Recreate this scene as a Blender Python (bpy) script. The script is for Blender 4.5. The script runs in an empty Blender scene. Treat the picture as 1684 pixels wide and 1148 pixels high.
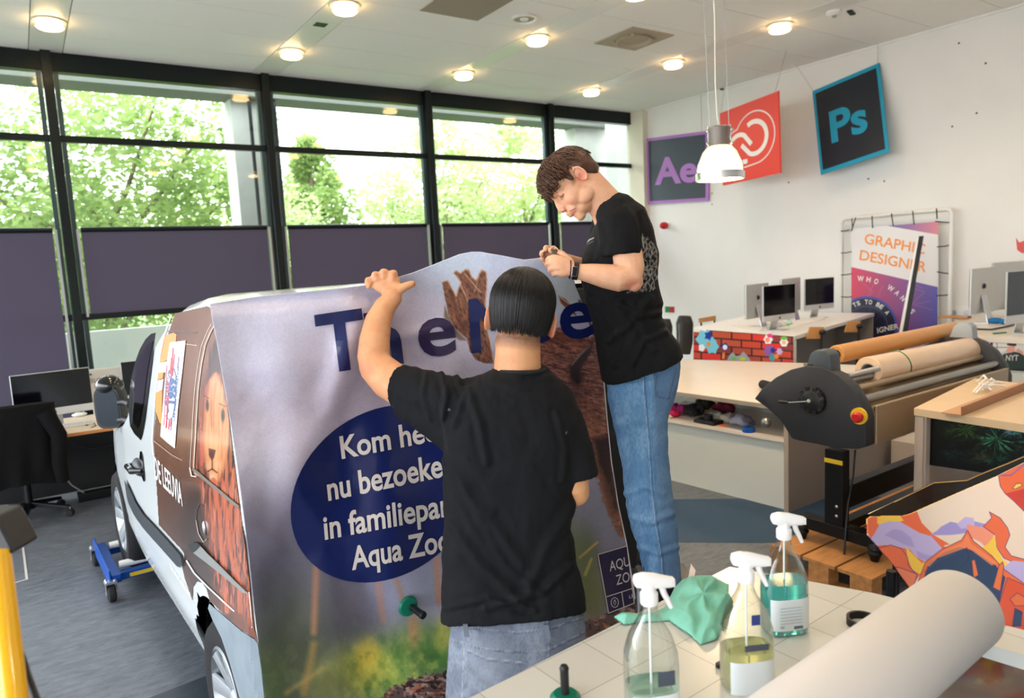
import bpy, bmesh, math, random
import numpy as np
from mathutils import Vector, Matrix, noise
random.seed(7)
scene = bpy.context.scene
COL = scene.collection

# ------------------------------------------------------------------ camera
CAM_H = 1.85
FPX = 1171.0
cd = bpy.data.cameras.new('camera'); cam = bpy.data.objects.new('camera', cd); COL.objects.link(cam)
RM = (Matrix.Rotation(math.radians(-34.32), 3, 'Z') @ Matrix.Rotation(math.radians(83.09), 3, 'X')
      @ Matrix.Rotation(math.radians(-2.86), 3, 'Z'))
cam.matrix_world = Matrix.Translation((0, 0, CAM_H)) @ RM.to_4x4()
cd.sensor_width = 36; cd.lens = FPX / 1684 * 36; cd.clip_start = .05; cd.clip_end = 300
cd.dof.use_dof = True; cd.dof.focus_distance = 2.5; cd.dof.aperture_fstop = 3.2
scene.camera = cam

# ------------------------------------------------------------------ world, lights, exposure
w = bpy.data.worlds.new('sky'); scene.world = w; w.use_nodes = True
bg = w.node_tree.nodes['Background']
bg.inputs[0].default_value = (0.90, 0.94, 1.0, 1); bg.inputs[1].default_value = 3.45
scene.view_settings.view_transform = 'Standard'
scene.view_settings.look = 'None'
scene.view_settings.gamma = 1
scene.view_settings.use_curve_mapping = False
scene.view_settings.exposure = 1.12

def area_light(name, loc, rot, sx, sy, power, color):
    l = bpy.data.lights.new(name, 'AREA'); l.shape = 'RECTANGLE'; l.size = sx; l.size_y = sy
    l.energy = power; l.color = color
    o = bpy.data.objects.new(name, l); COL.objects.link(o); o.location = loc; o.rotation_euler = rot
    return o

# ------------------------------------------------------------------ pixel ray helpers (photo frame 1684x1148)
CAMP = Vector((0, 0, CAM_H))
RN = np.array([[RM[i][j] for j in range(3)] for i in range(3)])
RIGHT = Vector(RM.col[0]); UPV = Vector(RM.col[1]); FWD = -Vector(RM.col[2])
def rays(px, py):
    px = np.asarray(px, float); py = np.asarray(py, float)
    v = np.stack([px - 842, -(py - 574), np.full_like(px, -FPX)], -1)
    return v @ RN.T
def W(px, py, d):
    """point seen at a pixel at perpendicular distance d (metres)"""
    r = rays(px, py) / FPX
    return CAMP + Vector(r) * d
def on_axis(px, py, ax, val):
    r = rays(px, py); t = (val - CAMP[ax]) / r[ax]
    return CAMP + Vector(r) * float(t)
def on_plane(px, py, p0, n):
    r = Vector(rays(px, py)); t = (Vector(p0) - CAMP).dot(n) / r.dot(n)
    return CAMP + r * t

def to_px(co):
    q = (co - np.array(CAMP)) @ RN
    return 842 + FPX * q[:, 0] / -q[:, 2], 574 - FPX * q[:, 1] / -q[:, 2]

def srgb(h):
    if isinstance(h, str):
        h = h.lstrip('#'); c = [int(h[i:i + 2], 16) / 255 for i in (0, 2, 4)]
    else: c = [x / 255 for x in h]
    return tuple((x / 12.92 if x <= .04045 else ((x + .055) / 1.055) ** 2.4) for x in c)
def npsrgb(a):
    a = np.clip(a, 0, 1)
    return np.where(a <= .04045, a / 12.92, ((a + .055) / 1.055) ** 2.4)

# ------------------------------------------------------------------ materials
MATS = {}
def mat(name, color=(200, 200, 200), rough=.6, metal=0, bump=0, bscale=40, vary=0, vscale=6, spec=.5, coat=0,
        emit=None, estr=0, alpha=1, trans=0, ior=1.45, stretch=None, sheen=0, sss=0):
    if name in MATS: return MATS[name]
    m = bpy.data.materials.new(name); m.use_nodes = True; nt = m.node_tree
    b = nt.nodes['Principled BSDF']; c = srgb(color)
    b.inputs['Base Color'].default_value = (*c, 1); b.inputs['Roughness'].default_value = rough
    b.inputs['Metallic'].default_value = metal; b.inputs['Specular IOR Level'].default_value = spec
    b.inputs['Coat Weight'].default_value = coat; b.inputs['Transmission Weight'].default_value = trans
    b.inputs['IOR'].default_value = ior; b.inputs['Alpha'].default_value = alpha
    b.inputs['Sheen Weight'].default_value = sheen
    if sss:
        b.inputs['Subsurface Weight'].default_value = sss
        b.inputs['Subsurface Radius'].default_value = (.02, .008, .004); b.inputs['Subsurface Scale'].default_value = .5
    if emit is not None:
        b.inputs['Emission Color'].default_value = (*srgb(emit), 1); b.inputs['Emission Strength'].default_value = estr
    if bump or vary:
        tc = nt.nodes.new('ShaderNodeTexCoord'); mp = nt.nodes.new('ShaderNodeMapping')
        nt.links.new(tc.outputs['Object'], mp.inputs[0])
        if stretch: mp.inputs['Scale'].default_value = stretch
    if vary:
        n = nt.nodes.new('ShaderNodeTexNoise'); n.inputs['Scale'].default_value = vscale; n.inputs['Detail'].default_value = 6
        nt.links.new(mp.outputs[0], n.inputs['Vector'])
        r = nt.nodes.new('ShaderNodeValToRGB'); r.color_ramp.elements[0].position = .3; r.color_ramp.elements[1].position = .7
        r.color_ramp.elements[0].color = (*[x * (1 - vary) for x in c], 1)
        r.color_ramp.elements[1].color = (*[min(1, x * (1 + vary)) for x in c], 1)
        nt.links.new(n.outputs['Fac'], r.inputs[0]); nt.links.new(r.outputs[0], b.inputs['Base Color'])
    if bump:
        n2 = nt.nodes.new('ShaderNodeTexNoise'); n2.inputs['Scale'].default_value = bscale; n2.inputs['Detail'].default_value = 4
        nt.links.new(mp.outputs[0], n2.inputs['Vector'])
        bp = nt.nodes.new('ShaderNodeBump'); bp.inputs['Strength'].default_value = bump; bp.inputs['Distance'].default_value = .01
        nt.links.new(n2.outputs['Fac'], bp.inputs['Height']); nt.links.new(bp.outputs[0], b.inputs['Normal'])
    MATS[name] = m; return m
def artmat(name, rough=.4, spec=.5, coat=0, bump=0):
    """material whose printed picture is stored in the mesh's colour attribute"""
    if name in MATS: return MATS[name]
    m = bpy.data.materials.new(name); m.use_nodes = True; nt = m.node_tree; b = nt.nodes['Principled BSDF']
    a = nt.nodes.new('ShaderNodeVertexColor'); a.layer_name = 'Col'
    nt.links.new(a.outputs[0], b.inputs['Base Color']); b.inputs['Roughness'].default_value = rough
    b.inputs['Specular IOR Level'].default_value = spec; b.inputs['Coat Weight'].default_value = coat
    b.inputs['Coat Roughness'].default_value = .08
    if bump:
        n2 = nt.nodes.new('ShaderNodeTexNoise'); n2.inputs['Scale'].default_value = 9; n2.inputs['Detail'].default_value = 3
        bp = nt.nodes.new('ShaderNodeBump'); bp.inputs['Strength'].default_value = bump; bp.inputs['Distance'].default_value = .02
        tc = nt.nodes.new('ShaderNodeTexCoord'); nt.links.new(tc.outputs['Object'], n2.inputs['Vector'])
        nt.links.new(n2.outputs['Fac'], bp.inputs['Height']); nt.links.new(bp.outputs[0], b.inputs['Normal'])
    MATS[name] = m; return m

# ------------------------------------------------------------------ objects
def settags(o, label=None, cat=None, group=None, kind=None):
    if label: o['label'] = label
    if cat: o['category'] = cat
    if group: o['group'] = group
    if kind: o['kind'] = kind
    return o
def thing(name, label, cat, loc=(0, 0, 0), group=None):
    o = bpy.data.objects.new(name, None); o.empty_display_size = .1; COL.objects.link(o); o.location = loc
    return settags(o, label, cat, group)
def wloc(o):
    v = Vector(o.location)
    if o.parent: v = v + wloc(o.parent)
    return v
def link(o, parent=None):
    COL.objects.link(o)
    if parent is not None:
        o.parent = parent; o.location = -wloc(parent)
    return o
def dup(root, off, label, group=None):
    off = Vector(off)
    r = root.copy(); COL.objects.link(r); r.location = Vector(root.location) + off; r['label'] = label
    if group: r['group'] = group
    def rec(src, dst):
        for ch in src.children:
            c = ch.copy(); COL.objects.link(c); c.parent = dst; rec(ch, c)
    rec(root, r); return r

def mesh_obj(name, verts, faces, m, parent=None, smooth=False, col=None):
    me = bpy.data.meshes.new(name)
    me.from_pydata([tuple(v) for v in verts], [], faces); me.update()
    if m: me.materials.append(m)
    if smooth: me.polygons.foreach_set('use_smooth', [True] * len(me.polygons))
    if col is not None:
        a = me.attributes.new('Col', 'FLOAT_COLOR', 'POINT')
        c = np.ones((len(me.vertices), 4), np.float32); c[:, :3] = col
        a.data.foreach_set('color', c.ravel())
    return link(bpy.data.objects.new(name, me), parent)

class MB:
    def __init__(s): s.v = []; s.f = []
    def add(s, vs, fs):
        o = len(s.v); s.v += [Vector(v) for v in vs]; s.f += [tuple(i + o for i in f) for f in fs]; return s
    def box(s, c, d, rot=None):
        x, y, z = d[0] / 2, d[1] / 2, d[2] / 2
        vs = [Vector(p) for p in ((-x, -y, -z), (x, -y, -z), (x, y, -z), (-x, y, -z), (-x, -y, z), (x, -y, z), (x, y, z), (-x, y, z))]
        if rot is not None: vs = [rot @ v for v in vs]
        return s.add([v + Vector(c) for v in vs], [(0, 3, 2, 1), (4, 5, 6, 7), (0, 1, 5, 4), (1, 2, 6, 5), (2, 3, 7, 6), (3, 0, 4, 7)])
    def bb(s, a, b): return s.box([(a[i] + b[i]) / 2 for i in range(3)], [abs(b[i] - a[i]) for i in range(3)])
    def tube(s, pts, radii, n=12, caps=True, flat=None):
        pts = [Vector(p) for p in pts]
        if not hasattr(radii, '__len__'): radii = [radii] * len(pts)
        o = len(s.v); prev = None
        for i, p in enumerate(pts):
            t = (pts[min(i + 1, len(pts) - 1)] - pts[max(i - 1, 0)]).normalized()
            if prev is None:
                a = Vector((0, 0, 1)) if abs(t.z) < .9 else Vector((1, 0, 0))
                prev = t.cross(a).normalized()
            prev = (prev - t * prev.dot(t)).normalized(); q = t.cross(prev)
            for k in range(n):
                an = 2 * math.pi * k / n; s.v.append(p + (prev * math.cos(an) + q * math.sin(an)) * radii[i])
        for i in range(len(pts) - 1):
            for k in range(n):
                k2 = (k + 1) % n; s.f.append((o + i * n + k, o + i * n + k2, o + (i + 1) * n + k2, o + (i + 1) * n + k))
        if caps:
            s.f.append(tuple(o + k for k in reversed(range(n)))); e = o + (len(pts) - 1) * n
            s.f.append(tuple(e + k for k in range(n)))
        return s
    def cyl(s, a, b, r, r2=None, n=24): return s.tube([a, b], [r, r if r2 is None else r2], n)
    def lathe(s, prof, o, ax=(0, 0, 1), n=32, close=False):
        """prof: (radius, height along ax)"""
        ax = Vector(ax).normalized(); a = Vector((0, 0, 1)) if abs(ax.z) < .9 else Vector((1, 0, 0))
        u = ax.cross(a).normalized(); v = ax.cross(u); st = len(s.v)
        for r, h in prof:
            for k in range(n):
                an = 2 * math.pi * k / n
                s.v.append(Vector(o) + ax * h + (u * math.cos(an) + v * math.sin(an)) * r)
        for i in range(len(prof) - 1):
            for k in range(n):
                k2 = (k + 1) % n; s.f.append((st + i * n + k, st + i * n + k2, st + (i + 1) * n + k2, st + (i + 1) * n + k))
        if close:
            for i in range(1): pass
        return s
    def ell(s, c, r, rot=None, n=16, m=10):
        o = len(s.v); c = Vector(c)
        if not hasattr(r, '__len__'): r = (r, r, r)
        for i in range(m + 1):
            th = math.pi * i / m
            for k in range(n):
                ph = 2 * math.pi * k / n
                v = Vector((r[0] * math.sin(th) * math.cos(ph), r[1] * math.sin(th) * math.sin(ph), r[2] * math.cos(th)))
                if rot is not None: v = rot @ v
                s.v.append(c + v)
        for i in range(m):
            for k in range(n):
                k2 = (k + 1) % n; s.f.append((o + i * n + k, o + (i + 1) * n + k, o + (i + 1) * n + k2, o + i * n + k2))
        return s
    def prism(s, pts, off):
        """closed 3D polygon extruded by vector off"""
        n = len(pts); off = Vector(off); vs = [Vector(p) for p in pts] + [Vector(p) + off for p in pts]
        fs = [tuple(range(n)), tuple(reversed(range(n, 2 * n)))] + [(i, i + n, (i + 1) % n + n, (i + 1) % n) for i in range(n)]
        return s.add(vs, fs)
    def loft(s, rings, cap=True, closed=True):
        n = len(rings[0]); o = len(s.v)
        for r in rings: s.v += [Vector(p) for p in r]
        for i in range(len(rings) - 1):
            for k in range(n if closed else n - 1):
                k2 = (k + 1) % n; s.f.append((o + i * n + k, o + i * n + k2, o + (i + 1) * n + k2, o + (i + 1) * n + k))
        if cap:
            s.f.append(tuple(o + k for k in reversed(range(n)))); e = o + (len(rings) - 1) * n; s.f.append(tuple(e + k for k in range(n)))
        return s
    def build(s, name, m, parent=None, smooth=False, bevel=0, seg=2, fix=True, weld=0):
        me = bpy.data.meshes.new(name); me.from_pydata([tuple(v) for v in s.v], [], s.f); me.update()
        if fix:
            bm = bmesh.new(); bm.from_mesh(me)
            bmesh.ops.remove_doubles(bm, verts=bm.verts, dist=1e-5)
            bmesh.ops.recalc_face_normals(bm, faces=bm.faces)
            if bevel:
                es = [e for e in bm.edges if len(e.link_faces) == 2 and e.calc_face_angle(0) > .6]
                bmesh.ops.bevel(bm, geom=es, offset=bevel, segments=seg, affect='EDGES', profile=.5, clamp_overlap=True)
            bm.to_mesh(me); bm.free()
        if m: me.materials.append(m)
        if smooth:
            me.polygons.foreach_set('use_smooth', [True] * len(me.polygons))
            if smooth != 'all' and hasattr(me, 'set_sharp_from_angle'): me.set_sharp_from_angle(angle=math.radians(40))
        return link(bpy.data.objects.new(name, me), parent)
    def remeshed(s, name, m, parent=None, voxel=.006, smooth=4, disp=None, factor=.5, paint=None):
        """fuse everything added into one continuous surface"""
        me = bpy.data.meshes.new(name); me.from_pydata([tuple(v) for v in s.v], [], s.f); me.update()
        bm = bmesh.new(); bm.from_mesh(me); bmesh.ops.remove_doubles(bm, verts=bm.verts, dist=1e-6)
        bmesh.ops.recalc_face_normals(bm, faces=bm.faces); bm.to_mesh(me); bm.free()
        o = bpy.data.objects.new(name, me); COL.objects.link(o)
        r = o.modifiers.new('r', 'REMESH'); r.mode = 'VOXEL'; r.voxel_size = voxel; r.use_smooth_shade = True
        if smooth:
            sm = o.modifiers.new('s', 'SMOOTH'); sm.factor = factor; sm.iterations = smooth
        dg = bpy.context.evaluated_depsgraph_get(); dg.update()
        me2 = bpy.data.meshes.new_from_object(o.evaluated_get(dg)); me2.name = name
        bpy.data.objects.remove(o); bpy.data.meshes.remove(me)
        if disp:
            n = len(me2.vertices); co = np.empty(n * 3); me2.vertices.foreach_get('co', co); co = co.reshape(-1, 3)
            no = np.empty(n * 3); me2.vertex_normals.foreach_get('vector', no); no = no.reshape(-1, 3)
            co = co + no * disp(co)[:, None]; me2.vertices.foreach_set('co', co.ravel()); me2.update()
        if paint:
            n = len(me2.vertices); co = np.empty(n * 3); me2.vertices.foreach_get('co', co); px, py = to_px(co.reshape(-1, 3))
            a = me2.attributes.new('Col', 'FLOAT_COLOR', 'POINT'); cc = np.ones((n, 4), np.float32); cc[:, :3] = npsrgb(paint(px, py, co.reshape(-1, 3)))
            a.data.foreach_set('color', cc.ravel())
        me2.materials.clear()
        if m: me2.materials.append(m)
        me2.polygons.foreach_set('use_smooth', [True] * len(me2.polygons))
        return link(bpy.data.objects.new(name, me2), parent)

def struct(o, label=None):
    o['kind'] = 'structure'
    if label: o['label'] = label
    return o

# ------------------------------------------------------------------ text and flat shapes laid on surfaces
def text2d(s, bold=0.0, res=4):
    cu = bpy.data.curves.new('t', 'FONT'); cu.body = s; cu.size = 1; cu.resolution_u = res
    if bold: cu.bevel_depth = bold; cu.bevel_resolution = 0
    o = bpy.data.objects.new('t', cu); COL.objects.link(o)
    dg = bpy.context.evaluated_depsgraph_get(); dg.update()
    me = bpy.data.meshes.new_from_object(o.evaluated_get(dg))
    fs = [tuple(p.vertices) for p in me.polygons if not bold or p.center.z > 1e-4]
    used = sorted({i for f in fs for i in f}); mp = {i: k for k, i in enumerate(used)}
    vs = [(me.vertices[i].co.x, me.vertices[i].co.y) for i in used]; fs = [tuple(mp[i] for i in f) for f in fs]
    bpy.data.objects.remove(o); bpy.data.curves.remove(cu); bpy.data.meshes.remove(me)
    return vs, fs
CAPH = {}
def fit_text(s, P0, P1, up, bold=.0, capref='H'):
    """text whose ink runs from P0 to P1 along the baseline; up = vector of one capital's height"""
    vs, fs = text2d(s, bold)
    if 'H' not in CAPH:
        h, _ = text2d('H'); CAPH['H'] = max(y for x, y in h)
    ch = CAPH['H']; x0 = min(x for x, y in vs); x1 = max(x for x, y in vs)
    P0 = Vector(P0); P1 = Vector(P1); up = Vector(up)
    return [P0 + (P1 - P0) * ((x - x0) / (x1 - x0)) + up * (y / ch) for x, y in vs], fs
def gridcut(vs, fs, step):
    """cut flat 2D faces along a grid so they can follow a curved surface"""
    bm = bmesh.new(); bv = [bm.verts.new((v[0], v[1], 0)) for v in vs]
    for f in fs:
        try: bm.faces.new([bv[i] for i in f])
        except ValueError: pass
    bmesh.ops.remove_doubles(bm, verts=bm.verts, dist=1e-6)
    xs = [v[0] for v in vs]; ys = [v[1] for v in vs]
    for ax, lo, hi in ((0, min(xs), max(xs)), (1, min(ys), max(ys))):
        k = math.ceil(lo / step)
        while k * step < hi:
            co = (k * step, 0, 0) if ax == 0 else (0, k * step, 0); no = (1, 0, 0) if ax == 0 else (0, 1, 0)
            bmesh.ops.bisect_plane(bm, geom=list(bm.verts) + list(bm.edges) + list(bm.faces), plane_co=co, plane_no=no, dist=1e-6)
            k += 1
    bm.verts.ensure_lookup_table(); bm.verts.index_update()
    V = [(v.co.x, v.co.y) for v in bm.verts]; Fs = [tuple(v.index for v in f.verts) for f in bm.faces]
    bm.free(); return V, Fs
def laid(name, shapes, fn, m, parent=None, step=None):
    """shapes: list of (verts2d, faces); fn maps 2D to a 3D point"""
    V = []; Fs = []
    for vs, fs in shapes:
        if step: vs, fs = gridcut(vs, fs, step)
        o = len(V); V += list(vs); Fs += [tuple(i + o for i in f) for f in fs]
    return mesh_obj(name, [fn(v[0], v[1]) for v in V], Fs, m, parent)
def poly(pts): return ([tuple(p) for p in pts], [tuple(range(len(pts)))])
def ellipse2(cx, cy, rx, ry, n=64, shear=0):
    return poly([(cx + rx * math.cos(2 * math.pi * k / n), cy + ry * math.sin(2 * math.pi * k / n) + shear * rx * math.cos(2 * math.pi * k / n)) for k in range(n)])
def stroke2(pts, wd):
    """flat ribbon along a polyline"""
    vs = []; fs = []; n = len(pts)
    for i, p in enumerate(pts):
        a = Vector(pts[max(i - 1, 0)]); b = Vector(pts[min(i + 1, n - 1)]); t = (b - a).normalized(); q = Vector((-t.y, t.x)) * wd / 2
        vs += [tuple(Vector(p) + q), tuple(Vector(p) - q)]
    for i in range(n - 1): fs.append((2 * i, 2 * i + 1, 2 * i + 3, 2 * i + 2))
    return vs, fs

# ------------------------------------------------------------------ numpy painter for printed pictures
def vnoise(x, y, seed=0):
    xi = np.floor(x).astype(np.int64); yi = np.floor(y).astype(np.int64); xf = x - xi; yf = y - yi
    def h(a, b):
        n = (a * 374761393 + b * 668265263 + seed * 974634777) & 0x7fffffff
        n = ((n ^ (n >> 13)) * 1274126177) & 0x7fffffff
        return ((n ^ (n >> 16)) & 0xffff) / 65535.0
    u = xf * xf * (3 - 2 * xf); v = yf * yf * (3 - 2 * yf)
    return (h(xi, yi) * (1 - u) + h(xi + 1, yi) * u) * (1 - v) + (h(xi, yi + 1) * (1 - u) + h(xi + 1, yi + 1) * u) * v
def fbm(x, y, seed=0, o=4):
    t = 0; a = .5; s = 0
    for i in range(o): t = t + a * vnoise(x * 2 ** i, y * 2 ** i, seed + i); s += a; a *= .5
    return t / s
def inpoly(x, y, P):
    r = np.zeros(x.shape, bool); n = len(P); j = n - 1
    for i in range(n):
        xi, yi = P[i]; xj, yj = P[j]
        c = ((yi > y) != (yj > y)) & (x < (xj - xi) * (y - yi) / ((yj - yi) or 1e-9) + xi); r ^= c; j = i
    return r
def segdist(x, y, P, closed=True):
    d = np.full(x.shape, 1e9); n = len(P)
    for i in range(n if closed else n - 1):
        ax, ay = P[i]; bx, by = P[(i + 1) % n]; dx, dy = bx - ax, by - ay; L = dx * dx + dy * dy or 1e-9
        t = np.clip(((x - ax) * dx + (y - ay) * dy) / L, 0, 1); d = np.minimum(d, np.hypot(x - ax - t * dx, y - ay - t * dy))
    return d
class Art:
    def __init__(s, x, y, base): s.x = x; s.y = y; s.c = np.zeros(x.shape + (3,)) + np.array(base) / 255.
    def mix(s, a, col):
        a = np.clip(a, 0, 1)[..., None]; col = np.asarray(col, float) / 255. if not isinstance(col, np.ndarray) else col
        s.c = s.c * (1 - a) + col * a
    def blob(s, cx, cy, rx, ry, col, a=1, p=1.5, ang=0):
        dx = s.x - cx; dy = s.y - cy; c, n = math.cos(ang), math.sin(ang)
        r = ((dx * c + dy * n) / rx) ** 2 + ((-dx * n + dy * c) / ry) ** 2
        s.mix(a * np.exp(-r ** p), col)
    def poly(s, P, col, soft=1, a=1, wob=0, seed=3):
        d = segdist(s.x, s.y, P); sd = np.where(inpoly(s.x, s.y, P), d, -d)
        if wob: sd = sd + (fbm(s.x / 5, s.y / 5, seed) - .5) * wob
        m = np.clip(sd / soft + .5, 0, 1) * a; s.mix(m, col); return m
    def line(s, P, wd, col, a=1, soft=1): s.mix(a * np.clip((wd / 2 - segdist(s.x, s.y, P, False)) / soft + .5, 0, 1), col)
    def grain(s, amt, sx=3, sy=3, seed=1, mask=None):
        n = (fbm(s.x / sx, s.y / sy, seed) - .5) * 2 * amt
        if mask is not None: n = n * mask
        s.c = np.clip(s.c * (1 + n[..., None]), 0, 1)
def quadgrid(c00, c10, c11, c01, nu, nv):
    u = np.linspace(0, 1, nu)[None, :]; v = np.linspace(0, 1, nv)[:, None]
    f = lambda k: c00[k] * (1 - u) * (1 - v) + c10[k] * u * (1 - v) + c11[k] * u * v + c01[k] * (1 - u) * v
    return f(0), f(1)
def art_obj(name, X, Y, fn, paint, m, parent=None, mask=None, smooth=True):
    """grid of 2D picture coordinates X,Y, mapped by vectorised fn to 3D, coloured by paint(X,Y)"""
    nv, nu = X.shape; P = fn(X, Y).reshape(-1, 3); c = npsrgb(paint(X, Y)).reshape(-1, 3)
    idx = np.arange(nu * nv).reshape(nv, nu)
    q = np.stack([idx[:-1, :-1], idx[:-1, 1:], idx[1:, 1:], idx[1:, :-1]], -1).reshape(-1, 4)
    if mask is not None:
        mk = mask(X, Y).ravel(); q = q[mk[q].all(1)]
        used = np.unique(q); rm = np.full(nu * nv, -1); rm[used] = np.arange(len(used)); q = rm[q]; P = P[used]; c = c[used]
    me = bpy.data.meshes.new(name); me.vertices.add(len(P)); me.vertices.foreach_set('co', P.astype(np.float32).ravel())
    me.loops.add(len(q) * 4); me.loops.foreach_set('vertex_index', q.astype(np.int32).ravel())
    me.polygons.add(len(q)); me.polygons.foreach_set('loop_start', np.arange(0, len(q) * 4, 4, dtype=np.int32))
    me.update(calc_edges=True)
    a = me.attributes.new('Col', 'FLOAT_COLOR', 'POINT'); cc = np.ones((len(P), 4), np.float32); cc[:, :3] = c
    a.data.foreach_set('color', cc.ravel()); me.materials.append(m)
    if smooth: me.polygons.foreach_set('use_smooth', [True] * len(me.polygons))
    me.validate()
    return link(bpy.data.objects.new(name, me), parent)
def axis_map(ax, val):
    def f(X, Y):
        r = rays(X, Y); t = (val - CAMP[ax]) / r[..., ax]
        return np.array(CAMP) + r * t[..., None]
    return f
def plane_map(p0, n):
    n = np.array(n, float); p0 = np.array(p0, float)
    def f(X, Y):
        r = rays(X, Y); t = ((p0 - np.array(CAMP)) @ n) / (r @ n)
        return np.array(CAMP) + r * t[..., None]
    return f
def one(fn, off=(0, 0, 0)):
    off = Vector(off)
    return lambda x, y: Vector(fn(np.array(x, float), np.array(y, float))) + off

# common materials
M_black = mat('black_plastic', (22, 22, 24), .45)
M_blackm = mat('black_metal', (14, 15, 17), .4, .3)
M_white = mat('white_plastic', (238, 238, 236), .35)
M_alu = mat('aluminium', (190, 192, 195), .32, .9)
M_chrome = mat('chrome', (225, 225, 225), .1, 1)
M_rubber = mat('rubber', (20, 20, 22), .8, bump=.2, bscale=80)
M_lam = mat('white_laminate', (222, 210, 196), .3, vary=.03, vscale=3)
M_lamw = mat('grey_white_panel', (205, 208, 202), .5)
M_edge = mat('board_edge', (150, 138, 125), .6)
# ================================================================== THE SETTING
YW, XR, ZC = 9.1, 9.02, 4.285
X0, Y0 = -4.6, -4.5
STRIPS = [-1.74, .5, 2.75, 4.96, 7.15]
# --- floor: mottled linoleum
def lino(name, a, b, rough=.42):
    m = bpy.data.materials.new(name); m.use_nodes = True; nt = m.node_tree; p = nt.nodes['Principled BSDF']
    tc = nt.nodes.new('ShaderNodeTexCoord'); mp = nt.nodes.new('ShaderNodeMapping'); mp.inputs['Scale'].default_value = (2.2, 6.5, 1)
    mp.inputs['Rotation'].default_value = (0, 0, .5)
    nt.links.new(tc.outputs['Object'], mp.inputs[0])
    n = nt.nodes.new('ShaderNodeTexNoise'); n.inputs['Scale'].default_value = 4; n.inputs['Detail'].default_value = 12
    n.inputs['Roughness'].default_value = .75; n.inputs['Distortion'].default_value = .6
    nt.links.new(mp.outputs[0], n.inputs['Vector'])
    r = nt.nodes.new('ShaderNodeValToRGB'); r.color_ramp.elements[0].position = .35; r.color_ramp.elements[1].position = .68
    r.color_ramp.elements[0].color = (*srgb(a), 1); r.color_ramp.elements[1].color = (*srgb(b), 1)
    nt.links.new(n.outputs['Fac'], r.inputs[0]); nt.links.new(r.outputs[0], p.inputs['Base Color'])
    p.inputs['Roughness'].default_value = rough
    r2 = nt.nodes.new('ShaderNodeMapRange'); r2.inputs[3].default_value = rough - .08; r2.inputs[4].default_value = rough + .18
    nt.links.new(n.outputs['Fac'], r2.inputs[0]); nt.links.new(r2.outputs[0], p.inputs['Roughness'])
    return m
M_floor = lino('grey_linoleum', (78, 82, 90), (118, 125, 134)); M_floor_b = lino('blue_linoleum', (24, 52, 80), (40, 72, 102))
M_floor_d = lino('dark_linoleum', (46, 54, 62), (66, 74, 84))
struct(MB().bb((X0, Y0, -.1), (XR, YW + .1, 0)).build('floor', M_floor))
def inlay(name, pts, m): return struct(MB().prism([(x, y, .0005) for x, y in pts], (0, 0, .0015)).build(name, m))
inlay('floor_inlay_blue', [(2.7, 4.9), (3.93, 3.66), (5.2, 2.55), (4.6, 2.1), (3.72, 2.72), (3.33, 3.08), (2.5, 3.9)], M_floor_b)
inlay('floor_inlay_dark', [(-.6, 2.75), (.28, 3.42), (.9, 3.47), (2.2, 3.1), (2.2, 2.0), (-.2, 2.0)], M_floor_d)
# thin taped corner on the floor at the left
tp = [on_axis(px, py, 2, .0) for px, py in ((36, 900), (42, 953), (8, 963))]
MBt = MB(); MBt.prism([(p.x, p.y, .001) for p in (tp[0], tp[0] + Vector((.012, 0, 0)), tp[1] + Vector((.014, -.01, 0)), tp[2] + Vector((0, -.014, 0)), tp[2], tp[1])], (0, 0, .001))
tape = MBt.build('floor_tape', mat('floor_tape', (200, 200, 195), .6)); settags(tape, 'thin pale tape corner stuck on the grey floor behind the yellow pole', 'tape')

# --- walls
M_wall = mat('wall_paint', (232, 230, 226), .75, bump=.08, bscale=60, vary=.02, vscale=2)
struct(MB().bb((XR, Y0, 0), (XR + .2, YW + .78, ZC + .3)).build('wall_right', M_wall))
struct(MB().bb((X0, Y0 - .2, 0), (XR + .2, Y0, ZC + .1)).build('wall_back', M_wall))
struct(MB().bb((X0 - .2, Y0 - .2, 3.5), (X0, YW + .1, ZC + .1)).build('wall_left_light_block', M_wall))  # unseen strip above the open side, added to block high light from the left
M_frame = mat('window_frame_dark', (20, 28, 30), .3, .4)
M_framel = mat('window_frame_reflection', (70, 86, 92), .3, .5)  # grey-blue reflection on the mullions' inner sides, put into the base colour
# ceiling: tiles with open joints below a backing board, separated by lighter metal strips
M_ceil = mat('ceiling_tile', (244, 241, 236), .85, bump=.05, bscale=150)
M_strip = mat('ceiling_strip', (232, 230, 224), .35, spec=.5)
M_gap = mat('ceiling_joint', (150, 140, 128), .9)
struct(MB().bb((X0, Y0, ZC + .012), (XR, YW + .1, ZC + .08)).build('ceiling', M_gap))
tb = MB(); xs = [X0 + .1] + [s for s in STRIPS] + [XR + .15]
for i in range(len(xs) - 1):
    a = xs[i] + (.15 if i else 0); b = xs[i + 1] - .15
    y = 6.32 - .7 * 16
    while y < YW:
        y1 = min(y + .7, YW + .1)
        if y1 > Y0: tb.bb((a + .004, max(y, Y0) + .004, ZC), (b - .004, y1 - .004, ZC + .014))
        y += .7
struct(tb.build('ceiling_tiles', M_ceil))
sb = MB()
for s in STRIPS: sb.bb((s - .146, Y0, ZC - .004), (s + .146, YW, ZC + .013))
struct(sb.build('ceiling_strips', M_strip))
struct(MB().bb((XR - .03, Y0, ZC - .02), (XR, YW, ZC)).build('trim_1', M_white))
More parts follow.
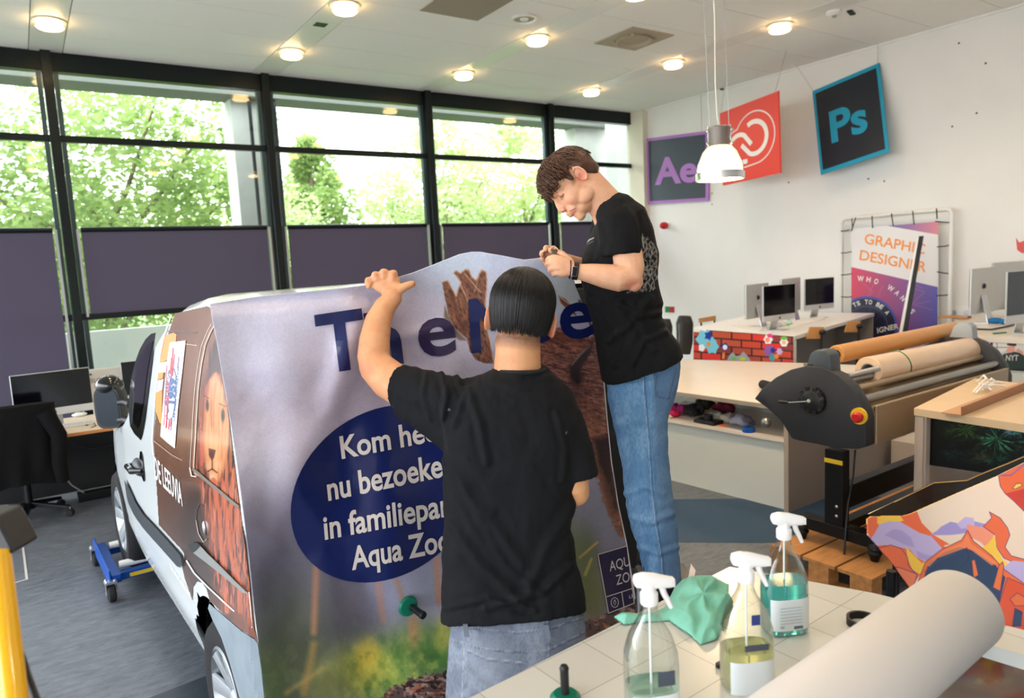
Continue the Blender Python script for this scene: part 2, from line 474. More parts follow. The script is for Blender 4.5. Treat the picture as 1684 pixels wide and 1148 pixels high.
# window wall
MULL = [-1.76, .49, 2.74, 4.97, 7.14, 8.96]
fr = MB()
fr.bb((X0, YW, 4.09), (XR, YW + .14, ZC + .05)); fr.bb((X0, YW, 0), (XR, YW + .14, .12))
for z in (3.40, 1.49): fr.bb((X0, YW + .01, z - .035), (XR, YW + .09, z + .035))
for x in MULL: fr.bb((x - .045, YW - .07, 0), (x + .045, YW + .12, ZC + .03))
struct(fr.build('window_frame', M_frame, bevel=.004, seg=1))
fr = MB()
for x in MULL[:-1]: fr.bb((x + .055, YW + .015, .12), (x + .1, YW + .08, 4.09)); fr.bb((x - .1, YW + .015, .12), (x - .055, YW + .08, 4.09))
struct(fr.build('window_frame_inner', M_framel))
struct(MB().bb((XR - .12, YW - .28, 0), (XR, YW + .1, ZC)).build('wall_corner', mat('corner_paint', (222, 214, 196), .7)))
def glass_mat():
    m = bpy.data.materials.new('window_glass'); m.use_nodes = True; nt = m.node_tree; nt.nodes.clear()
    o = nt.nodes.new('ShaderNodeOutputMaterial'); t = nt.nodes.new('ShaderNodeBsdfTransparent'); g = nt.nodes.new('ShaderNodeBsdfGlossy')
    t.inputs[0].default_value = (.93, .97, .95, 1); g.inputs['Roughness'].default_value = .02
    f = nt.nodes.new('ShaderNodeLayerWeight'); f.inputs[0].default_value = .5; mx = nt.nodes.new('ShaderNodeMixShader')
    pw = nt.nodes.new('ShaderNodeMath'); pw.operation = 'POWER'; pw.inputs[1].default_value = 5
    ml = nt.nodes.new('ShaderNodeMath'); ml.operation = 'MULTIPLY_ADD'; ml.inputs[1].default_value = .9; ml.inputs[2].default_value = .05; ml.use_clamp = True
    nt.links.new(f.outputs['Facing'], pw.inputs[0]); nt.links.new(pw.outputs[0], ml.inputs[0])
    nt.links.new(ml.outputs[0], mx.inputs[0]); nt.links.new(t.outputs[0], mx.inputs[1]); nt.links.new(g.outputs[0], mx.inputs[2])
    nt.links.new(mx.outputs[0], o.inputs[0]); return m
M_glass = glass_mat(); k = 0
for i in range(len(MULL) - 1):
    for z0, z1 in ((.12, 1.45), (1.53, 3.36), (3.44, 4.09)):
        k += 1
        struct(MB().bb((MULL[i] + .05, YW + .046, z0), (MULL[i + 1] - .05, YW + .052, z1)).build('window_%d' % k, M_glass))
# blinds
def blind_mat():
    m = mat('blind_fabric', (104, 98, 120), .8); nt = m.node_tree; b = nt.nodes['Principled BSDF']
    b.inputs['Transmission Weight'].default_value = 0
    t = nt.nodes.new('ShaderNodeBsdfTranslucent'); t.inputs[0].default_value = (*srgb((108, 98, 118)), 1)
    mx = nt.nodes.new('ShaderNodeMixShader'); mx.inputs[0].default_value = .42; o = nt.nodes['Material Output']
    nt.links.new(b.outputs[0], mx.inputs[1]); nt.links.new(t.outputs[0], mx.inputs[2]); nt.links.new(mx.outputs[0], o.inputs[0]); return m
M_blind = blind_mat()
where = ['behind the leftmost window bay, reaching down past the desk monitor', 'in the bay right of the thin mullion above the desk', 'in the bay behind the left end of the van roof',
         'in the bay left of the last one', 'in the last bay beside the right wall']
for i in range(5):
    a, b = MULL[i] + .13, MULL[i + 1] - .13
    if i == 0: a = MULL[0] + .1
    zb = .25 if i == 0 else 1.49
    t = thing('roller_blind', 'dark purple grey roller blind ' + where[i], 'blind', ((a + b) / 2, YW - .02, 2.4), 'roller blinds on the window wall')
    fab = MB(); fab.bb((a, YW - .021, 1.49 if i == 0 else zb + .03), (b, YW - .019, 2.42))
    if i == 0: fab.bb((a, YW - .018, zb), (b, YW - .016, 1.5))
    fab.build('fabric', M_blind, t)
    MB().cyl((a, YW - .015, 2.435), (b, YW - .015, 2.435), .028, n=16).build('roller', M_frame, t, smooth=True)
    MB().bb((a, YW - .03, zb), (b, YW - .01, zb + .03)).build('bottom_bar', M_frame, t)
    for x in (a - .03, b + .03):
        MB().bb((x - .012, YW - .03, zb), (x + .012, YW, 2.44)).build('guide_rail', M_alu, t)

# --- outside
M_out = mat('outside_concrete', (205, 205, 198), .9, bump=.2, bscale=12, vary=.05)
M_lint = mat('outside_lintel', (120, 124, 116), .9)
struct(MB().bb((-40, -40, -.2), (40, 70, -.11)).build('ground', mat('outside_paving', (158, 156, 152), .95, vary=.05, vscale=.6)))
struct(MB().bb((-12, 11.2, -.12), (30, 60, -.1)).build('ground_lawn', mat('outside_grass', (110, 140, 76), .95, vary=.25, vscale=.6)))
t = MB().bb((-5, YW + .8, 4.2), (XR + 3, YW + 1.3, 4.9)).build('roof_edge_beam', M_lint); settags(t, 'grey concrete beam of the roof overhang outside above the windows', 'beam')
def column(x0, x1, z, lab):
    t = MB().bb((x0, 10.1, -.1), (x1, 10.6, z)).build('concrete_column', M_out, bevel=.01); settags(t, lab, 'column')
column(2.57, 2.93, 4.2, 'pale concrete column outside, seen left of the tall mullion above the van')
column(8.5, 9.6, 4.2, 'wide pale concrete pier outside the last window bay by the corner')
t = MB().cyl((2.79, 10.0, -.1), (2.79, 10.0, 4.2), .025).build('rain_pipe', M_frame, smooth=True); settags(t, 'thin dark pipe running down the concrete column outside', 'pipe')
t = MB().cyl((3.12, 10.0, -.1), (3.12, 10.0, 4.2), .025).build('rain_pipe', M_frame, smooth=True); settags(t, 'thin dark pipe outside, right of the mullion and before the conical tree', 'pipe')
t = MB().bb((-3, 10.9, -.1), (8, 11.05, 1.22)).build('garden_wall', mat('garden_wall', (222, 228, 216), .8)); settags(t, 'low pale wall outside seen below the raised blind', 'wall')

def leaves(name, m, parent, centers, n, size, seed, sq=1.0):
    rg = np.random.default_rng(seed); cs = np.array([c[:3] for c in centers], float); rr = np.array([c[3] for c in centers])
    wgt = rr ** 2; idx = rg.choice(len(cs), n, p=wgt / wgt.sum())
    d = rg.normal(size=(n, 3)); d /= np.linalg.norm(d, axis=1)[:, None]
    p = cs[idx] + d * (rr[idx] * rg.uniform(.55, 1.0, n) ** .6)[:, None] * np.array([1, 1, sq])
    a = rg.normal(size=(n, 3)); a[:, 2] *= .5; a /= np.linalg.norm(a, axis=1)[:, None]
    b = np.cross(a, rg.normal(size=(n, 3))); b /= np.linalg.norm(b, axis=1)[:, None]
    s = size * rg.uniform(.6, 1.3, n)[:, None]
    V = np.stack([p - a * s, p - b * s * .45, p + a * s, p + b * s * .45], 1).reshape(-1, 3)
    me = bpy.data.meshes.new(name); me.vertices.add(4 * n); me.vertices.foreach_set('co', V.ravel().astype(np.float32))
    me.loops.add(4 * n); me.loops.foreach_set('vertex_index', np.arange(4 * n, dtype=np.int32)); me.polygons.add(n)
    me.polygons.foreach_set('loop_start', np.arange(0, 4 * n, 4, dtype=np.int32)); me.update(calc_edges=True); me.materials.append(m)
    return link(bpy.data.objects.new(name, me), parent)
def leafmat(name, c, c2):
    m = mat(name, c, .6, vary=.0001, vscale=2.6); nt = m.node_tree
    r = [n for n in nt.nodes if n.type == 'VALTORGB'][0]; r.color_ramp.elements[0].color = (*srgb(c), 1); r.color_ramp.elements[1].color = (*srgb(c2), 1)
    b = nt.nodes['Principled BSDF']; t = nt.nodes.new('ShaderNodeBsdfTranslucent'); nt.links.new(r.outputs[0], t.inputs[0])
    mx = nt.nodes.new('ShaderNodeMixShader'); mx.inputs[0].default_value = .5; o = nt.nodes['Material Output']
    nt.links.new(b.outputs[0], mx.inputs[1]); nt.links.new(t.outputs[0], mx.inputs[2]); nt.links.new(mx.outputs[0], o.inputs[0]); return m
LA = leafmat("leaf_bright", (108, 138, 66), (186, 204, 128)); LB = leafmat("leaf_mid", (112, 140, 92), (172, 194, 138)); LC = leafmat("leaf_yellow", (168, 190, 124), (214, 224, 170))
M_bark = mat('bark', (120, 104, 84), .9, bump=.4, bscale=20)
def tree(name, lab, base, h, cr, lm, n, size, seed, low=.35, branches=7):
    rg = random.Random(seed); t = thing(name, lab, 'tree', base); bx = Vector(base)
    tk = MB(); tips = []
    top = bx + Vector((0, 0, h * .62))
    tk.tube([bx, bx + Vector((.1, 0, h * .25)), top], [.13, .1, .05], 10)
    for i in range(branches):
        a = 2 * math.pi * i / branches + rg.uniform(-.3, .3); z0 = h * rg.uniform(low * .6, .5); r = cr * rg.uniform(.6, .95)
        p0 = bx + Vector((.05, 0, z0)); p2 = bx + Vector((math.cos(a) * r, math.sin(a) * r, z0 + h * rg.uniform(.12, .38)))
        p1 = (p0 + p2) / 2 + Vector((0, 0, -.15)); tk.tube([p0, p1, p2], [.06, .04, .015], 8); tips.append(p2); tips.append(p1 + Vector((0, 0, .4)))
    tk.build('trunk', M_bark, t, smooth=True)
    cl = []
    for tp_ in tips: cl.append((tp_.x, tp_.y, tp_.z, cr * rg.uniform(.28, .45)))
    for i in range(22):
        a = rg.uniform(0, 6.28); zz = rg.uniform(low, 1); r = cr * math.sqrt(max(0, 1 - ((zz - low) / (1 - low) * 1.6 - .6) ** 2)) * rg.uniform(.2, .85)
        cl.append((bx.x + math.cos(a) * r, bx.y + math.sin(a) * r, bx.z + zz * h * .92, cr * rg.uniform(.2, .36)))
    o = leaves('foliage', lm, t, cl, n, size, seed); return t
tree('broadleaf_tree', 'bright green broadleaf tree with forked branches outside the left windows', (1.2, 14.5, -.1), 5.6, 3.0, LA, 26000, .075, 3, low=.2, branches=9)
tree('broadleaf_tree', 'leafy tree at the far left edge of the windows', (-2.6, 15.5, -.1), 5.9, 2.6, LB, 15000, .08, 5, low=.2)
tree('broadleaf_tree', 'pale green low tree between the branched tree and the concrete column', (4.6, 18.5, -.1), 4.8, 2.2, LC, 8000, .09, 6, low=.15)
tree('broadleaf_tree', 'pale green tree right of the conical tree, beside the third mullion', (11.0, 20, -.1), 7.0, 2.5, LC, 11000, .11, 8, low=.12)
tree('broadleaf_tree', 'light green tree filling the window left of the standing man', (14.8, 20.5, -.1), 7.4, 2.9, LC, 12000, .11, 9, low=.12)
tree('broadleaf_tree', 'light tree seen through the last bay beyond the concrete pier', (16.6, 18, -.1), 6.8, 2.4, LC, 8000, .11, 10, low=.1)
t = thing('conical_tree', 'dense conical green tree outside behind the second window bay', 'tree', (7.1, 20, -.1))
MB().tube([(7.1, 20, -.1), (7.1, 20, 4.8)], [.2, .05]).build('trunk', M_bark, t)
cl = []
rg = random.Random(4)
for i in range(110):
    z = rg.uniform(.2, 5.6); r = (6.0 - z) / 6.0 * 3.0; a = rg.uniform(0, 6.28); q = r * rg.uniform(.35, .9)
    cl.append((7.1 + q * math.cos(a), 20 + q * math.sin(a), z, .18 + r * .2))
leaves('foliage', LA, t, cl, 26000, .085, 12)

# --- ceiling lights
M_plate = mat('lamp_glass', (255, 240, 210), .3, emit=(255, 214, 150), estr=6)
M_lring = mat('lamp_ring', (235, 228, 215), .3, .3)
def downlight(x, y, lab, grp='round ceiling lamps'):
    t = thing('ceiling_lamp', lab, 'lamp', (x, y, ZC), grp)
    MB().lathe([(.0, .0), (.13, .0), (.14, -.012), (.12, -.02), (0, -.02)], (x, y, ZC - .004), (0, 0, 1), 28).build('ring', M_lring, t, smooth=True)
    MB().lathe([(0, -.045), (.1, -.045), (.115, -.06), (.1, -.075), (0, -.08)], (x, y, ZC), (0, 0, 1), 28).build('glass_plate', M_plate, t, smooth=True)
    for a in (0, 2.1, 4.2):
        MB().cyl((x + .1 * math.cos(a), y + .1 * math.sin(a), ZC - .02), (x + .1 * math.cos(a), y + .1 * math.sin(a), ZC - .07), .004, n=6).build('pin', M_chrome, t)
    l = bpy.data.lights.new('downlight', 'SPOT'); l.energy = 20; l.color = (1, .83, .64); l.spot_size = 2.5; l.spot_blend = .7; l.shadow_soft_size = .1
    lo = bpy.data.objects.new('downlight', l); COL.objects.link(lo); lo.location = (x, y, ZC - .1)
    return t
LL = {(.5, 8.05): 'round ceiling lamp above the left window bays, at the top left of the photo', (2.75, 8.05): 'round ceiling lamp nearest the window in the strip above the van front',
      (2.75, 6.48): 'round ceiling lamp cut by the top edge of the photo, beside the small square hole', (4.96, 8.05): 'round ceiling lamp in the third strip, nearest the windows',
      (4.96, 6.48): 'round ceiling lamp in the third strip, next to the white ring in the ceiling', (7.15, 8.1): 'round ceiling lamp farthest away, above the standing man',
      (7.15, 6.52): 'round ceiling lamp between the farthest one and the one by the smoke detector', (7.15, 4.97): 'round ceiling lamp nearest the blue framed sign, left of the smoke detector'}
for (x, y), lab in LL.items(): downlight(x, y, lab)
for s in STRIPS[1:]:  # lamp grid carried on out of view, added to warm the room
    for yy in (4.95, 3.4, 1.85, .3):
        if s == 7.15 and yy == 4.95: continue
        downlight(s, yy, 'added unseen round ceiling lamp beyond the top edge of the photo, %s strip, %s row from it' % ({.5: 'left', 2.75: 'second', 4.96: 'third', 7.15: 'right'}[s], {4.95: 'first', 3.4: 'second', 1.85: 'third', .3: 'fourth'}[yy]))
# ceiling fittings
M_beige = mat('beige_grille', (176, 164, 142), .7)
t = MB().bb((3.43, 5.66, ZC - .01), (4.08, 6.3, ZC + .005)).build('ceiling_panel', mat('ceiling_panel_beige', (158, 148, 130), .8)); settags(t, 'plain beige grey ceiling panel at the top edge of the photo', 'ceiling panel')
t = thing('ceiling_vent', 'square beige air vent with a round rim set in the ceiling', 'vent', (6.0, 6.05, ZC))
MB().bb((5.68, 5.74, ZC - .012), (6.32, 6.36, ZC + .005)).build('plate', M_beige, t)
MB().lathe([(.2, 0), (.215, -.03), (.19, -.03), (.17, 0)], (6.0, 6.05, ZC - .012), (0, 0, 1), 32).build('rim', M_beige, t, smooth=True)
for a in range(4):
    x, y = 6.0 + .22 * math.cos(a * 1.57 + .78), 6.05 + .22 * math.sin(a * 1.57 + .78)
    MB().box((x, y, ZC - .02), (.04, .04, .02)).build('clip', M_beige, t)
t = thing('ceiling_speaker', 'white ring shaped fitting in the ceiling left of the beige vent', 'speaker', (4.48, 6.05, ZC))
MB().lathe([(.13, 0), (.15, -.02), (.115, -.02), (.1, 0)], (4.48, 6.05, ZC), (0, 0, 1), 32).build('rim', M_white, t, smooth=True)
MB().cyl((4.48, 6.05, ZC - .006), (4.48, 6.05, ZC - .001), .112, n=32).build('grille', M_beige, t)
MB().lathe([(0, -.018), (.04, -.018), (.05, 0)], (4.48, 6.05, ZC), (0, 0, 1), 20).build('core', M_white, t, smooth=True)
t = thing('smoke_detector', 'small white smoke detector on the ceiling above the blue framed sign', 'smoke detector', (7.3, 4.43, ZC))
MB().lathe([(0, 0), (.075, 0), (.08, -.025), (.05, -.045), (0, -.05)], (7.3, 4.43, ZC), (0, 0, 1), 24).build('body', M_white, t, smooth=True)
MB().lathe([(.0, -.045), (.03, -.047), (.02, -.065), (0, -.07)], (7.3, 4.43, ZC), (0, 0, 1), 16).build('sensor', M_alu, t, smooth=True)
MB().box((7.5, 4.36, ZC - .008), (.16, .05, .015), Matrix.Rotation(.3, 3, 'Z')).build('bracket', M_black, t)
t = MB().bb((2.68, 7.03, ZC - .006), (2.8, 7.15, ZC - .003)).build('ceiling_hole', M_black); settags(t, 'small dark square hole in the ceiling strip above the van', 'hole')
p = on_axis(1190, 146, 2, ZC)
t = MB().box((p.x, p.y, ZC - .012), (.14, .05, .02), Matrix.Rotation(.2, 3, 'Z')).build('ceiling_clip', M_black); settags(t, 'small black clip on the ceiling edge above the red sign', 'clip')

# --- hanging signs on the right wall
def hanging_sign(name, lab, P, face, border, bw, draw, wires):
    """P: four 3D corners tl,tr,br,bl"""
    P = [Vector(p) for p in P]; c = sum(P, Vector()) / 4
    n = (P[1] - P[0]).cross(P[3] - P[0]).normalized()
    if n.dot(CAMP - c) < 0: n = -n
    t = thing(name, lab, 'sign', c)
    f = lambda u, v, e=0.0: (P[0] * (1 - u) * (1 - v) + P[1] * u * (1 - v) + P[2] * u * v + P[3] * (1 - u) * v) + n * e
    MB().prism(P, -n * .02).build('board', border if bw else face, t)
    if bw: MB().prism([f(bw, bw, .001), f(1 - bw, bw, .001), f(1 - bw, 1 - bw, .001), f(bw, 1 - bw, .001)], n * .003).build('face', face, t)
    draw(t, f)
    for (u, dx, dy) in wires:
        a = f(u, .01); MB().cyl(a, (a.x + dx, a.y + dy, ZC), .0035, n=6).build('wire', M_alu, t)
    return t
def lettering(t, f, s, u0, u1, vb, hc, m, bold=.03, e=.006):
    vs, fs = fit_text(s, (u0, vb), (u1, vb), (0, -hc), bold)
    laid('lettering', [(vs, fs)], lambda x, y: f(x, y, e), m, t)
M_ae = mat('sign_purple', (176, 118, 196), .5); M_aed = mat('sign_dark_slate', (54, 60, 74), .45)
AE = [on_axis(*q, 0, XR - .04) for q in ((1062, 228), (1165, 215), (1165, 330), (1065, 336))]
hanging_sign('hanging_sign', 'dark square sign with light purple border and purple letters Ae on the wall', AE, M_aed, M_ae, .045,
             lambda t, f: lettering(t, f, 'Ae', .14, .84, .70, .37, M_ae), [(.9, 0, 0)])
M_red = mat('sign_red', (222, 58, 44), .45); M_off = mat('sign_white', (232, 226, 222), .5)
def draw_cc(t, f):
    def arc(cx, cy, r, a0, a1, n=24): return [(cx + r * math.cos(math.radians(a0 + (a1 - a0) * i / n)), cy + r * math.sin(math.radians(a0 + (a1 - a0) * i / n))) for i in range(n + 1)]
    # outline cloud
    L = arc(.34, .56, .265, 90, 262) + arc(.60, .47, .335, 212, 450) + [(.34, .825)]
    lens = [stroke2(L, .016)]
    lens.append(stroke2(arc(.34, .56, .185, 90, 300) + [(.55, .54)], .06))
    lens.append(stroke2([(.34, .745), (.47, .745)], .06))
    lens.append(stroke2([(.38, .52), (.52, .66)] + arc(.60, .47, .205, 100, -120), .06))
    laid('cloud_mark', lens, lambda x, y: f(x, y, .003), M_off, t)
CC = [(8.29, 6.73, 3.77), (7.97, 5.57, 3.79), (8.11, 5.64, 2.81), (8.43, 6.8, 2.79)]
hanging_sign('hanging_sign', 'red square sign with a white cloud shaped loop mark, hanging behind the pendant lamp', CC, M_red, M_red, 0, draw_cc, [(.03, .0, -.1), (.95, .1, -.1)])
M_cy = mat('sign_cyan', (24, 152, 186), .5); M_psd = mat('sign_charcoal', (30, 36, 46), .45)
PS = [(8.94, 5.73, 3.91), (8.98, 4.86, 4.06), (8.73, 4.59, 2.94), (8.69, 5.45, 2.78)]
hanging_sign('hanging_sign', 'tilted dark sign with bright blue border and blue letters Ps', PS, M_psd, M_cy, .045,
             lambda t, f: lettering(t, f, 'Ps', .22, .76, .68, .34, M_cy), [(.02, -.1, .2), (.98, 0, .0)])

# --- small things on the right wall
def wallp(px, py, off=0.0): return on_axis(px, py, 0, XR - off)
p = wallp(1099, 371)
t = thing('alarm_button', 'small red alarm bulb on the white wall right of the standing man', 'alarm', p)
MB().cyl(p, p + Vector((-.04, 0, 0)), .06).build('base', M_white, t, smooth=True)
MB().ell(p + Vector((-.1, 0, 0)), (.09, .06, .06)).build('bulb', mat('red_plastic', (190, 30, 34), .3), t, smooth=True)
p = wallp(1102, 509); t = thing('wall_switch', 'small plate half green and half red low on the white wall', 'sign', p)
MB().box((XR - .008, p.y + .05, p.z), (.012, .1, .1)).build('green_half', mat('green_plate', (20, 120, 60), .5), t)
MB().box((XR - .008, p.y - .05, p.z), (.012, .1, .1)).build('red_half', mat('red_plate', (170, 30, 40), .5), t)
hs = [(1297, 300, 'dark'), (1171, 318, 'dark'), (1171, 336, 'dark'), (1428, 294, 'blue'), (1454, 298, 'dark'), (1577, 71, 'dark'), (1621, 104, 'dark'), (1566, 208, 'dark'), (1606, 186, 'dark')]
for hi_, (px, py, c) in enumerate(hs):
    p = wallp(px, py); t = MB().ell(p, (.006, .012, .012), n=8, m=5).build('wall_plug', mat('plug_' + c, (60, 60, 110) if c == 'blue' else (70, 66, 62), .6))
    settags(t, 'tiny %s wall plug, %s' % (c, ['below the red sign', 'right of the purple edged sign', 'lower of two by the purple edged sign', 'left one below the blue edged sign', 'right one below the blue edged sign', 'highest at the top right', 'near the top right corner', 'lowest right of the blue edged sign', 'upper one right of the blue edged sign'][hi_]), 'wall plug', 'plugs in the drill holes of the white wall')
for px in (1570, 1591):
    p = wallp(px, 514); t = thing('wall_socket', 'white socket on the wall %s of the pair beside the banner frame' % ('left' if px < 1580 else 'right'), 'socket', p)
    MB().box((XR - .012, p.y, p.z), (.02, .14, .12)).build('plate', M_white, t, bevel=.004); MB().cyl((XR - .02, p.y, p.z), (XR - .03, p.y, p.z), .03).build('insert', M_alu, t)
p = wallp(1681, 402)
rd = [(1671, 391), (1676, 399), (1684, 396), (1690, 404), (1690, 417), (1680, 416), (1673, 411)]
t = MB().prism([wallp(*q, .004) for q in rd], (-.004, 0, 0)).build('wall_sticker', mat('sticker_red', (214, 84, 78), .5)); settags(t, 'small red cut-out sticker on the wall at the right edge of the photo', 'sticker')
# ================================================================== VAN
VO = np.array([.474, 2.1, 0.]); TH = math.radians(2.2)
VX = np.array([math.cos(TH), math.sin(TH), 0]); VY = np.array([-math.sin(TH), math.cos(TH), 0])
VW = 1.70
ROOF = [(-.02, 1.73), (.1, 1.77), (.5, 1.785), (.8, 1.78), (1.1, 1.745), (1.35, 1.66), (1.6, 1.53), (1.9, 1.33), (2.15, 1.16), (2.3, 1.09), (2.6, 1.03), (3.1, .95), (3.6, .80), (3.85, .62), (3.95, .45)]
def interp(T, x): return np.interp(x, [a for a, b in T], [b for a, b in T])
def plan_in(y): return interp([(-.02, .05), (.06, 0), (2.3, 0), (2.75, .015), (3.1, .05), (3.5, .13), (3.8, .26), (3.95, .42)], y)
def tumble(z, y):
    t = np.clip((z - 1.0) / .8, 0, 1); return .13 * t ** 1.6 + np.where(z < .45, (.45 - z) * .25, 0) - .012 * np.exp(-((z - .7) / .18) ** 2)
def vx(y, z): return plan_in(y) + tumble(z, y)
def vpt(y, z, off=0.0):
    """point on the van's left side, vectorised; off = outwards"""
    y = np.asarray(y, float); z = np.asarray(z, float); x = vx(y, z) - off
    return VO + x[..., None] * VX + y[..., None] * VY + np.stack([0 * z, 0 * z, z], -1)
def sidept(px, py):
    px = np.asarray(px, float); py = np.asarray(py, float); r = rays(px, py); xl = np.zeros(px.shape)
    for k in range(6):
        t = ((VO - np.array(CAMP)) @ VX + xl) / (r @ VX); p = np.array(CAMP) + r * t[..., None] - VO
        y = p @ VY; z = p[..., 2]; xl = .5 * xl + .5 * vx(y, z)
    return y, z
def sidemap(off):
    def f(X, Y): y, z = sidept(X, Y); return vpt(y, z, off)
    return f
def vloc(x, y, z): return Vector(VO + x * VX + y * VY) + Vector((0, 0, z))
M_vw = mat('van_white', (226, 232, 232), .22, coat=.6, spec=.5)
M_vdark = mat('van_dark_trim', (44, 50, 56), .45, bump=.1, bscale=200)
M_vblack = mat('van_black', (8, 9, 11), .18, coat=.5)
van = thing('delivery_van', 'white delivery van with brown picture wrap parked under the big printed sheet', 'van', VO)
WR, WF = (.52, .31), (2.88, .375)      # wheel centres (y, z)
WRAD = .305
# left body side
ys = np.arange(.035, 3.96, .045); zs = np.concatenate([np.arange(.30, 1.0, .04), np.arange(1.0, 1.82, .045)])
V = []; F = []; nz = len(zs)
for y in ys:
    zt = float(interp(ROOF, y)) - .03
    for z in zs:
        z2 = min(z, zt); yy = y
        for cy, cz, rr in ((WR[0], WR[1] + .01, .385), (WF[0], WF[1] - .02, .37)):
            d = math.hypot(yy - cy, z2 - cz)
            if abs(d - rr) < .026 and d > 0: yy = cy + (yy - cy) * rr / d; z2 = cz + (z2 - cz) * rr / d
        V.append(Vector(vpt(yy, z2)))
for i in range(len(ys) - 1):
    for j in range(nz - 1):
        ym = (ys[i] + ys[i + 1]) / 2; zm = (zs[j] + zs[j + 1]) / 2
        if zs[j] >= float(interp(ROOF, ym)) - .02: continue
        if math.hypot(ym - WR[0], zm - WR[1] - .01) < .385 or math.hypot(ym - WF[0], zm - WF[1] + .02) < .37: continue
        F.append((i * nz + j, (i + 1) * nz + j, (i + 1) * nz + j + 1, i * nz + j + 1))
o0 = len(V)
# roof, bonnet and right side as lofted strips
for y in ys:
    zt = float(interp(ROOF, y)); xi = float(vx(y, zt - .03)); pi_ = float(plan_in(y))
    row = [(xi, zt - .03), (xi + .03, zt - .008), (xi + .10, zt + .004), (VW * .3, zt + .01), (VW * .5, zt + .014), (VW * .7, zt + .01), (VW - xi - .10, zt + .004), (VW - xi - .03, zt - .008), (VW - xi, zt - .03),
           (VW - pi_ - float(tumble(1.3, y)) if zt > 1.3 else VW - pi_, min(1.3, zt - .05)), (VW - pi_, min(.95, zt - .08)), (VW - pi_, .5), (VW - pi_ - .04, .3)]
    for x, z in row: V.append(vloc(x, y, z))
for i in range(len(ys) - 1):
    for j in range(12): F.append((o0 + i * 13 + j, o0 + (i + 1) * 13 + j, o0 + (i + 1) * 13 + j + 1, o0 + i * 13 + j + 1))
body = mesh_obj('body', V, F, M_vw, van, smooth=True)
mb = MB()   # closed rear, front and floor pan
mb.prism([vloc(.07, .03, .34), vloc(.02, .03, .95), vloc(.16, .03, 1.74), vloc(VW - .16, .03, 1.74), vloc(VW - .02, .03, .95), vloc(VW - .07, .03, .34)], Vector(VY * .05))
mb.build('tailgate', mat('tailgate_black', (16, 17, 20), .35, coat=.2), van, bevel=.01)
MB().prism([vloc(.1, .012, .30), vloc(VW - .02, .012, .30), vloc(VW - .02, .12, .30), vloc(.1, .12, .30)], (0, 0, .2)).build('rear_bumper', M_vdark, van, bevel=.03, smooth=True)
mb = MB(); mb.prism([vloc(.06, .12, .30), vloc(VW - .1, .12, .30), vloc(VW - .1, 3.7, .30), vloc(.06, 3.7, .30)], (0, 0, .04))
mb.prism([vloc(.42, 3.93, .3), vloc(VW - .42, 3.93, .3), vloc(VW - .42, 3.9, .62), vloc(.42, 3.9, .62)], Vector(VY * .03)); mb.build('floor_pan', M_vdark, van)
# wheel wells
for cy, cz, rr in ((WR[0], WR[1], .40), (WF[0], WF[1], .39)):
    mb = MB(); n = 20
    for x0, x1 in ((.035, .30),):
        a = [vloc(x0, cy + rr * math.cos(math.pi * k / n), cz + rr * math.sin(math.pi * k / n)) for k in range(n + 1)]
        b = [vloc(x1, cy + rr * math.cos(math.pi * k / n), cz + rr * math.sin(math.pi * k / n)) for k in range(n + 1)]
        mb.loft([a, b], cap=False, closed=False); mb.add(b + [vloc(x1, cy, cz - .1)], [tuple(range(n + 2))])
    mb.build('wheel_well', M_vblack, van)
# wheels with rims
M_rim = mat('wheel_cover', (150, 156, 160), .3, .7)
def wheel(cy, cz, lab, xo=.0):
    c = vloc(.085 + xo, cy, cz); ax = Vector(VX); R_ = WRAD
    w_ = MB().lathe([(.19, -.075), (.24, -.09), (.28, -.088), (R_, -.06), (R_ + .004, 0), (R_, .06), (.28, .088), (.24, .09), (.19, .075)], c, ax, 48).build('wheel', M_rubber, van, smooth=True)
    MB().lathe([(0, -.03), (.16, -.035), (.195, -.085), (.205, -.08), (.2, -.06), (.19, .07)], c, ax, 48).build('rim', M_rim, w_, smooth=True)
    mb = MB()
    for k in range(7):
        a = 2 * math.pi * k / 7; d = Vector(VY) * math.cos(a) + Vector((0, 0, math.sin(a))); q = Vector(VY) * -math.sin(a) + Vector((0, 0, math.cos(a)))
        f = c - ax * .04
        mb.prism([f + d * .04 + q * .025, f + d * .185 + q * .035 - ax * .03, f + d * .185 - q * .035 - ax * .03, f + d * .04 - q * .025], -ax * .015)
    mb.lathe([(0, -.065), (.03, -.062), (.045, -.05), (.05, -.035)], c, ax, 24)
    mb.build('wheel_cover', mat('cover_silver', (176, 182, 186), .35, .5), w_, smooth=True, bevel=.003)
    return w_
wheel(*WR, 'rear'); wheel(*WF, 'front')
c2 = [vloc(VW - .085, WR[0], WR[1]), vloc(VW - .085, WF[0], WF[1])]
for c in c2:
    MB().lathe([(.0, -.09), (.28, -.088), (WRAD, -.06), (WRAD, .06), (.28, .088), (0, .09)], c, Vector(VX), 32).build('wheel', M_rubber, van, smooth=True)
def P2(pts): return [tuple(p) for p in pts]
def sideshape(name, pts, m, off=.003, parent=van, step=6):
    return laid(name, [poly(pts)] if not isinstance(pts[0][0], (list, tuple)) else pts, one(sidemap(off)), m, parent, step)
# side window: black glass with rubber rim
win = [(257, 547), (249, 549), (240, 558), (231, 574), (223, 596), (217, 622), (213.5, 650), (213, 678), (215, 700), (222, 713), (233, 724), (236, 712), (240, 690), (246, 640), (252, 590)]
sideshape('side_window', win, M_vblack, .004)
glass = [(253, 560), (244, 566), (236, 580), (228, 603), (222, 630), (219.5, 655), (219, 680), (222, 696), (229, 705), (232, 695), (238, 660), (244, 610)]
sideshape('window_pane', glass, mat('van_glass', (6, 8, 10), .04, coat=1), .006)
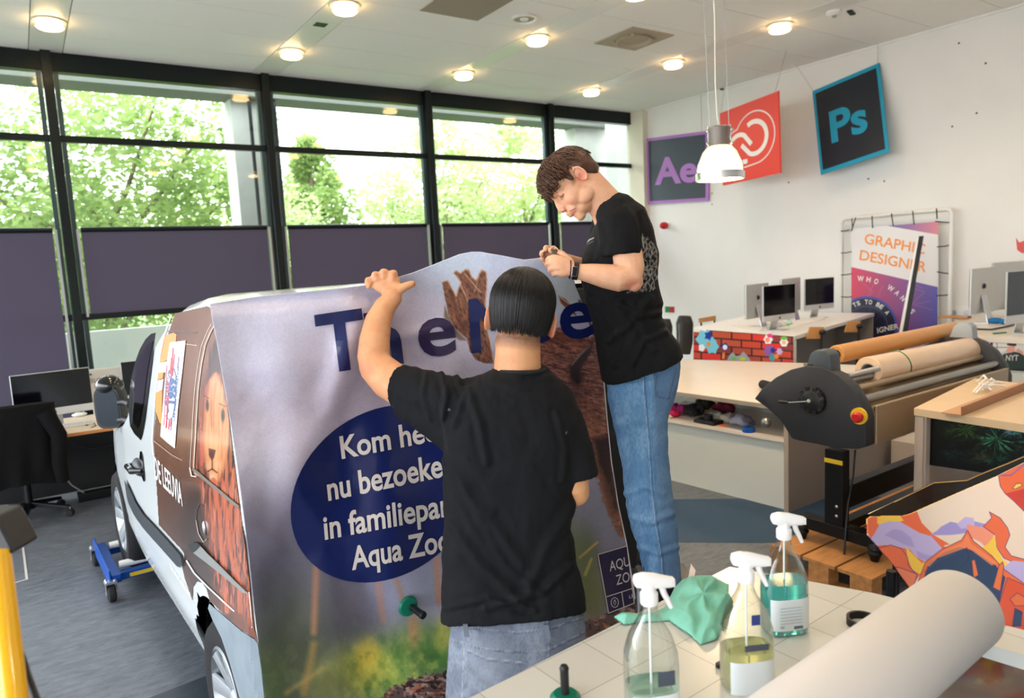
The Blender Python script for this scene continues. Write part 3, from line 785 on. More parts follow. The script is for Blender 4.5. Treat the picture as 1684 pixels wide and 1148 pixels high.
# lower dark moulding, door handle, seams
mould = [(208, 787), (214, 797), (226, 824), (240, 845), (262, 868), (285, 893), (301, 911), (304, 920), (303, 932), (297, 931), (280, 912), (258, 888), (240, 868), (224, 846), (214, 824)]
sideshape('side_moulding', mould, M_vdark, .012)
sill = [(346, 992), (344, 1000), (352, 1020), (366, 1048), (380, 1090), (396, 1148), (402, 1170), (440, 1170), (434, 1100), (429, 1056), (400, 1038), (372, 1014)]
sideshape('quarter_panel', sill, mat('primer_grey', (128, 140, 148), .5, vary=.12, vscale=9), .004)
y_, z_ = [float(a) for a in sidept(229, 768)]
hb = MB(); hb.ell(Vector(vpt(y_, z_, .0)), (.03, .10, .045), Matrix.Rotation(TH, 3, 'Z')); hb.build('door_handle', M_vdark, van, smooth=True)
hb = MB(); hb.tube([Vector(vpt(y_ - .09, z_ + .0, .005)), Vector(vpt(y_ - .06, z_, .045)), Vector(vpt(y_ + .06, z_, .045)), Vector(vpt(y_ + .09, z_, .005))], [.012, .016, .016, .012], 8)
hb.build('grip', M_vblack, van, smooth=True)
lk = [(232, 742), (234, 742), (236, 752), (240, 790), (238, 792), (233, 780), (230, 760)]
sideshape('handle_recess', lk, M_vblack, .005)
# brown wrapped panel behind the front door, painted with a lion picture
M_wrap = artmat('wrap_picture', .22, coat=.4)
wrapP = [(287, 515), (340, 503), (352, 508), (360, 560), (372, 640), (384, 740), (398, 850), (414, 965), (421, 1032), (429, 1056), (400, 1038), (372, 1014), (350, 992), (346, 990), (341, 970), (333, 958), (325, 957), (319, 966), (318, 990), (305, 953), (300, 932),
         (303, 925), (304, 912), (300, 905), (285, 889), (262, 864), (258, 800), (254, 745), (252, 722), (256, 690), (260, 640), (267, 590), (276, 550)]
def paint_wrap(X, Y):
    A = Art(X, Y, (126, 86, 66))
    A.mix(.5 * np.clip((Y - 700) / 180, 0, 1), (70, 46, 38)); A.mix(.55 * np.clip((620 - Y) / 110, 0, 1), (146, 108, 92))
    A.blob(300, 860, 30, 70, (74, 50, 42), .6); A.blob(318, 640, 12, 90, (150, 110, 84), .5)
    st = lambda s, k=3: fbm(X / 2.0 + Y / 60, Y / 34, s, k)
    # mane
    mane = [(345, 572), (356, 555), (364, 600), (376, 680), (388, 760), (402, 860), (420, 1000), (424, 1040), (396, 1010), (372, 985), (352, 960), (345, 900), (332, 820), (322, 770), (326, 700), (335, 630)]
    m = A.poly(mane, (150, 84, 62), soft=6)
    A.mix(m * np.clip((st(5) - .45) * 5, 0, 1), (196, 116, 88)); A.mix(m * np.clip((st(9) - .5) * 6, 0, 1), (66, 34, 30))
    A.poly([(347, 578), (357, 552), (366, 610), (356, 615), (348, 640), (338, 690), (332, 720), (336, 640)], (58, 40, 40), soft=7, a=.8)
    m2 = A.poly([(335, 640), (352, 612), (362, 618), (352, 650), (345, 700), (338, 760), (328, 770), (330, 700)], (186, 96, 78), soft=4, a=.8); A.mix(m2 * np.clip((st(13) - .45) * 5, 0, 1) * .6, (120, 56, 50))
    # face
    m3 = A.poly([(345, 625), (356, 612), (368, 640), (377, 690), (376, 730), (370, 765), (362, 790), (350, 792), (340, 770), (336, 735), (338, 680)], (222, 146, 98), soft=6)
    A.mix(m3 * np.clip((st(21) - .55) * 5, 0, 1) * .5, (176, 96, 60))
    A.blob(356, 650, 8, 22, (236, 168, 120), .6); A.blob(352, 735, 9, 26, (240, 172, 120), .8)
    A.blob(342, 667, 2.6, 9, (40, 30, 30), .95); A.blob(367.5, 683, 3, 11, (26, 30, 34), 1); A.line([(336, 650), (344, 655)], 2, (120, 60, 44), .8); A.line([(362, 664), (371, 668)], 2, (120, 60, 44), .8)
    A.line([(356, 630), (352, 660), (353, 700)], 2, (176, 100, 66), .5)
    A.poly([(344, 737), (356, 740), (353, 753), (349, 757), (345, 750)], (98, 44, 46), soft=2); A.blob(347, 746, 2, 3, (48, 20, 24), .9)
    A.line([(350, 756), (350, 772)], 1.5, (60, 30, 28)); A.line([(343, 775), (350, 771), (358, 777)], 2, (70, 36, 30)); A.blob(350, 785, 6, 8, (220, 190, 160), .7); A.blob(343, 766, 5, 7, (226, 180, 140), .6); A.blob(359, 766, 6, 8, (226, 180, 140), .5)
    # flowing orange hair below
    for i, (a, b, c_, wd) in enumerate([(352, 366, 372, 9), (366, 378, 394, 7), (345, 352, 362, 5), (374, 392, 412, 4), (378, 385, 396, 4)]):
        P = [(a, 790), (b - 3, 850), (b + 2, 910), (c_, 960), (c_ + 3, 1005)]
        A.mix(np.clip((wd / 2 - segdist(X, Y, P, False)) / 3 + .5, 0, 1) * np.clip((st(31 + i) - .25) * 4, 0, 1), (196, 104, 72))
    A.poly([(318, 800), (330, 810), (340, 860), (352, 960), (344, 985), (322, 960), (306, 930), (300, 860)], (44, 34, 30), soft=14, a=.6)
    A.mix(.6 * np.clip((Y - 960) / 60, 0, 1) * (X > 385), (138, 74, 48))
    A.grain(.12, 3, 30, 17)
    return A.c
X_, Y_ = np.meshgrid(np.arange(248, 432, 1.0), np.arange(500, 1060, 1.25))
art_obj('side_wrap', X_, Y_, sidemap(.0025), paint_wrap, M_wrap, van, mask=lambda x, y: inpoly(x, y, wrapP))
# seams, slide rail, grip, fuel flap
M_seam = mat('seam_dark', (40, 28, 24), .5); M_clear = mat('clear_edge', (214, 196, 180), .2)
def curve(name, pts, wd, m, off): return laid(name, [stroke2(pts, wd)], one(sidemap(off)), m, van, None)
seam = [(352, 532), (344, 548), (336, 568), (330, 600), (325, 640), (322, 690), (320, 730), (318, 765), (320, 778), (326, 782)]
curve('door_seam', seam, 3.0, mat('seam_brown', (120, 66, 34), .35), .004); curve('seam_highlight', [(x + 3, y) for x, y in seam], 1.6, M_clear, .0055); curve('seam_highlight', [(x - 3, y) for x, y in seam[:-1]], .9, M_clear, .0055)
curve('slide_rail', [(320, 770), (340, 787), (360, 803), (380, 820), (396, 833)], 5, mat('rail_grey', (150, 140, 130), .25, .4), .008)
curve('rail_end', [(316, 768), (319, 782), (327, 783)], 2.5, M_clear, .009)
sideshape('grip_strip', [(313, 897), (318, 891), (330, 892), (345, 908), (370, 932), (395, 957), (414, 975), (404, 973), (372, 946), (345, 925), (322, 908)], mat('grip_grey', (150, 152, 148), .3, .3), .01)
sideshape('grip_shade', [(313, 897), (318, 891), (330, 892), (334, 897), (328, 904), (322, 908)], M_black, .011)
curve('fuel_flap', [(336, 832), (330, 828), (325, 838), (324, 855), (328, 876), (336, 890), (342, 886)], 1.1, M_seam, .005); curve('fuel_flap_edge', [(325, 855), (329, 877), (337, 891), (343, 886)], 1.0, M_clear, .006)
MB().ell(Vector(sidemap(.004)(np.array(338.5), np.array(868.))), (.008, .014, .026)).build('lock_cap', M_alu, van, smooth=True)
curve('white_outline', [(309, 921), (322, 942), (345, 965), (372, 990), (418, 1031), (417.5, 1010), (414, 972)], 2.2, M_white, .006)
curve('top_seam', [(277, 545), (300, 545.5), (324, 547)], 1.8, M_seam, .005); curve('top_seam', [(282, 563), (300, 565), (325, 568)], 1.0, M_clear, .005)
curve('cargo_crease', [(254, 724), (268, 735), (285, 748), (302, 757)], 2.0, mat('crease_brown', (156, 122, 104), .3), .005)
curve('panel_edge', [(283, 518), (272, 550), (264, 590), (258, 640), (254, 690), (252, 724), (254, 748)], 1.6, M_white, .006)
# the white patch and sticker with the badge, the orange backing, and the lettering
M_or = mat('sticker_orange', (236, 134, 30), .4); M_bl = mat('badge_blue', (38, 84, 140), .4); M_rd = mat('badge_red', (206, 52, 76), .4); M_pu = mat('badge_purple', (140, 70, 140), .4)
sideshape('orange_patch', [(272, 552), (286, 547), (291, 550), (290, 562), (281, 564), (277, 592), (264, 597), (266, 575)], M_or, .004)
sideshape('orange_patch', [(262, 612), (270, 610), (269, 622), (260, 625)], M_or, .004)
sideshape('orange_patch', [(258, 645), (268, 642), (267, 697), (264, 695), (259, 680), (256, 662)], M_or, .004)
sideshape('pale_patch', [(263, 597), (276, 594), (275, 612), (261, 613)], mat('pale_pink', (236, 210, 206), .5), .004); sideshape('pale_patch', [(261, 626), (270, 623), (268, 641), (259, 645)], mat('pale_pink', (236, 210, 206), .5), .004)
stk = sideshape('badge_sticker', [(281, 563), (307, 560), (302, 610), (295, 670), (290, 737), (278, 728), (266, 717), (268, 690), (272, 640), (276, 600)], mat('sticker_white', (240, 240, 242), .35), .006)
def sl(name, shapes, m, off=.0075): return laid(name, shapes, one(sidemap(off)), m, stk, None)
# badge rows run up the sticker (reading upwards)
red = [stroke2([(288 - .018 * 0 + dx * 1.0 + t_ * .0, 0)] * 2, 1) for dx, t_ in []]
bars = []
for (x0, y0, x1, y1, wd) in [(287, 572, 284, 622, 2.2), (289.5, 582, 286.5, 618, 1.4), (284.5, 588, 282, 615, 1.8), (279, 655, 276, 704, 2.2), (281.5, 690, 280, 706, 1.8), (284.5, 686, 283, 701, 1.2), (277, 600, 272.5, 700, 1.2)]:
    bars.append(stroke2([(x0, y0), ((x0 + x1) / 2, (y0 + y1) / 2), (x1, y1)], wd))
sl('badge_bars', bars, M_rd)
sl('badge_bars_purple', [stroke2([(296.5, 586), (295.5, 598), (294, 606)], 1.2), stroke2([(285.5, 688), (284.5, 700), (283.5, 708)], 1.2)], M_pu)
sl('badge_outline', [stroke2([(281, 608), (279, 615), (283, 622), (280, 640), (277, 664), (280, 676), (275, 684), (281, 690), (287, 686), (290, 668), (292, 640), (292, 618), (289, 606), (285, 612)], 1.4)], M_bl)
def rowtext(s, a, b, wid, m, bold=.03):
    vs, fs = fit_text(s, a, b, wid, bold); return sl('sticker_text', [(vs, fs)], m)
rowtext('1959', (289, 664), (291.5, 622), (-9, -1.2), M_bl, .06)
rowtext('GILDE', (279.5, 668), (283, 628), (-5, -.6), M_rd, .03)
rowtext('DRUKKERIJ', (275, 663), (280, 620), (-2.4, -.3), M_bl, .02)
rowtext('CAR WRAP DECORATION', (290.5, 693), (297.5, 603), (-2.8, -.3), M_bl, .02)
vs, fs = fit_text('DE LEEUVIA', (257.5, 786), (303, 832), (-2.5, -36), .012); laid('side_lettering', [(vs, fs)], one(sidemap(.006)), M_white, van)
vs, fs = fit_text('WWW.LEEUVIA', (282, 934), (316, 984), (-1, -8), .03); laid('sill_lettering', [(vs, fs)], one(sidemap(.004)), M_white, van)
# white sill/rocker below the wrap is body colour; antenna stub and roof film
# mirror
mc = W(178, 671, 4.05); up = Vector((0, 0, 1)); rt = RIGHT.copy(); rt.z = 0; rt.normalize(); fw = Vector((FWD.x, FWD.y, 0)).normalized()
def rrect(c, rx, rz, yoff, p=4, n=28, tilt=0):
    L = []
    for k in range(n):
        a = 2 * math.pi * k / n; cx = abs(math.cos(a)) ** (2 / p) * (1 if math.cos(a) >= 0 else -1); sz = abs(math.sin(a)) ** (2 / p) * (1 if math.sin(a) >= 0 else -1)
        L.append(c + rt * rx * cx + up * rz * sz + fw * yoff)
    return L
k_ = 4.05 / FPX
mr = MB().loft([rrect(mc, 21 * k_, 34 * k_, -.01), rrect(mc, 22.5 * k_, 36 * k_, .02), rrect(mc, 20 * k_, 32 * k_, .09), rrect(mc, 11 * k_, 18 * k_, .13)]).build('mirror', M_black, van, smooth=True)
MB().loft([rrect(mc + rt * .003, 18 * k_, 30 * k_, -.013), rrect(mc + rt * .003, 18 * k_, 30 * k_, -.008)]).build('mirror_glass', mat('mirror_glass', (52, 58, 64), .02, 1), mr)
mc2 = mc + up * 39 * k_
MB().ell(mc2 + fw * .04 - up * .01, (22 * k_, .07, 17 * k_), Matrix.Rotation(math.radians(-34), 3, 'Z')).build('blind_spot_mirror', M_vblack, mr, smooth=True)
for py in (662, 691):
    MB().tube([W(196, py, 4.03), W(206, py - 1, 4.0), W(216, py + 2, 3.98)], [.016, .02, .03], 10).build('mirror_arm', M_black, mr, smooth=True)
# wheel dolly under the front wheel
M_bd = mat('dolly_blue', (24, 84, 176), .35, .3)
fwc = vloc(.085, WF[0], 0)
dl = thing('wheel_dolly', 'blue steel wheel dolly with small black casters under the van front wheel', 'dolly', fwc)
VXv, VYv = Vector(VX), Vector(VY)
dp = lambda x, y, z: vloc(x + .085, WF[0] + y, z)
fb = MB()
for s in (-1, 1):
    fb.prism([dp(-.16, s * .25 - .03, .09), dp(.22, s * .25 - .03, .09), dp(.22, s * .25 + .03, .09), dp(-.16, s * .25 + .03, .09)], (0, 0, .045))
fb.prism([dp(-.20, -.33, .10), dp(-.15, -.33, .10), dp(-.15, .33, .10), dp(-.20, .33, .10)], (0, 0, .05))
fb.prism([dp(.2, -.30, .10), dp(.25, -.30, .10), dp(.25, .30, .10), dp(.2, .30, .10)], (0, 0, .05))
fb.prism([dp(-.215, -.35, .08), dp(-.205, -.35, .08), dp(-.205, .35, .08), dp(-.215, .35, .08)], (0, 0, .11))
fb.build('frame', M_bd, dl, bevel=.004)
fb = MB().prism([dp(-.1, -.285, .10), dp(.15, -.285, .10), dp(.15, -.283, .10), dp(-.1, -.283, .10)], (0, 0, .022)); fb.build('warning_strip', mat('yellow_strip', (225, 190, 30), .5), dl)
for s in (-1, 1): MB().cyl(dp(-.14, s * .2, .16), dp(.18, s * .2, .16), .022).build('roller', M_white, dl, smooth=True)
for x in (-.21, .22):
    for s in (-1, 1):
        cc = dp(x, s * .34, .055)
        cs = MB().lathe([(0, -.022), (.04, -.022), (.052, -.015), (.055, 0), (.052, .015), (.04, .022), (0, .022)], cc, VXv, 24).build('caster', M_rubber, dl, smooth=True)
        MB().cyl(cc - VXv * .03, cc + VXv * .03, .016, n=12).build('hub', M_alu, cs)
        mb = MB()
        for e in (-1, 1): mb.prism([cc + VXv * e * .028 - VYv * .02, cc + VXv * e * .028 + VYv * .02, cc + VXv * e * .028 + VYv * .025 + up * .06, cc + VXv * e * .028 - VYv * .025 + up * .06], VXv * .004)
        mb.prism([cc - VXv * .032 - VYv * .03 + up * .06, cc + VXv * .032 - VYv * .03 + up * .06, cc + VXv * .032 + VYv * .03 + up * .06, cc - VXv * .032 + VYv * .03 + up * .06], up * .012)
        mb.build('fork', M_alu, cs)
        for e in (0, 1, 2, 3): MB().ell(cc + up * .075 + VYv * (.02 if e % 2 else -.02) + VXv * (.02 if e > 1 else -.02), .008, n=8, m=5).build('bolt', M_alu, dl)

# ================================================================== PRINTED SHEET over the van's rear
def gY(px, py):
    """distance plane (world Y) of the sheet at a picture point: rests on the tailgate, bulges and lifts top right"""
    px = np.asarray(px, float); py = np.asarray(py, float)
    y = np.full(px.shape, 2.065) + (px - 345) / 700 * .045
    y = y - .10 * np.clip((px - 690) / 300, 0, 1) ** 1.3 * np.clip((620 - py) / 200, 0, 1)
    y = y - .03 * np.exp(-((px - 565 + (py - 600) * .28) / 26) ** 2) * np.clip((py - 500) / 60, 0, 1) * np.clip((760 - py) / 120, 0, 1)
    y = y - .016 * np.exp(-((px - 480 + (py - 800) * .35) / 34) ** 2) * np.exp(-((py - 820) / 130) ** 2)
    y = y + .012 * np.sin(px / 47 + py / 90) + .008 * np.sin(px / 21 - py / 120) * np.clip((py - 450) / 200, 0, 1)
    y = y + .03 * np.exp(-((py - 500 + (px - 345) * .08) / 14) ** 2) * np.clip((680 - px) / 80, 0, 1)
    y = y - .012 * np.exp(-((py - 540 - (720 - px) * .25) / 12) ** 2) * np.exp(-((px - 700) / 70) ** 2)
    y = y + .016 * (fbm(px / 75, py / 75, 5, 2) - .5) + .003 * (fbm(px / 26, py / 26, 8, 2) - .5)
    return y
def sheetmap(off):
    def f(X, Y):
        X = np.asarray(X, float); Y = np.asarray(Y, float); r = rays(X, Y); t = (gY(X, Y) - off * 1.2) / r[..., 1]
        return np.array(CAMP) + r * t[..., None]
    return f
LE = [(345, 500), (350, 530), (357, 565), (368, 630), (380, 700), (392, 780), (401, 850), (410, 920), (418, 1000), (427, 1075), (436, 1150), (446, 1240)]
TE = [(345, 500), (390, 493), (430, 487), (480, 482), (520, 478), (560, 474), (600, 469), (640, 460), (680, 448), (710, 436), (735, 426), (755, 418), (775, 414), (790, 414), (805, 417), (825, 420), (845, 424), (862, 427), (880, 425), (905, 421), (925, 428), (940, 440)]
RE = [(940, 440), (946, 470), (957, 497), (972, 525), (984, 562), (992, 620), (998, 690), (1005, 760), (1016, 830), (1030, 895), (1044, 985), (1062, 1090), (1075, 1160)]
def along(P, t):
    P = np.array(P, float); d = np.r_[0, np.cumsum(np.hypot(*np.diff(P, axis=0).T))]; d /= d[-1]
    return np.interp(t, d, P[:, 0]), np.interp(t, d, P[:, 1])
NU, NV = 520, 560
u = np.linspace(0, 1, NU)[None, :]; v = np.linspace(0, 1, NV)[:, None]
lx, ly = along(LE, v[:, 0]); rx, ry = along(RE, v[:, 0]); tx, ty = along(TE, u[0]); bx, by = LE[-1][0] + (RE[-1][0] - LE[-1][0]) * u[0], LE[-1][1] + (RE[-1][1] - LE[-1][1]) * u[0]
def coons(l, r, t, b): return (1 - u) * l[:, None] + u * r[:, None] + (1 - v) * t[None, :] + v * b[None, :] - ((1 - u) * (1 - v) * t[0] + u * (1 - v) * t[-1] + (1 - u) * v * b[0] + u * v * b[-1])
SX = coons(lx, rx, tx, bx); SY = coons(ly, ry, ty, by)
def paint_sheet(X, Y):
    A = Art(X, Y, (178, 172, 196))
    A.mix(np.clip((Y - 520 + (X - 400) * .1) / 330, 0, 1), (146, 132, 150)); A.mix(.8 * np.clip((500 - Y) / 60, 0, 1), (176, 186, 216))
    A.mix(.8 * np.clip((Y - 760) / 200, 0, 1), (110, 104, 124))
    A.blob(400, 560, 120, 80, (190, 186, 208), .6); A.blob(610, 640, 60, 170, (148, 130, 144), .55, ang=.3); A.blob(460, 720, 110, 70, (188, 174, 190), .5)
    A.blob(420, 770, 60, 90, (196, 190, 208), .5); A.blob(850, 480, 90, 60, (178, 178, 200), .7); A.blob(760, 440, 60, 40, (190, 200, 228), .7)
    A.blob(930, 480, 40, 30, (156, 160, 160), .7)
    A.blob(450, 920, 70, 110, (92, 86, 102), .7); A.blob(520, 1000, 110, 100, (78, 74, 84), .75); A.blob(480, 1100, 80, 130, (58, 62, 46), .9); A.blob(440, 1130, 40, 60, (66, 78, 48), .8)
    A.blob(690, 960, 80, 60, (150, 150, 178), .8); A.blob(700, 1010, 60, 50, (164, 164, 184), .6)
    A.blob(640, 1110, 80, 60, (116, 146, 64), .9); A.blob(600, 1100, 50, 40, (172, 164, 70), .8); A.blob(700, 1060, 60, 40, (104, 132, 62), .8); A.blob(605, 1080, 20, 30, (220, 180, 70), .7)
    A.blob(540, 1130, 40, 50, (104, 104, 54), .7); A.blob(720, 1085, 30, 30, (70, 116, 56), .8); A.blob(730, 1040, 14, 30, (190, 180, 80), .7); A.blob(680, 1035, 10, 30, (196, 140, 100), .7)
    for (a, b, wd, c) in [((520, 930), (516, 1040), 9, (176, 112, 78)), ((618, 930), (630, 1020), 8, (170, 112, 84)), ((650, 950), (668, 1000), 8, (166, 116, 88)), ((718, 920), (722, 990), 10, (190, 120, 80)), ((516, 1060), (500, 1140), 12, (140, 110, 62)), ((470, 1140), (530, 1100), 6, (150, 120, 70))]:
        A.line([a, b], wd, c, .65, soft=9)
    A.blob(985, 850, 40, 60, (120, 116, 128), .7); A.blob(960, 930, 26, 60, (84, 92, 50), .8); A.blob(975, 985, 26, 40, (96, 96, 50), .8)
    A.line([(953, 917), (975, 898), (982, 892)], 3, (214, 160, 70), .9, 3); A.line([(962, 945), (972, 920)], 4, (214, 170, 70), .7, 4)
    A.blob(930, 900, 30, 60, (104, 116, 66), .5)
    gm = np.clip((Y - 1010) / 70, 0, 1) * np.clip((X - 540) / 60, .15, 1); gn = fbm(X / 11, Y / 15, 33, 3)
    A.mix(gm * np.clip((gn - .5) * 4, 0, 1) * .5, (188, 186, 96)); A.mix(gm * np.clip((.46 - gn) * 4, 0, 1) * .5, (52, 92, 50))
    # rocks along the lower edge
    rk = [(620, 1150), (650, 1128), (690, 1112), (735, 1104), (900, 1060), (960, 1022), (1000, 1008), (1046, 985), (1090, 1180), (620, 1190)]
    n1 = fbm(X / 10, Y / 6, 40, 3); n2 = vnoise(X / 5, Y / 3.4, 44)
    m = A.poly(rk, (84, 62, 60), soft=2, wob=16); A.mix(m * np.clip((n1 - .5) * 6, 0, 1), (150, 120, 112)); A.mix(m * np.clip((n2 - .62) * 8, 0, 1), (36, 26, 30)); A.mix(m * np.clip((vnoise(X / 7, Y / 5, 49) - .8) * 8, 0, 1), (180, 84, 48))
    # antlers
    fur = lambda s, a, l=7, th=1.9: fbm((X * math.cos(a) + Y * math.sin(a)) / l, (-X * math.sin(a) + Y * math.cos(a)) / th, s, 3)
    ant = [(727, 464), (736, 461), (743, 474), (750, 487), (753, 476), (758, 465), (752, 456), (746, 449), (750, 445), (757, 449), (761, 446), (766, 443), (771, 444), (776, 456), (783, 461), (787, 452), (792, 443), (799, 447), (801, 460), (800, 480), (799, 492), (797, 530), (806, 560), (812, 598), (796, 597), (783, 592), (772, 577), (768, 557), (758, 549), (748, 539), (738, 520), (733, 495)]
    m = A.poly(ant, (118, 74, 58), soft=2, wob=2); n = fur(60, 1.25)
    A.mix(m * np.clip((n - .5) * 4, 0, 1) * .6, (160, 112, 92)); A.mix(m * np.clip((fur(64, 1.1, 7) - .55) * 7, 0, 1) * .8, (60, 34, 30))
    A.line(ant[:24], 2.2, (198, 160, 140), .75, 1.5)
    A.line([(741, 480), (750, 510), (765, 548)], 6, (80, 46, 38), .6, 4); A.line([(757, 468), (772, 500), (780, 530)], 2, (210, 166, 140), .7, 2); A.line([(764, 450), (790, 480)], 2, (214, 170, 140), .6, 2); A.line([(788, 452), (780, 480)], 2, (190, 140, 120), .6, 2)
    A.poly([(731, 502), (738, 520), (752, 545), (768, 560), (756, 560), (738, 545), (730, 520)], (92, 70, 56), soft=3, a=.8)
    A.poly([(918, 486), (930, 492), (942, 506), (948, 520), (936, 512), (922, 498)], (110, 66, 52), soft=2); A.line([(920, 488), (940, 503)], 2, (180, 140, 120), .8)
    A.line([(953, 495), (970, 530), (980, 560)], 4, (70, 40, 36), .8, 3)
    # moose head and neck
    head = [(850, 575), (882, 556), (905, 545), (925, 538), (950, 552), (985, 556), (996, 600), (1002, 690), (1008, 760), (1018, 830), (1030, 880), (1022, 884), (1008, 866), (996, 830), (985, 795), (978, 765), (962, 730), (930, 690), (880, 640), (850, 610)]
    m = A.poly(head, (120, 72, 62), soft=4, wob=10)
    A.mix(m * np.clip((fur(70, .25, 8, 2.2) - .48) * 6, 0, 1) * .75, (172, 112, 94)); A.mix(m * np.clip((fur(75, .1, 8, 2.2) - .55) * 7, 0, 1) * .7, (64, 34, 32))
    A.mix(m * np.clip((Y - 640) / 60, 0, 1) * np.clip((fur(78, -.4, 7, 2.0) - .45) * 6, 0, 1) * .7, (150, 92, 62))
    A.poly([(975, 720), (1003, 718), (1009, 790), (1018, 840), (1008, 848), (992, 800)], (36, 22, 22), soft=10, a=.85)
    A.poly([(990, 770), (1002, 800), (1020, 868), (1030, 880), (1018, 880), (1000, 846), (984, 800)], (116, 74, 58), soft=5, a=.6, wob=8)
    A.poly([(936, 600), (950, 588), (965, 570), (976, 560), (972, 580), (958, 600), (948, 625), (938, 618)], (54, 38, 38), soft=4, a=.95); A.line([(940, 600), (955, 582), (970, 568)], 3, (150, 120, 108), .8, 2)
    A.blob(948, 622, 12, 14, (44, 28, 28), .9); A.blob(950, 628, 3, 3, (20, 14, 16), 1); A.blob(945, 650, 14, 18, (70, 46, 44), .6)
    A.line([(925, 555), (985, 575)], 10, (96, 52, 48), .5, 8)
    A.grain(.05, 2.5, 2.5, 90); A.grain(.04, 40, 40, 91); A.c = A.c * np.array([1.18, 1.20, 1.17])
    return A.c
M_sheet = artmat('printed_vinyl', .3, spec=.5, coat=.35)
sheet = art_obj('printed_sheet', SX, SY, sheetmap(0), paint_sheet, M_sheet)
sheet.data.materials[0] = M_sheet
settags(sheet, 'large glossy printed sheet with blue lettering and a moose draped over the van rear', 'banner')
sm = sheet.modifiers.new('thickness', 'SOLIDIFY'); sm.thickness = .0015; sm.offset = 1 if False else 0
NAVY = mat('print_navy', (22, 34, 92), .3, coat=.2); CREAM = mat('print_cream', (226, 216, 208), .3, coat=.3); DPUR = mat('print_purple', (36, 26, 64), .3, coat=.35)
def onsheet(name, shapes, m, off, step=5): return laid(name, shapes, one(sheetmap(off)), m, sheet, step)
for s, a, b, upv, bold in [('T', (528, 612), (606, 600.5), (-11, -90), .028), ('h', (608, 603), (664, 594.5), (-10, -84), .028), ('e', (690, 586), (752, 579), (-7, -85), .022),
                           ('M', (775, 578), (850, 568), (-5, -82), .028), ('o', (856, 566), (916, 558), (-3, -80), .022), ('e', (922, 557), (979, 551), (-4, -80), .022)]:
    vs, fs = fit_text(s, a, b, upv, bold); onsheet('big_letter', [(vs, fs)], NAVY if s != 'e' or a[0] > 900 else mat('print_plum', (50, 36, 78), .3, coat=.35), .004)
ell = onsheet('round_panel', [ellipse2(632, 812, 154, 143, shear=-.2)], NAVY, .003)
for s, a, b, upv in [('Kom heel', (562, 754), (728, 722), (-4, -35)), ('nu bezoeken', (540, 823), (748, 779), (-4, -37)), ('in familiepark', (534, 887), (764, 843), (-3, -37)), ('Aqua Zoo', (579, 937), (742, 904), (-3, -36))]:
    vs, fs = fit_text(s, a, b, upv, .022); laid('panel_text', [(vs, fs)], one(sheetmap(.0055)), CREAM, ell, 6)
bd = onsheet('zoo_badge', [poly([(983, 911.5), (1031, 897.5), (1043, 992.5), (1000.5, 1009)])], DPUR, .003)
L = [stroke2(q, 1.3) for q in ([(983.5, 912), (1031, 898)], [(1031, 898), (1043, 992)], [(1043, 992), (1001, 1008.5)], [(1001, 1008.5), (983.5, 912)], [(997.5, 981.6), (1041, 967.5)], [(1022.5, 974), (1026, 998)])]
cx, cy = 1011, 991; L.append(stroke2([(cx + 6 * math.cos(a / 4), cy + 8 * math.sin(a / 4)) for a in range(27)], 1)); L.append(stroke2([(cx, cy - 5), (cx + 2, cy), (cx, cy + 5), (cx - 2, cy), (cx, cy - 5)], .9))
laid('badge_lines', L, one(sheetmap(.005)), CREAM, bd)
for s, a, b, upv in [('AQU', (1003, 940), (1036, 930), (-1.5, -16)), ('ZO', (1014, 962.5), (1036, 956), (-1.5, -16)), ('LE', (1035, 984.5), (1042.5, 982), (-.6, -5.5))]:
    vs, fs = fit_text(s, a, b, upv, 0); laid('badge_text', [(vs, fs)], one(sheetmap(.005)), CREAM, bd)
# white cut edge at the right of the sheet
edge = laid('cut_edge', [stroke2([(p[0] + .6, p[1]) for p in RE[3:11]], 1.6)], one(sheetmap(.002)), M_white, sheet)
# green suction clamp on the sheet
M_gr = mat('green_plastic', (12, 112, 88), .35)
p = Vector(sheetmap(.003)(np.array(670.), np.array(996.)))
t = thing('suction_holder', 'round green holder with black knob pressed on the printed sheet below the blue panel', 'holder', p)
MB().lathe([(0, 0), (.033, 0), (.035, .005), (.03, .014), (0, .016)], p, (0, -1, 0), 28).build('disc', M_gr, t, smooth=True)
q = p + Vector((.008, -.012, -.002)); MB().lathe([(0, 0), (.011, 0), (.012, .05), (.014, .055), (.012, .064), (0, .066)], q, (.22, -.95, -.2), 20).build('knob', M_black, t, smooth=True)
# ================================================================== PEOPLE
F2 = Vector((FWD.x, FWD.y, 0)).normalized(); R2 = Vector((F2.y, -F2.x, 0)); UZ = Vector((0, 0, 1))
def pring(l, r, d, hd, p=2.4, n=36, tilt=0, skew=0):
    """closed ring through left and right silhouette points (px), half depth hd (m)"""
    a = W(l[0], l[1], d); b = W(r[0], r[1], d); c = (a + b) / 2; ax = (b - a) / 2; L = []
    for k in range(n):
        t = 2 * math.pi * k / n; ct, st = math.cos(t), math.sin(t)
        u_ = math.copysign(abs(ct) ** (2 / p), ct); v_ = math.copysign(abs(st) ** (2 / p), st)
        L.append(c + ax * u_ + F2 * (hd * v_ + skew) - UZ * tilt * min(v_, 0))
    return L
def foldfn(folds, amp=.004, sc=26, seed=1, fine=.0012):
    def f(co):
        px, py = to_px(co); d = amp * 2 * (fbm(px / sc, py / (sc * 1.6), seed, 3) - .5) + fine * 2 * (fbm(px / 6, py / 9, seed + 5, 2) - .5)
        for pts, wd, a in folds:
            s = segdist(px, py, pts, False); L = np.exp(-(s / wd) ** 2); d = d + a * L - a * .6 * np.exp(-((s - wd * 1.6) / wd) ** 2)
        return d
    return f
def frame(R_, F_, U_): return Matrix((R_, F_, U_)).transposed()
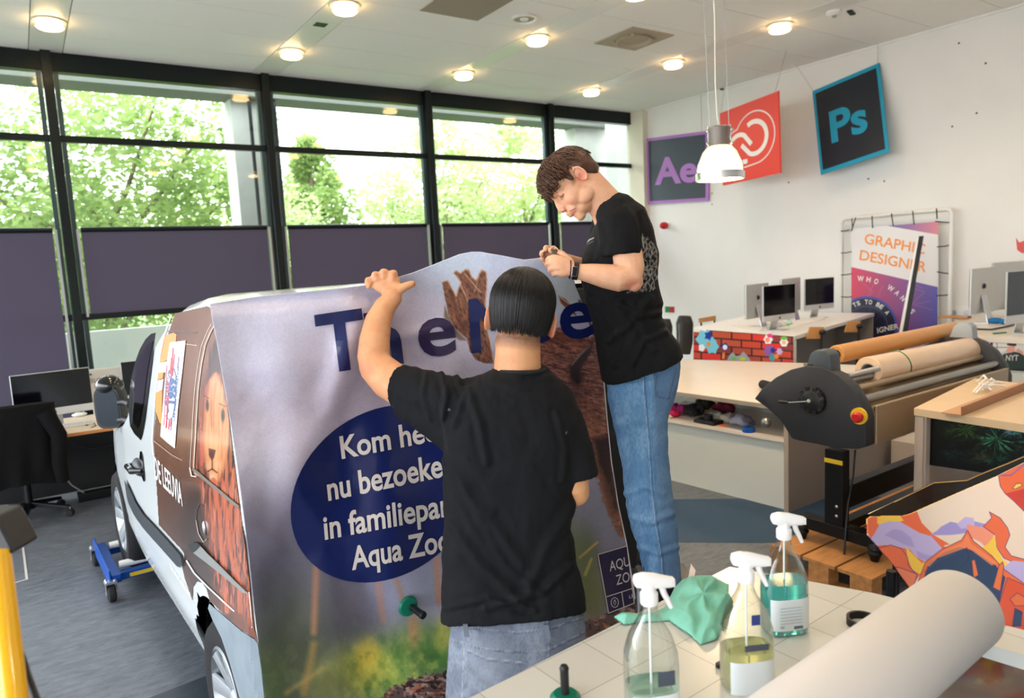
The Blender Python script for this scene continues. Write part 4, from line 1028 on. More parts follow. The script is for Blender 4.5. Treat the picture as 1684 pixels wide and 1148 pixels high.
def head_shape(mb, c, R_, F_, U_, nose=.0, neck=None, nr=.058, s_=1.0):
    M = frame(R_, F_, U_) * s_; P = lambda x, y, z: c + M @ Vector((x, y, z))
    e = lambda x, y, z, r: mb.ell(P(x, y, z), r, M, 20, 14)
    e(0, -.012, .042, (.076, .097, .086)); e(0, -.04, .0, (.066, .062, .06)); e(0, .045, -.025, (.060, .060, .082)); e(0, .05, .04, (.062, .058, .055))
    e(0, .052, -.08, (.046, .050, .038)); e(0, .094, -.103, (.021, .020, .018))
    for s in (-1, 1):
        e(s * .034, .062, -.034, (.028, .034, .036)); e(s * .031, .09, .004, (.016, .014, .012)); e(s * .042, .026, -.066, (.022, .046, .032))
        e(s * .012, .122 + nose * .5, -.036, (.009, .010, .008))
        ec = P(s * .079, -.008, -.004); er = Matrix.Rotation(s * .35, 3, U_)
        mb.ell(ec, (.007, .018, .030), er @ M, 14, 10)
        L = []
        for k in range(13):
            t = math.radians(-60 + 300 * k / 12); L.append(ec + er @ M @ Vector((s * .006, -.004 - math.cos(t) * .0, 0)) + er @ M @ Vector((s * .003, -.019 * math.cos(t - 1.2) * .9, .031 * math.sin(t - 1.2) * -1)))
        mb.tube(L, .0042, 8)
    e(0, .096, .028, (.048, .018, .014)); mb.tube([P(0, .104, .016), P(0, .120 + nose * .6, -.008), P(0, .127 + nose, -.026)], [.0085, .0095, .0115], 10); e(0, .127 + nose, -.030, (.0135, .013, .0115)); e(0, .112 + nose * .6, -.022, (.016, .018, .020)); e(0, .088, -.062, (.036, .030, .030)); e(0, .094, -.09, (.024, .020, .016))
    e(0, .117, -.058, (.021, .012, .0065)); e(0, .115, -.071, (.018, .012, .0075)); e(0, .095, -.066, (.034, .018, .02))
    if neck is not None: mb.tube([P(0, -.015, -.0), P(0, -.022, -.055), neck], [.058, nr, nr * 1.08], 20)
M_skinA = artmat('skin', .5, spec=.35)
for m_ in (M_skinA,):
    b_ = m_.node_tree.nodes['Principled BSDF']; b_.inputs['Subsurface Weight'].default_value = .12; b_.inputs['Subsurface Radius'].default_value = (.02, .007, .004); b_.inputs['Subsurface Scale'].default_value = .4
M_cotton = artmat('black_cotton', .85, spec=.2); M_denim = artmat('denim', .85, spec=.15)
M_hairb = mat('hair_dark', (15, 11, 9), .42, spec=.4); M_hairc = mat('hair_brown', (84, 56, 40), .45, spec=.4)

# ------------------------------------------------------------------ person seen from behind
pa_base = W(848, 1148, 1.93); pa_base.z = 0
pa = thing('person', 'person with dark hair, black t-shirt and grey jeans, seen from behind, left arm raised', 'person', pa_base)
mb = MB(); hc = W(856, 527, 1.94)
Rh = (RIGHT - UPV * .12).normalized(); Fh = (F2 + RIGHT * .10 - UPV * .05).normalized(); Fh = (Fh - Rh * Fh.dot(Rh)).normalized(); Uh = Rh.cross(Fh).normalized()
head_shape(mb, hc, Rh, Fh, Uh, neck=W(851, 622, 1.955), nr=.060)
mb.tube([W(851, 575, 1.95), W(851, 612, 1.955), W(851, 660, 1.96)], [.061, .066, .11], 20)
# raised left arm
wr = W(646, 489, 2.185)
mb.tube([W(760, 672, 1.965), W(712, 655, 2.0), W(668, 640, 2.05), W(640, 624, 2.09), W(619, 603, 2.115), W(614, 586, 2.125), W(616, 560, 2.135), W(622, 527, 2.155), W(634, 503, 2.175), wr, W(644, 478, 2.19)],
        [.06, .062, .060, .058, .052, .048, .046, .040, .033, .030, .030], 20)
mb.ell(W(608, 603, 2.12), (.032, .035, .034))
# hand: palm block, four fingers over the edge, thumb
M_ = frame(RIGHT, F2, UPV)
for (x, y, d, r) in [(640, 478, 2.19, (.026, .018, .03)), (632, 468, 2.19, (.036, .016, .028)), (645, 466, 2.19, (.026, .016, .03)), (622, 466, 2.195, (.026, .014, .022)), (652, 475, 2.185, (.018, .016, .022)), (631, 457, 2.192, (.036, .015, .017)), (619, 461, 2.195, (.024, .014, .014)), (643, 458, 2.19, (.022, .015, .016))]:
    mb.ell(W(x, y, d), r, M_)
for kn in [((612, 466), (606.5, 462), (604, 470, .045), .0112), ((622, 461), (618, 453), (615, 462, .055), .0122), ((633, 458), (632, 448.5), (630, 460, .06), .0128), ((645, 461), (647, 450.5), (646, 462, .06), .0128)]:
    a, b, c_, r = kn
    mb.tube([W(*a, 2.185), W(*b, 2.185), W(b[0] - 1, b[1] - 1, 2.185 + c_[2] * .6), W(c_[0], c_[1], 2.185 + c_[2])], [r * 1.15, r * 1.12, r, r * .85], 12)
    mb.ell(W(*b, 2.184), r * 1.08)
mb.ell(W(605.5, 470, 2.19), (.008, .010, .012))
mb.tube([W(648, 482, 2.185), W(657, 476, 2.18), W(668, 470.5, 2.18), W(677, 467.5, 2.185), W(682.5, 466, 2.19)], [.020, .0155, .0125, .0118, .0085], 14)
# right arm: elbow out of the sleeve, forearm reaching forward
mb.tube([W(915, 680, 1.97), W(938, 745, 1.95), W(945, 806, 1.935), W(946, 812, 1.95)], [.056, .046, .040, .038], 18)
fa = [W(946, 812, 1.95), W(940, 790, 2.05), W(915, 752, 2.1)]
mb.tube(fa, [.040, .036, .027], 16)
hp = fa[-1]; mb.ell(hp + (-RIGHT * .03 + F2 * .0 + UPV * .02), (.035, .016, .042), M_)
for i in range(4):
    b0 = hp - RIGHT * .03 + UPV * .05 + RIGHT * (.024 - .016 * i); mb.tube([b0, b0 + UPV * .028 - F2 * .0, b0 + UPV * (.05 - .006 * abs(i - 1.5)) - F2 * .008], [.0095, .009, .0075], 10)
mb.tube([hp + RIGHT * .0, hp + RIGHT * .02 + UPV * .03, hp + RIGHT * .028 + UPV * .05], [.013, .011, .008], 10)
def paint_skinA(px, py, co):
    A = Art(px, py, (226, 166, 120)); A.mix(np.clip((fbm(px / 12, py / 12, 3) - .45) * 2, 0, .35), (214, 142, 104))
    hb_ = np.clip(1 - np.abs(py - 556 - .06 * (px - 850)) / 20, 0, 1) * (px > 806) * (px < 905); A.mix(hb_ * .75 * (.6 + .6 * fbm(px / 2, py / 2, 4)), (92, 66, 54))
    for x, y in ((606.5, 461), (618, 452), (632, 448), (647, 450)): A.blob(x, y, 5, 4, (214, 120, 92), .5)
    A.blob(684, 466, 5, 4, (206, 110, 92), .7); A.blob(600, 605, 14, 14, (214, 134, 100), .5); A.blob(903, 545, 14, 22, (206, 112, 84), .6); A.blob(798, 530, 8, 22, (206, 120, 90), .5)
    return A.c
mb.remeshed('body', M_skinA, pa, voxel=.0042, smooth=4, paint=paint_skinA)
# hair: cap and combed-back strands
def hair_strands(name, m, parent, c, M, ell, gen, n, r, seed):
    rg = random.Random(seed); mb = MB()
    for i in range(n):
        L = gen(rg)
        if L: mb.tube([c + M @ Vector(p) for p in L], [r * 1.2] * (len(L) - 1) + [r * .3], 4, caps=False)
    return mb.build(name, m, parent, smooth='all', fix=False)
MA = frame(Rh, Fh, Uh)
hm = MB(); P = lambda x, y, z: hc + MA @ Vector((x, y, z))
hm.ell(P(0, -.012, .052), (.086, .104, .090), MA, 24, 16); hm.ell(P(0, -.048, .016), (.074, .060, .050), MA, 24, 14)
hair = hm.remeshed('hair', M_hairb, pa, voxel=.005, smooth=5)
def genA(rg):
    az = rg.uniform(-math.pi, math.pi); L = []
    end = rg.uniform(2.0, 2.12) if abs(az) < 2.2 else 1.6; st = rg.uniform(0, .9) if rg.random() < .6 else rg.uniform(.7, 1.3)
    # az=0 is the back of the head
    for k in range(11):
        tt = st + (2.75 - st) * k / 10; th = min(tt, 1.72); az2 = az * (1 - .08 * k / 10) + .02 * math.sin(st * 40)
        lift = .0012 + .0009 * math.sin(st * 29)
        x = (.0875 + lift) * math.sin(th) * math.sin(az2); y = -.012 - (.106 + lift) * math.sin(th) * math.cos(az2); z = .052 + (.0915 + lift) * math.cos(th)
        if tt > 1.72:
            q = tt - 1.72; z -= q * .088; x *= 1 - .04 * q - .17 * q * q; y = -.012 + (y + .012) * (1 - .04 * q - .14 * q * q)
        if z < -.040 + .012 * rg.random(): break
        if abs(az) > 1.9 and z < .05: break
        L.append((x, y, z))
    return L if len(L) > 3 else None
hair_strands('hair_strands', M_hairb, hair, hc, MA, None, genA, 1500, .0013, 5)
# t-shirt
mb = MB(); D = 1.955
rows = [((817, 602), (898, 604), .07, 2.2), ((800, 612), (908, 614), .085, 2.2), ((770, 624), (925, 627), .10, 2.3), ((742, 645), (946, 650), .115, 2.5), ((730, 690), (955, 690), .125, 2.7), ((728, 740), (950, 740), .128, 2.7), ((727, 800), (946, 800), .122, 2.6),
        ((727, 870), (941, 865), .122, 2.6), ((727, 930), (950, 920), .128, 2.6), ((726, 980), (961, 970), .138, 2.6), ((726, 1023), (964, 1002), .143, 2.6)]
mb.loft([pring(a, b, D, hd, p, tilt=(.05 if i == len(rows) - 1 else .03 if i == len(rows) - 2 else 0)) for i, (a, b, hd, p) in enumerate(rows)])
mb.tube([W(790, 672, 1.955), W(745, 662, 1.96), W(712, 650, 1.985), W(676, 640, 2.03), W(660, 638, 2.045)], [.085, .075, .068, .066, .067], 24)
mb.tube([W(764, 712, 1.96), W(715, 684, 1.98), W(668, 656, 2.03)], [.08, .062, .055], 20)
mb.tube([W(890, 668, 1.955), W(925, 700, 1.945), W(942, 740, 1.935), W(951, 775, 1.93), W(953, 787, 1.93)], [.08, .066, .058, .052, .051], 24)
foldsA = [([(768, 640), (790, 700), (800, 760)], 7, .007), ([(726, 615), (735, 650), (728, 690)], 5, .007), ([(752, 618), (762, 650), (748, 700)], 5, .006), ([(700, 615), (695, 650), (705, 690)], 5, .004), ([(735, 760), (800, 850), (860, 930)], 10, .006),
          ([(740, 860), (790, 930), (850, 985)], 8, .006), ([(945, 830), (900, 900), (860, 990)], 10, .006), ([(940, 930), (890, 975), (800, 1000)], 7, .006), ([(760, 800), (830, 930), (900, 985)], 7, .004), ([(800, 620), (850, 640), (905, 622)], 6, .003), ([(735, 1000), (800, 985), (880, 1004)], 5, .005), ([(915, 680), (930, 740), (925, 790)], 5, .005)]
def paint_tee(px, py, co):
    A = Art(px, py, (19, 20, 23)); A.blob(739, 674, 1.6, 1.6, (190, 190, 190), .9); A.blob(931, 712, 1.2, 1.2, (150, 150, 150), .7)
    d = segdist(px, py, [(738, 622), (722, 660), (728, 700), (736, 745)], False); A.mix(.35 * np.exp(-(d / 1.4) ** 2), (60, 62, 66)); return A.c
shirtA = mb.remeshed('t_shirt', M_cotton, pa, voxel=.005, smooth=5, disp=foldfn(foldsA, .005, 30, 2), paint=paint_tee)
MB().tube([Vector(p) for p in pring((819, 606), (896, 606), 1.955, .075)] + [pring((819, 606), (896, 606), 1.955, .075)[0]], .006, 8, caps=False).build('collar', M_cotton and mat('collar_black', (24, 25, 28), .85), shirtA, smooth=True)
# jeans
mb = MB(); D = 1.935
rows = [((752, 985), (956, 975), .085), ((746, 1008), (960, 1000), .100), ((741, 1035), (963, 1030), .116), ((737, 1070), (962, 1070), .128), ((734, 1110), (959, 1110), .132), ((733, 1150), (955, 1150), .130), ((735, 1190), (950, 1190), .125)]
mb.loft([pring(a, b, D, hd, 2.6) for a, b, hd in rows])
feetA = []
for x in (790, 895):
    t_ = W(x, 1150, D); s = -1 if x < 850 else 1
    k_ = Vector((t_.x, t_.y, .48)) + RIGHT * s * .01; an = Vector((t_.x, t_.y, .07)) + RIGHT * s * .02; feetA.append(an)
    mb.tube([t_, t_ * .5 + k_ * .5, k_, an + UZ * .2, an], [.094, .085, .068, .062, .066], 22)
def paint_jA(px, py, co):
    A = Art(px, py, (112, 120, 134)); A.mix(np.clip((fbm(px / 26, py / 40, 7) - .45) * 3, 0, .6), (146, 154, 168)); A.mix(np.clip((vnoise(px / 1.6, py / 3.5, 9) - .5), 0, .3), (70, 78, 92))
    A.blob(800, 1090, 40, 50, (150, 158, 172), .5); A.blob(930, 1060, 30, 60, (96, 102, 116), .5)
    st = (168, 172, 182); dk = (66, 72, 84)
    for P_ in ([(744, 1027), (800, 1036), (852, 1040), (902, 1034), (962, 1014)], [(742, 1052), (790, 1066), (850, 1072), (900, 1070), (960, 1040)], [(901, 1012), (902, 1072), (896, 1148)]): A.line([(x + 1.5, y + 1.5) for x, y in P_], 1.6, dk, .7, 1.2); A.line(P_, 1.2, st, .7, 1)
    pk = [(763, 1066), (800, 1083), (862, 1090)]; A.line(pk, 1.4, st, .8, 1); A.line([(x, y + 3) for x, y in pk], 1.2, dk, .6, 1); A.line([(763, 1066), (760, 1148)], 1.4, st, .8, 1); A.line([(767, 1068), (764, 1148)], 1.2, st, .5, 1)
    A.line([(915, 1088), (958, 1062)], 1.3, st, .7, 1); return A.c
jA = mb.remeshed('jeans', M_denim, pa, voxel=.0045, smooth=4, disp=foldfn([([(760, 1100), (800, 1130), (850, 1140)], 8, .004)], .002, 40, 6, .0006), paint=paint_jA)
M_loop = mat('denim_loop', (104, 112, 126), .85)
for l, r_ in (((765, 1026), (768, 1046)), ((898, 1026), (902, 1050))):
    a = W(l[0], l[1], D - .112); b = W(r_[0], r_[1], D - .124); MB().loft([[a - RIGHT * .006, a + RIGHT * .006, a + RIGHT * .006 - F2 * .005, a - RIGHT * .006 - F2 * .005], [b - RIGHT * .006, b + RIGHT * .006, b + RIGHT * .006 - F2 * .005, b - RIGHT * .006 - F2 * .005]]).build('belt_loop', M_loop, jA)
M_shoe = mat('shoe_white', (210, 210, 205), .6)
def shoe(an, f, parent, m=None, z0=0):
    s_ = MB(); sd = UZ.cross(f).normalized(); Mx = frame(sd, f, UZ); b = Vector((an.x, an.y, z0))
    s_.ell(b + UZ * .045 + f * .0, (.042, .05, .045), Mx); s_.ell(b + UZ * .035 + f * .07, (.045, .09, .036), Mx); s_.ell(b + UZ * .03 + f * .14, (.046, .055, .03), Mx)
    s_.tube([b + UZ * .05 - f * .01, b + UZ * .11 - f * .012], [.04, .043], 16)
    s_.remeshed('shoe', m or M_shoe, parent, voxel=.006, smooth=3, disp=lambda co: np.where(co[:, 2] < z0 + .012, .004, 0))
for an in feetA: shoe(an, F2, pa)

# ------------------------------------------------------------------ standing person in profile
DB = 2.55
anB = W(1086, 952, 2.5)
STZ = anB.z - .05
pb = thing('person', 'person with curly brown hair, black t-shirt and blue jeans, bending over the sheet', 'person', (anB.x, anB.y, STZ))
mb = MB(); hb0 = W(946, 297, 2.50)
FB = (-RIGHT * .62 - UPV * .78 - FWD * .04).normalized(); UB = (-RIGHT * .78 + UPV * .62); UB = (UB - FB * UB.dot(FB)).normalized(); RB = FB.cross(UB).normalized()
nk = W(1001, 340, 2.52)
head_shape(mb, hb0, RB, FB, UB, nose=-.004, neck=nk, nr=.055, s_=.9)
mb.tube([W(975, 320, 2.51), W(992, 335, 2.52), W(1012, 356, 2.53)], [.05, .06, .085], 20)
k4 = 2.38
mb.tube([W(1022, 385, 2.40), W(1030, 415, 2.385), W(1035, 440, 2.375), W(1036, 455, 2.365), W(1018, 458, 2.36), W(995, 454, 2.365), W(970, 449.5, 2.375), W(951, 446.5, 2.385), W(942, 443, 2.39)], [.055, .053, .051, .048, .045, .041, .033, .026, .025], 20)
mb.ell(W(1043, 463, 2.365), (.030, .028, .034), frame(RIGHT, F2, UPV))
mb.ell(W(1022, 468, 2.365), (.05, .03, .02), frame(RIGHT, F2, UPV))
MBf = frame(RIGHT, F2, UPV)
# near hand
for (x, y, r) in [(934, 439, (.030, .018, .030)), (925, 436, (.032, .018, .032)), (918, 433, (.022, .016, .024)), (926, 446, (.026, .016, .022))]: mb.ell(W(x, y, 2.40), r, MBf)
for L, r in [([(922, 426, 2.40), (911, 423.5, 2.405), (903, 425.5, 2.42), (899, 429, 2.44)], .0105), ([(919, 434, 2.395), (909, 431.5, 2.40), (902, 433, 2.415), (898.5, 437, 2.43)], .0105), ([(919, 441, 2.395), (910, 440, 2.40), (905, 443, 2.415), (904, 447, 2.43)], .0100),
             ([(924, 450, 2.395), (916, 448.5, 2.40), (911, 450.5, 2.415), (911, 454, 2.425)], .0092), ([(938, 431, 2.41), (931, 423.5, 2.425), (924, 417.5, 2.435), (917.5, 414, 2.44)], .0115)]:
    mb.tube([W(*p) for p in L], [r * 1.25, r * 1.08, r, r * .82], 12)
# far arm and hand
mb.tube([W(1000, 385, 2.70), W(995, 425, 2.72), W(985, 447, 2.70), W(955, 440, 2.64), W(928, 428, 2.59), W(918, 424, 2.57)], [.05, .047, .043, .036, .026, .025], 18)
for (x, y, r) in [(912, 422, (.028, .022, .026)), (905, 420, (.022, .022, .022))]: mb.ell(W(x, y, 2.555), r, MBf)
for L, r in [([(908, 416, 2.54), (903, 409, 2.53), (898, 407.5, 2.51), (896.5, 411, 2.49)], .0105), ([(904, 420, 2.54), (897, 415.5, 2.53), (891.5, 415.5, 2.52), (890, 419, 2.50)], .0100), ([(903, 425, 2.55), (895, 423, 2.54), (892, 425, 2.52), (892, 428, 2.51)], .0095), ([(905, 429, 2.56), (898, 429, 2.55), (896, 431, 2.53), (897, 433, 2.52)], .0088), ([(914, 414, 2.53), (910, 409, 2.50), (907, 410.5, 2.47), (905, 413, 2.46)], .0112)]:
    mb.tube([W(*p) for p in L], [r * 1.2, r * 1.08, r, r * .82], 12)
def paint_skinB(px, py, co):
    A = Art(px, py, (232, 178, 142)); A.mix(np.clip((fbm(px / 8, py / 8, 3) - .45) * 2, 0, .3), (220, 156, 120))
    A.blob(937, 332, 12, 9, (226, 148, 120), .4); A.blob(924, 344, 5, 4, (220, 128, 108), .5); A.blob(955, 290, 9, 13, (218, 118, 96), .6)
    A.line([(936.5, 347.5), (941, 346), (945.5, 343.5)], 2.0, (176, 84, 78), .9, 1.5); A.line([(940, 351), (946, 348)], 2.4, (206, 116, 106), .7, 2)
    A.line([(917.5, 321), (921, 323.5), (925.5, 322.5), (927, 319)], 1.5, (70, 42, 34), .9, 1); A.line([(918, 319), (923, 316), (928, 312)], 1.0, (170, 110, 86), .6, 1.5)
    A.line([(912, 318), (915, 311), (921, 306)], 2.6, (92, 60, 44), .7, 2.5); A.blob(943, 297, 4, 7, (150, 104, 80), .6)
    A.blob(1040, 466, 14, 10, (226, 132, 108), .6); A.blob(917, 414, 4, 4, (222, 130, 110), .6)
    for x, y in ((899, 429), (898.5, 437), (904, 447)): A.blob(x, y, 3, 3, (222, 136, 112), .5)
    A.blob(953, 290, 3, 6, (150, 74, 62), .5); return A.c
mb.remeshed('body', M_skinA, pb, voxel=.0036, smooth=3, paint=paint_skinB)
# hair
MBh = frame(RB, FB, UB) * .9; P = lambda x, y, z: hb0 + MBh @ Vector((x, y, z))
hm = MB(); hm.ell(P(0, .0, .066), (.081, .092, .068), MBh, 24, 16); hm.ell(P(0, -.046, .028), (.083, .066, .080), MBh, 24, 14); hm.ell(P(0, -.06, -.012), (.070, .044, .050), MBh, 20, 12); hm.ell(P(0, .078, .072), (.055, .030, .032), MBh, 20, 12)
for s in (-1, 1): hm.ell(P(s * .068, .022, .020), (.008, .011, .020), MBh)
hairB = hm.remeshed('hair', M_hairc, pb, voxel=.005, smooth=3, disp=lambda co: .004 * (fbm(co[:, 0] * 90, co[:, 1] * 90 + co[:, 2] * 70, 3) - .4))
def genB(rg):
    th = rg.uniform(0, 1.75); az = rg.uniform(-math.pi, math.pi); front = math.cos(az)
    x = .079 * math.sin(th) * math.sin(az); y = .0 + .097 * math.sin(th) * math.cos(az); z = .066 + .068 * math.cos(th)
    if z < .055 and front > .2: z = .06
    n = Vector((x / .08, (y - .01) / .1, (z - .06) / .07)).normalized(); L = []
    curl = .009 if y > .0 else .004; fwd_ = Vector((0, .7, -.45)) if y > -.02 else Vector((0, -.6, -.8)); ph = rg.uniform(0, 6.28); ln = rg.uniform(.025, .05) if y > 0 else rg.uniform(.02, .035)
    for k in range(8):
        t = k / 7; c_ = Vector((x, y, z)) + fwd_ * ln * t + n * (.002 + .012 * math.sin(t * 3.1) * (1 if y > 0 else .3)) - Vector((0, 0, 1)) * t * t * .012
        a = ph + t * 7; L.append(tuple(c_ + Vector((math.cos(a), math.sin(a) * .6, math.sin(a))) * curl * (.3 + t)))
    return L
hair_strands('hair_strands', M_hairc, hairB, hb0, MBh, None, genB, 1500, .0016, 9)
# t-shirt
mb = MB()
rows = [((984, 350), (1004, 316), .075, 2.1), ((980, 362), (1030, 320), .13, 2.2), ((974, 382), (1058, 342), .17, 2.3), ((964, 404), (1072, 378), .185, 2.4), ((956, 428), (1079, 418), .18, 2.4), ((957, 462), (1079, 458), .165, 2.4), ((965, 497), (1088, 497), .16, 2.4), ((972, 520), (1088, 518), .16, 2.4),
        ((979, 550), (1101, 545), .162, 2.4), ((985, 592), (1114, 566), .165, 2.4), ((991, 628), (1119, 582), .168, 2.4)]
mb.loft([pring(a, b, DB - .01, hd, p) for a, b, hd, p in rows])
mb.tube([W(1012, 350, 2.45), W(1018, 372, 2.41), W(1020, 395, 2.395), W(1022, 414, 2.385), W(1022.5, 421, 2.385)], [.07, .074, .072, .069, .068], 24)
mb.tube([W(1005, 360, 2.66), W(998, 400, 2.70), W(994, 418, 2.71)], [.07, .07, .066], 20)
foldsB = [([(990, 500), (1020, 560), (1010, 600)], 6, .006), ([(1040, 500), (1060, 545), (1075, 575)], 6, .007), ([(1085, 515), (1050, 520), (1020, 500)], 5, .008), ([(1095, 545), (1060, 560), (1040, 600)], 5, .006), ([(1070, 490), (1030, 540), (1000, 560)], 6, .006), ([(985, 370), (990, 400), (982, 425)], 5, .005),
          ([(966, 430), (975, 450), (970, 480)], 5, .006), ([(1030, 340), (1045, 370), (1048, 400)], 5, .004)]
rgB = random.Random(12); reg = [(1056, 384), (1064, 388), (1074, 400), (1081, 412), (1082, 474), (1068, 479), (1050, 481), (1030, 483), (1040, 470), (1056, 460)]
gridp = {}
for i in range(0, 12):
    for j in range(0, 14):
        gridp[(i, j)] = (1028 + i * 5 + rgB.uniform(-2.5, 2.5), 384 + j * 7.6 + rgB.uniform(-3, 3))
def paint_teeB(px, py, co):
    A = Art(px, py, (19, 19, 21)); d = np.full(px.shape, 99.); near = np.abs(px - 1055) < 32; near &= np.abs(py - 434) < 56
    sx, sy = px[near], py[near]; dd = np.full(sx.shape, 99.)
    for (i, j), a in gridp.items():
        for q in ((i + 1, j), (i, j + 1), (i + 1, j + 1 if (i + j) % 2 else j - 1)):
            if q in gridp and rgB.random() < .8: dd = np.minimum(dd, segdist(sx, sy, [a, gridp[q]], False))
    dd = np.where(inpoly(sx, sy, reg), dd, 99); d[near] = dd; A.mix(.8 * np.clip(1.0 - d / 1.0, 0, 1), (205, 196, 184))
    A.line([(965.5, 398), (970, 394), (976, 391.5)], 2.0, (210, 210, 210), .8, 1); A.line([(966, 402), (975, 397)], .9, (190, 190, 190), .6, 1)
    return A.c
shirtB = mb.remeshed('t_shirt', M_cotton, pb, voxel=.0042, smooth=4, disp=foldfn(foldsB, .005, 26, 3), paint=paint_teeB)
# jeans, both legs
mb = MB()
mb.loft([pring((997, 596), (1117, 574), DB, .145, 2.5), pring((1000, 622), (1116, 600), DB, .15, 2.5), pring((1001, 645), (1110, 635), DB, .15, 2.5), pring((1004, 672), (1100, 668), DB, .14, 2.5)])
legr = [((1000, 625), (1114, 615)), ((1003, 660), (1102, 655)), ((1012, 700), (1097, 700)), ((1021, 740), (1098, 740)), ((1028, 775), (1100, 775)), ((1029, 808), (1104, 800)), ((1035, 850), (1111, 835)), ((1048, 890), (1115, 885)), ((1058, 925), (1117, 925)), ((1061, 948), (1118, 948))]
for dd, ox in ((2.485, 0), (2.65, -3)):
    mb.loft([pring((a[0] + ox, a[1]), (b[0] + ox, b[1]), dd, .088, 2.2) for a, b in legr])
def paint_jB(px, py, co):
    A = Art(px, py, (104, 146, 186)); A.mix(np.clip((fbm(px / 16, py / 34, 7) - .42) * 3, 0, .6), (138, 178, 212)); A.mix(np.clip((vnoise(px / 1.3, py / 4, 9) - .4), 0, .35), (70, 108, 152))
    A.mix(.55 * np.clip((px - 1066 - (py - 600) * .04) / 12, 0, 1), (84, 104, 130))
    sm_ = [(1056, 600), (1060, 660), (1066, 720), (1071, 800), (1078, 860), (1088, 920), (1090, 950)]; A.line([(x + 2, y) for x, y in sm_], 3, (58, 74, 104), .6, 2.5); A.line(sm_, 1.2, (170, 190, 214), .8, 1)
    for P_ in ([(1075, 598), (1079, 652), (1100, 656), (1112, 606)], [(1078, 598), (1082, 649)], [(1058, 606), (1117, 586)]): A.line(P_, 1.1, (60, 66, 92), .8, 1)
    return A.c
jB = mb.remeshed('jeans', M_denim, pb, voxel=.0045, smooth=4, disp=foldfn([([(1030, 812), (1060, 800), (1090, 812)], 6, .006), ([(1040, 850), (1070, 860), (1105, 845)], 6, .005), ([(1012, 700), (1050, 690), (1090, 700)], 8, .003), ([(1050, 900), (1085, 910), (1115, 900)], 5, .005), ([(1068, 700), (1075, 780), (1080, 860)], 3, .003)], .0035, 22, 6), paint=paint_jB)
for x, d in ((1092, 2.485), (1088, 2.65)):
    a = W(x, 948, d); shoe(a, (-R2 * .02 + F2 * .9).normalized(), pb, mat('shoe_dark', (40, 40, 48), .6), STZ)
# watch, bracelet, cutter
def band(cpx, tilt, r, wd, m, name, parent):
    c = W(*cpx); ax = (RIGHT * math.cos(tilt) + UPV * math.sin(tilt)); return MB().lathe([(r, -wd / 2), (r + .003, -wd / 2), (r + .003, wd / 2), (r, wd / 2), (r, -wd / 2)], c, ax, 32).build(name, m, parent, smooth=True)
wt = thing('wristwatch', 'black square wristwatch on the wrist of the standing person', 'watch', W(946, 446, 2.385))
band((946.5, 445.5, 2.386), -.14, .0275, .017, M_black, 'strap', wt)
wf = W(943.5, 446.5, 2.353); Mw = frame((RIGHT * .95 - UPV * .15).normalized(), F2, (UPV * .98 + RIGHT * .15).normalized())
MB().box(wf + RIGHT * .003, (.019, .010, .034), Mw).build('case', M_alu, wt, bevel=.003, smooth=True); MB().box(wf - F2 * .005 + RIGHT * .003, (.016, .003, .031), Mw).build('screen', mat('watch_screen', (5, 5, 7), .08), wt, bevel=.001)
br = band((937.5, 443.5, 2.39), -.05, .0285, .004, mat('bracelet_brown', (52, 30, 24), .6), 'bracelet', None); settags(br, 'thin dark brown bracelet beside the wristwatch of the standing person', 'bracelet')
ct = thing('utility_knife', 'small dark utility knife held between the fingers of the standing person', 'knife', W(911, 414, 2.45))
MB().tube([W(904, 407, 2.47), W(910, 413.5, 2.45), W(916, 421, 2.43)], [.003, .005, .005], 8).build('handle', mat('knife_grey', (74, 78, 70), .4, .5), ct, smooth=True)
MB().tube([W(903, 405.5, 2.475), W(905, 408, 2.468)], [.001, .003], 6).build('blade', M_chrome, ct)
# step stool under the standing person
sp = W(1089, 952, 2.565); zt = STZ
stl = thing('step_stool', 'grey step stool under the shoes of the standing person behind the table', 'stool', (sp.x, sp.y, 0)); M_st = mat('stool_grey', (60, 62, 66), .5)
def rb(a0, a1, b0, b1, z): return [Vector((sp.x, sp.y, z)) + R2 * a0 + F2 * b0, Vector((sp.x, sp.y, z)) + R2 * a1 + F2 * b0, Vector((sp.x, sp.y, z)) + R2 * a1 + F2 * b1, Vector((sp.x, sp.y, z)) + R2 * a0 + F2 * b1]
MB().prism(rb(-.07, .12, -.13, .17, zt - .03), UZ * .03).build('top_step', M_st, stl, bevel=.004)
MB().prism(rb(-.06, .11, -.12, .15, zt * .5), UZ * .02).build('shelf', M_st, stl)
for a in (-.058, .108):
    for b in (-.125, .155): MB().cyl(Vector((sp.x, sp.y, 0)) + R2 * a + F2 * b, Vector((sp.x, sp.y, zt - .02)) + R2 * a + F2 * b, .012, n=10).build('leg', M_alu, stl, smooth=True)
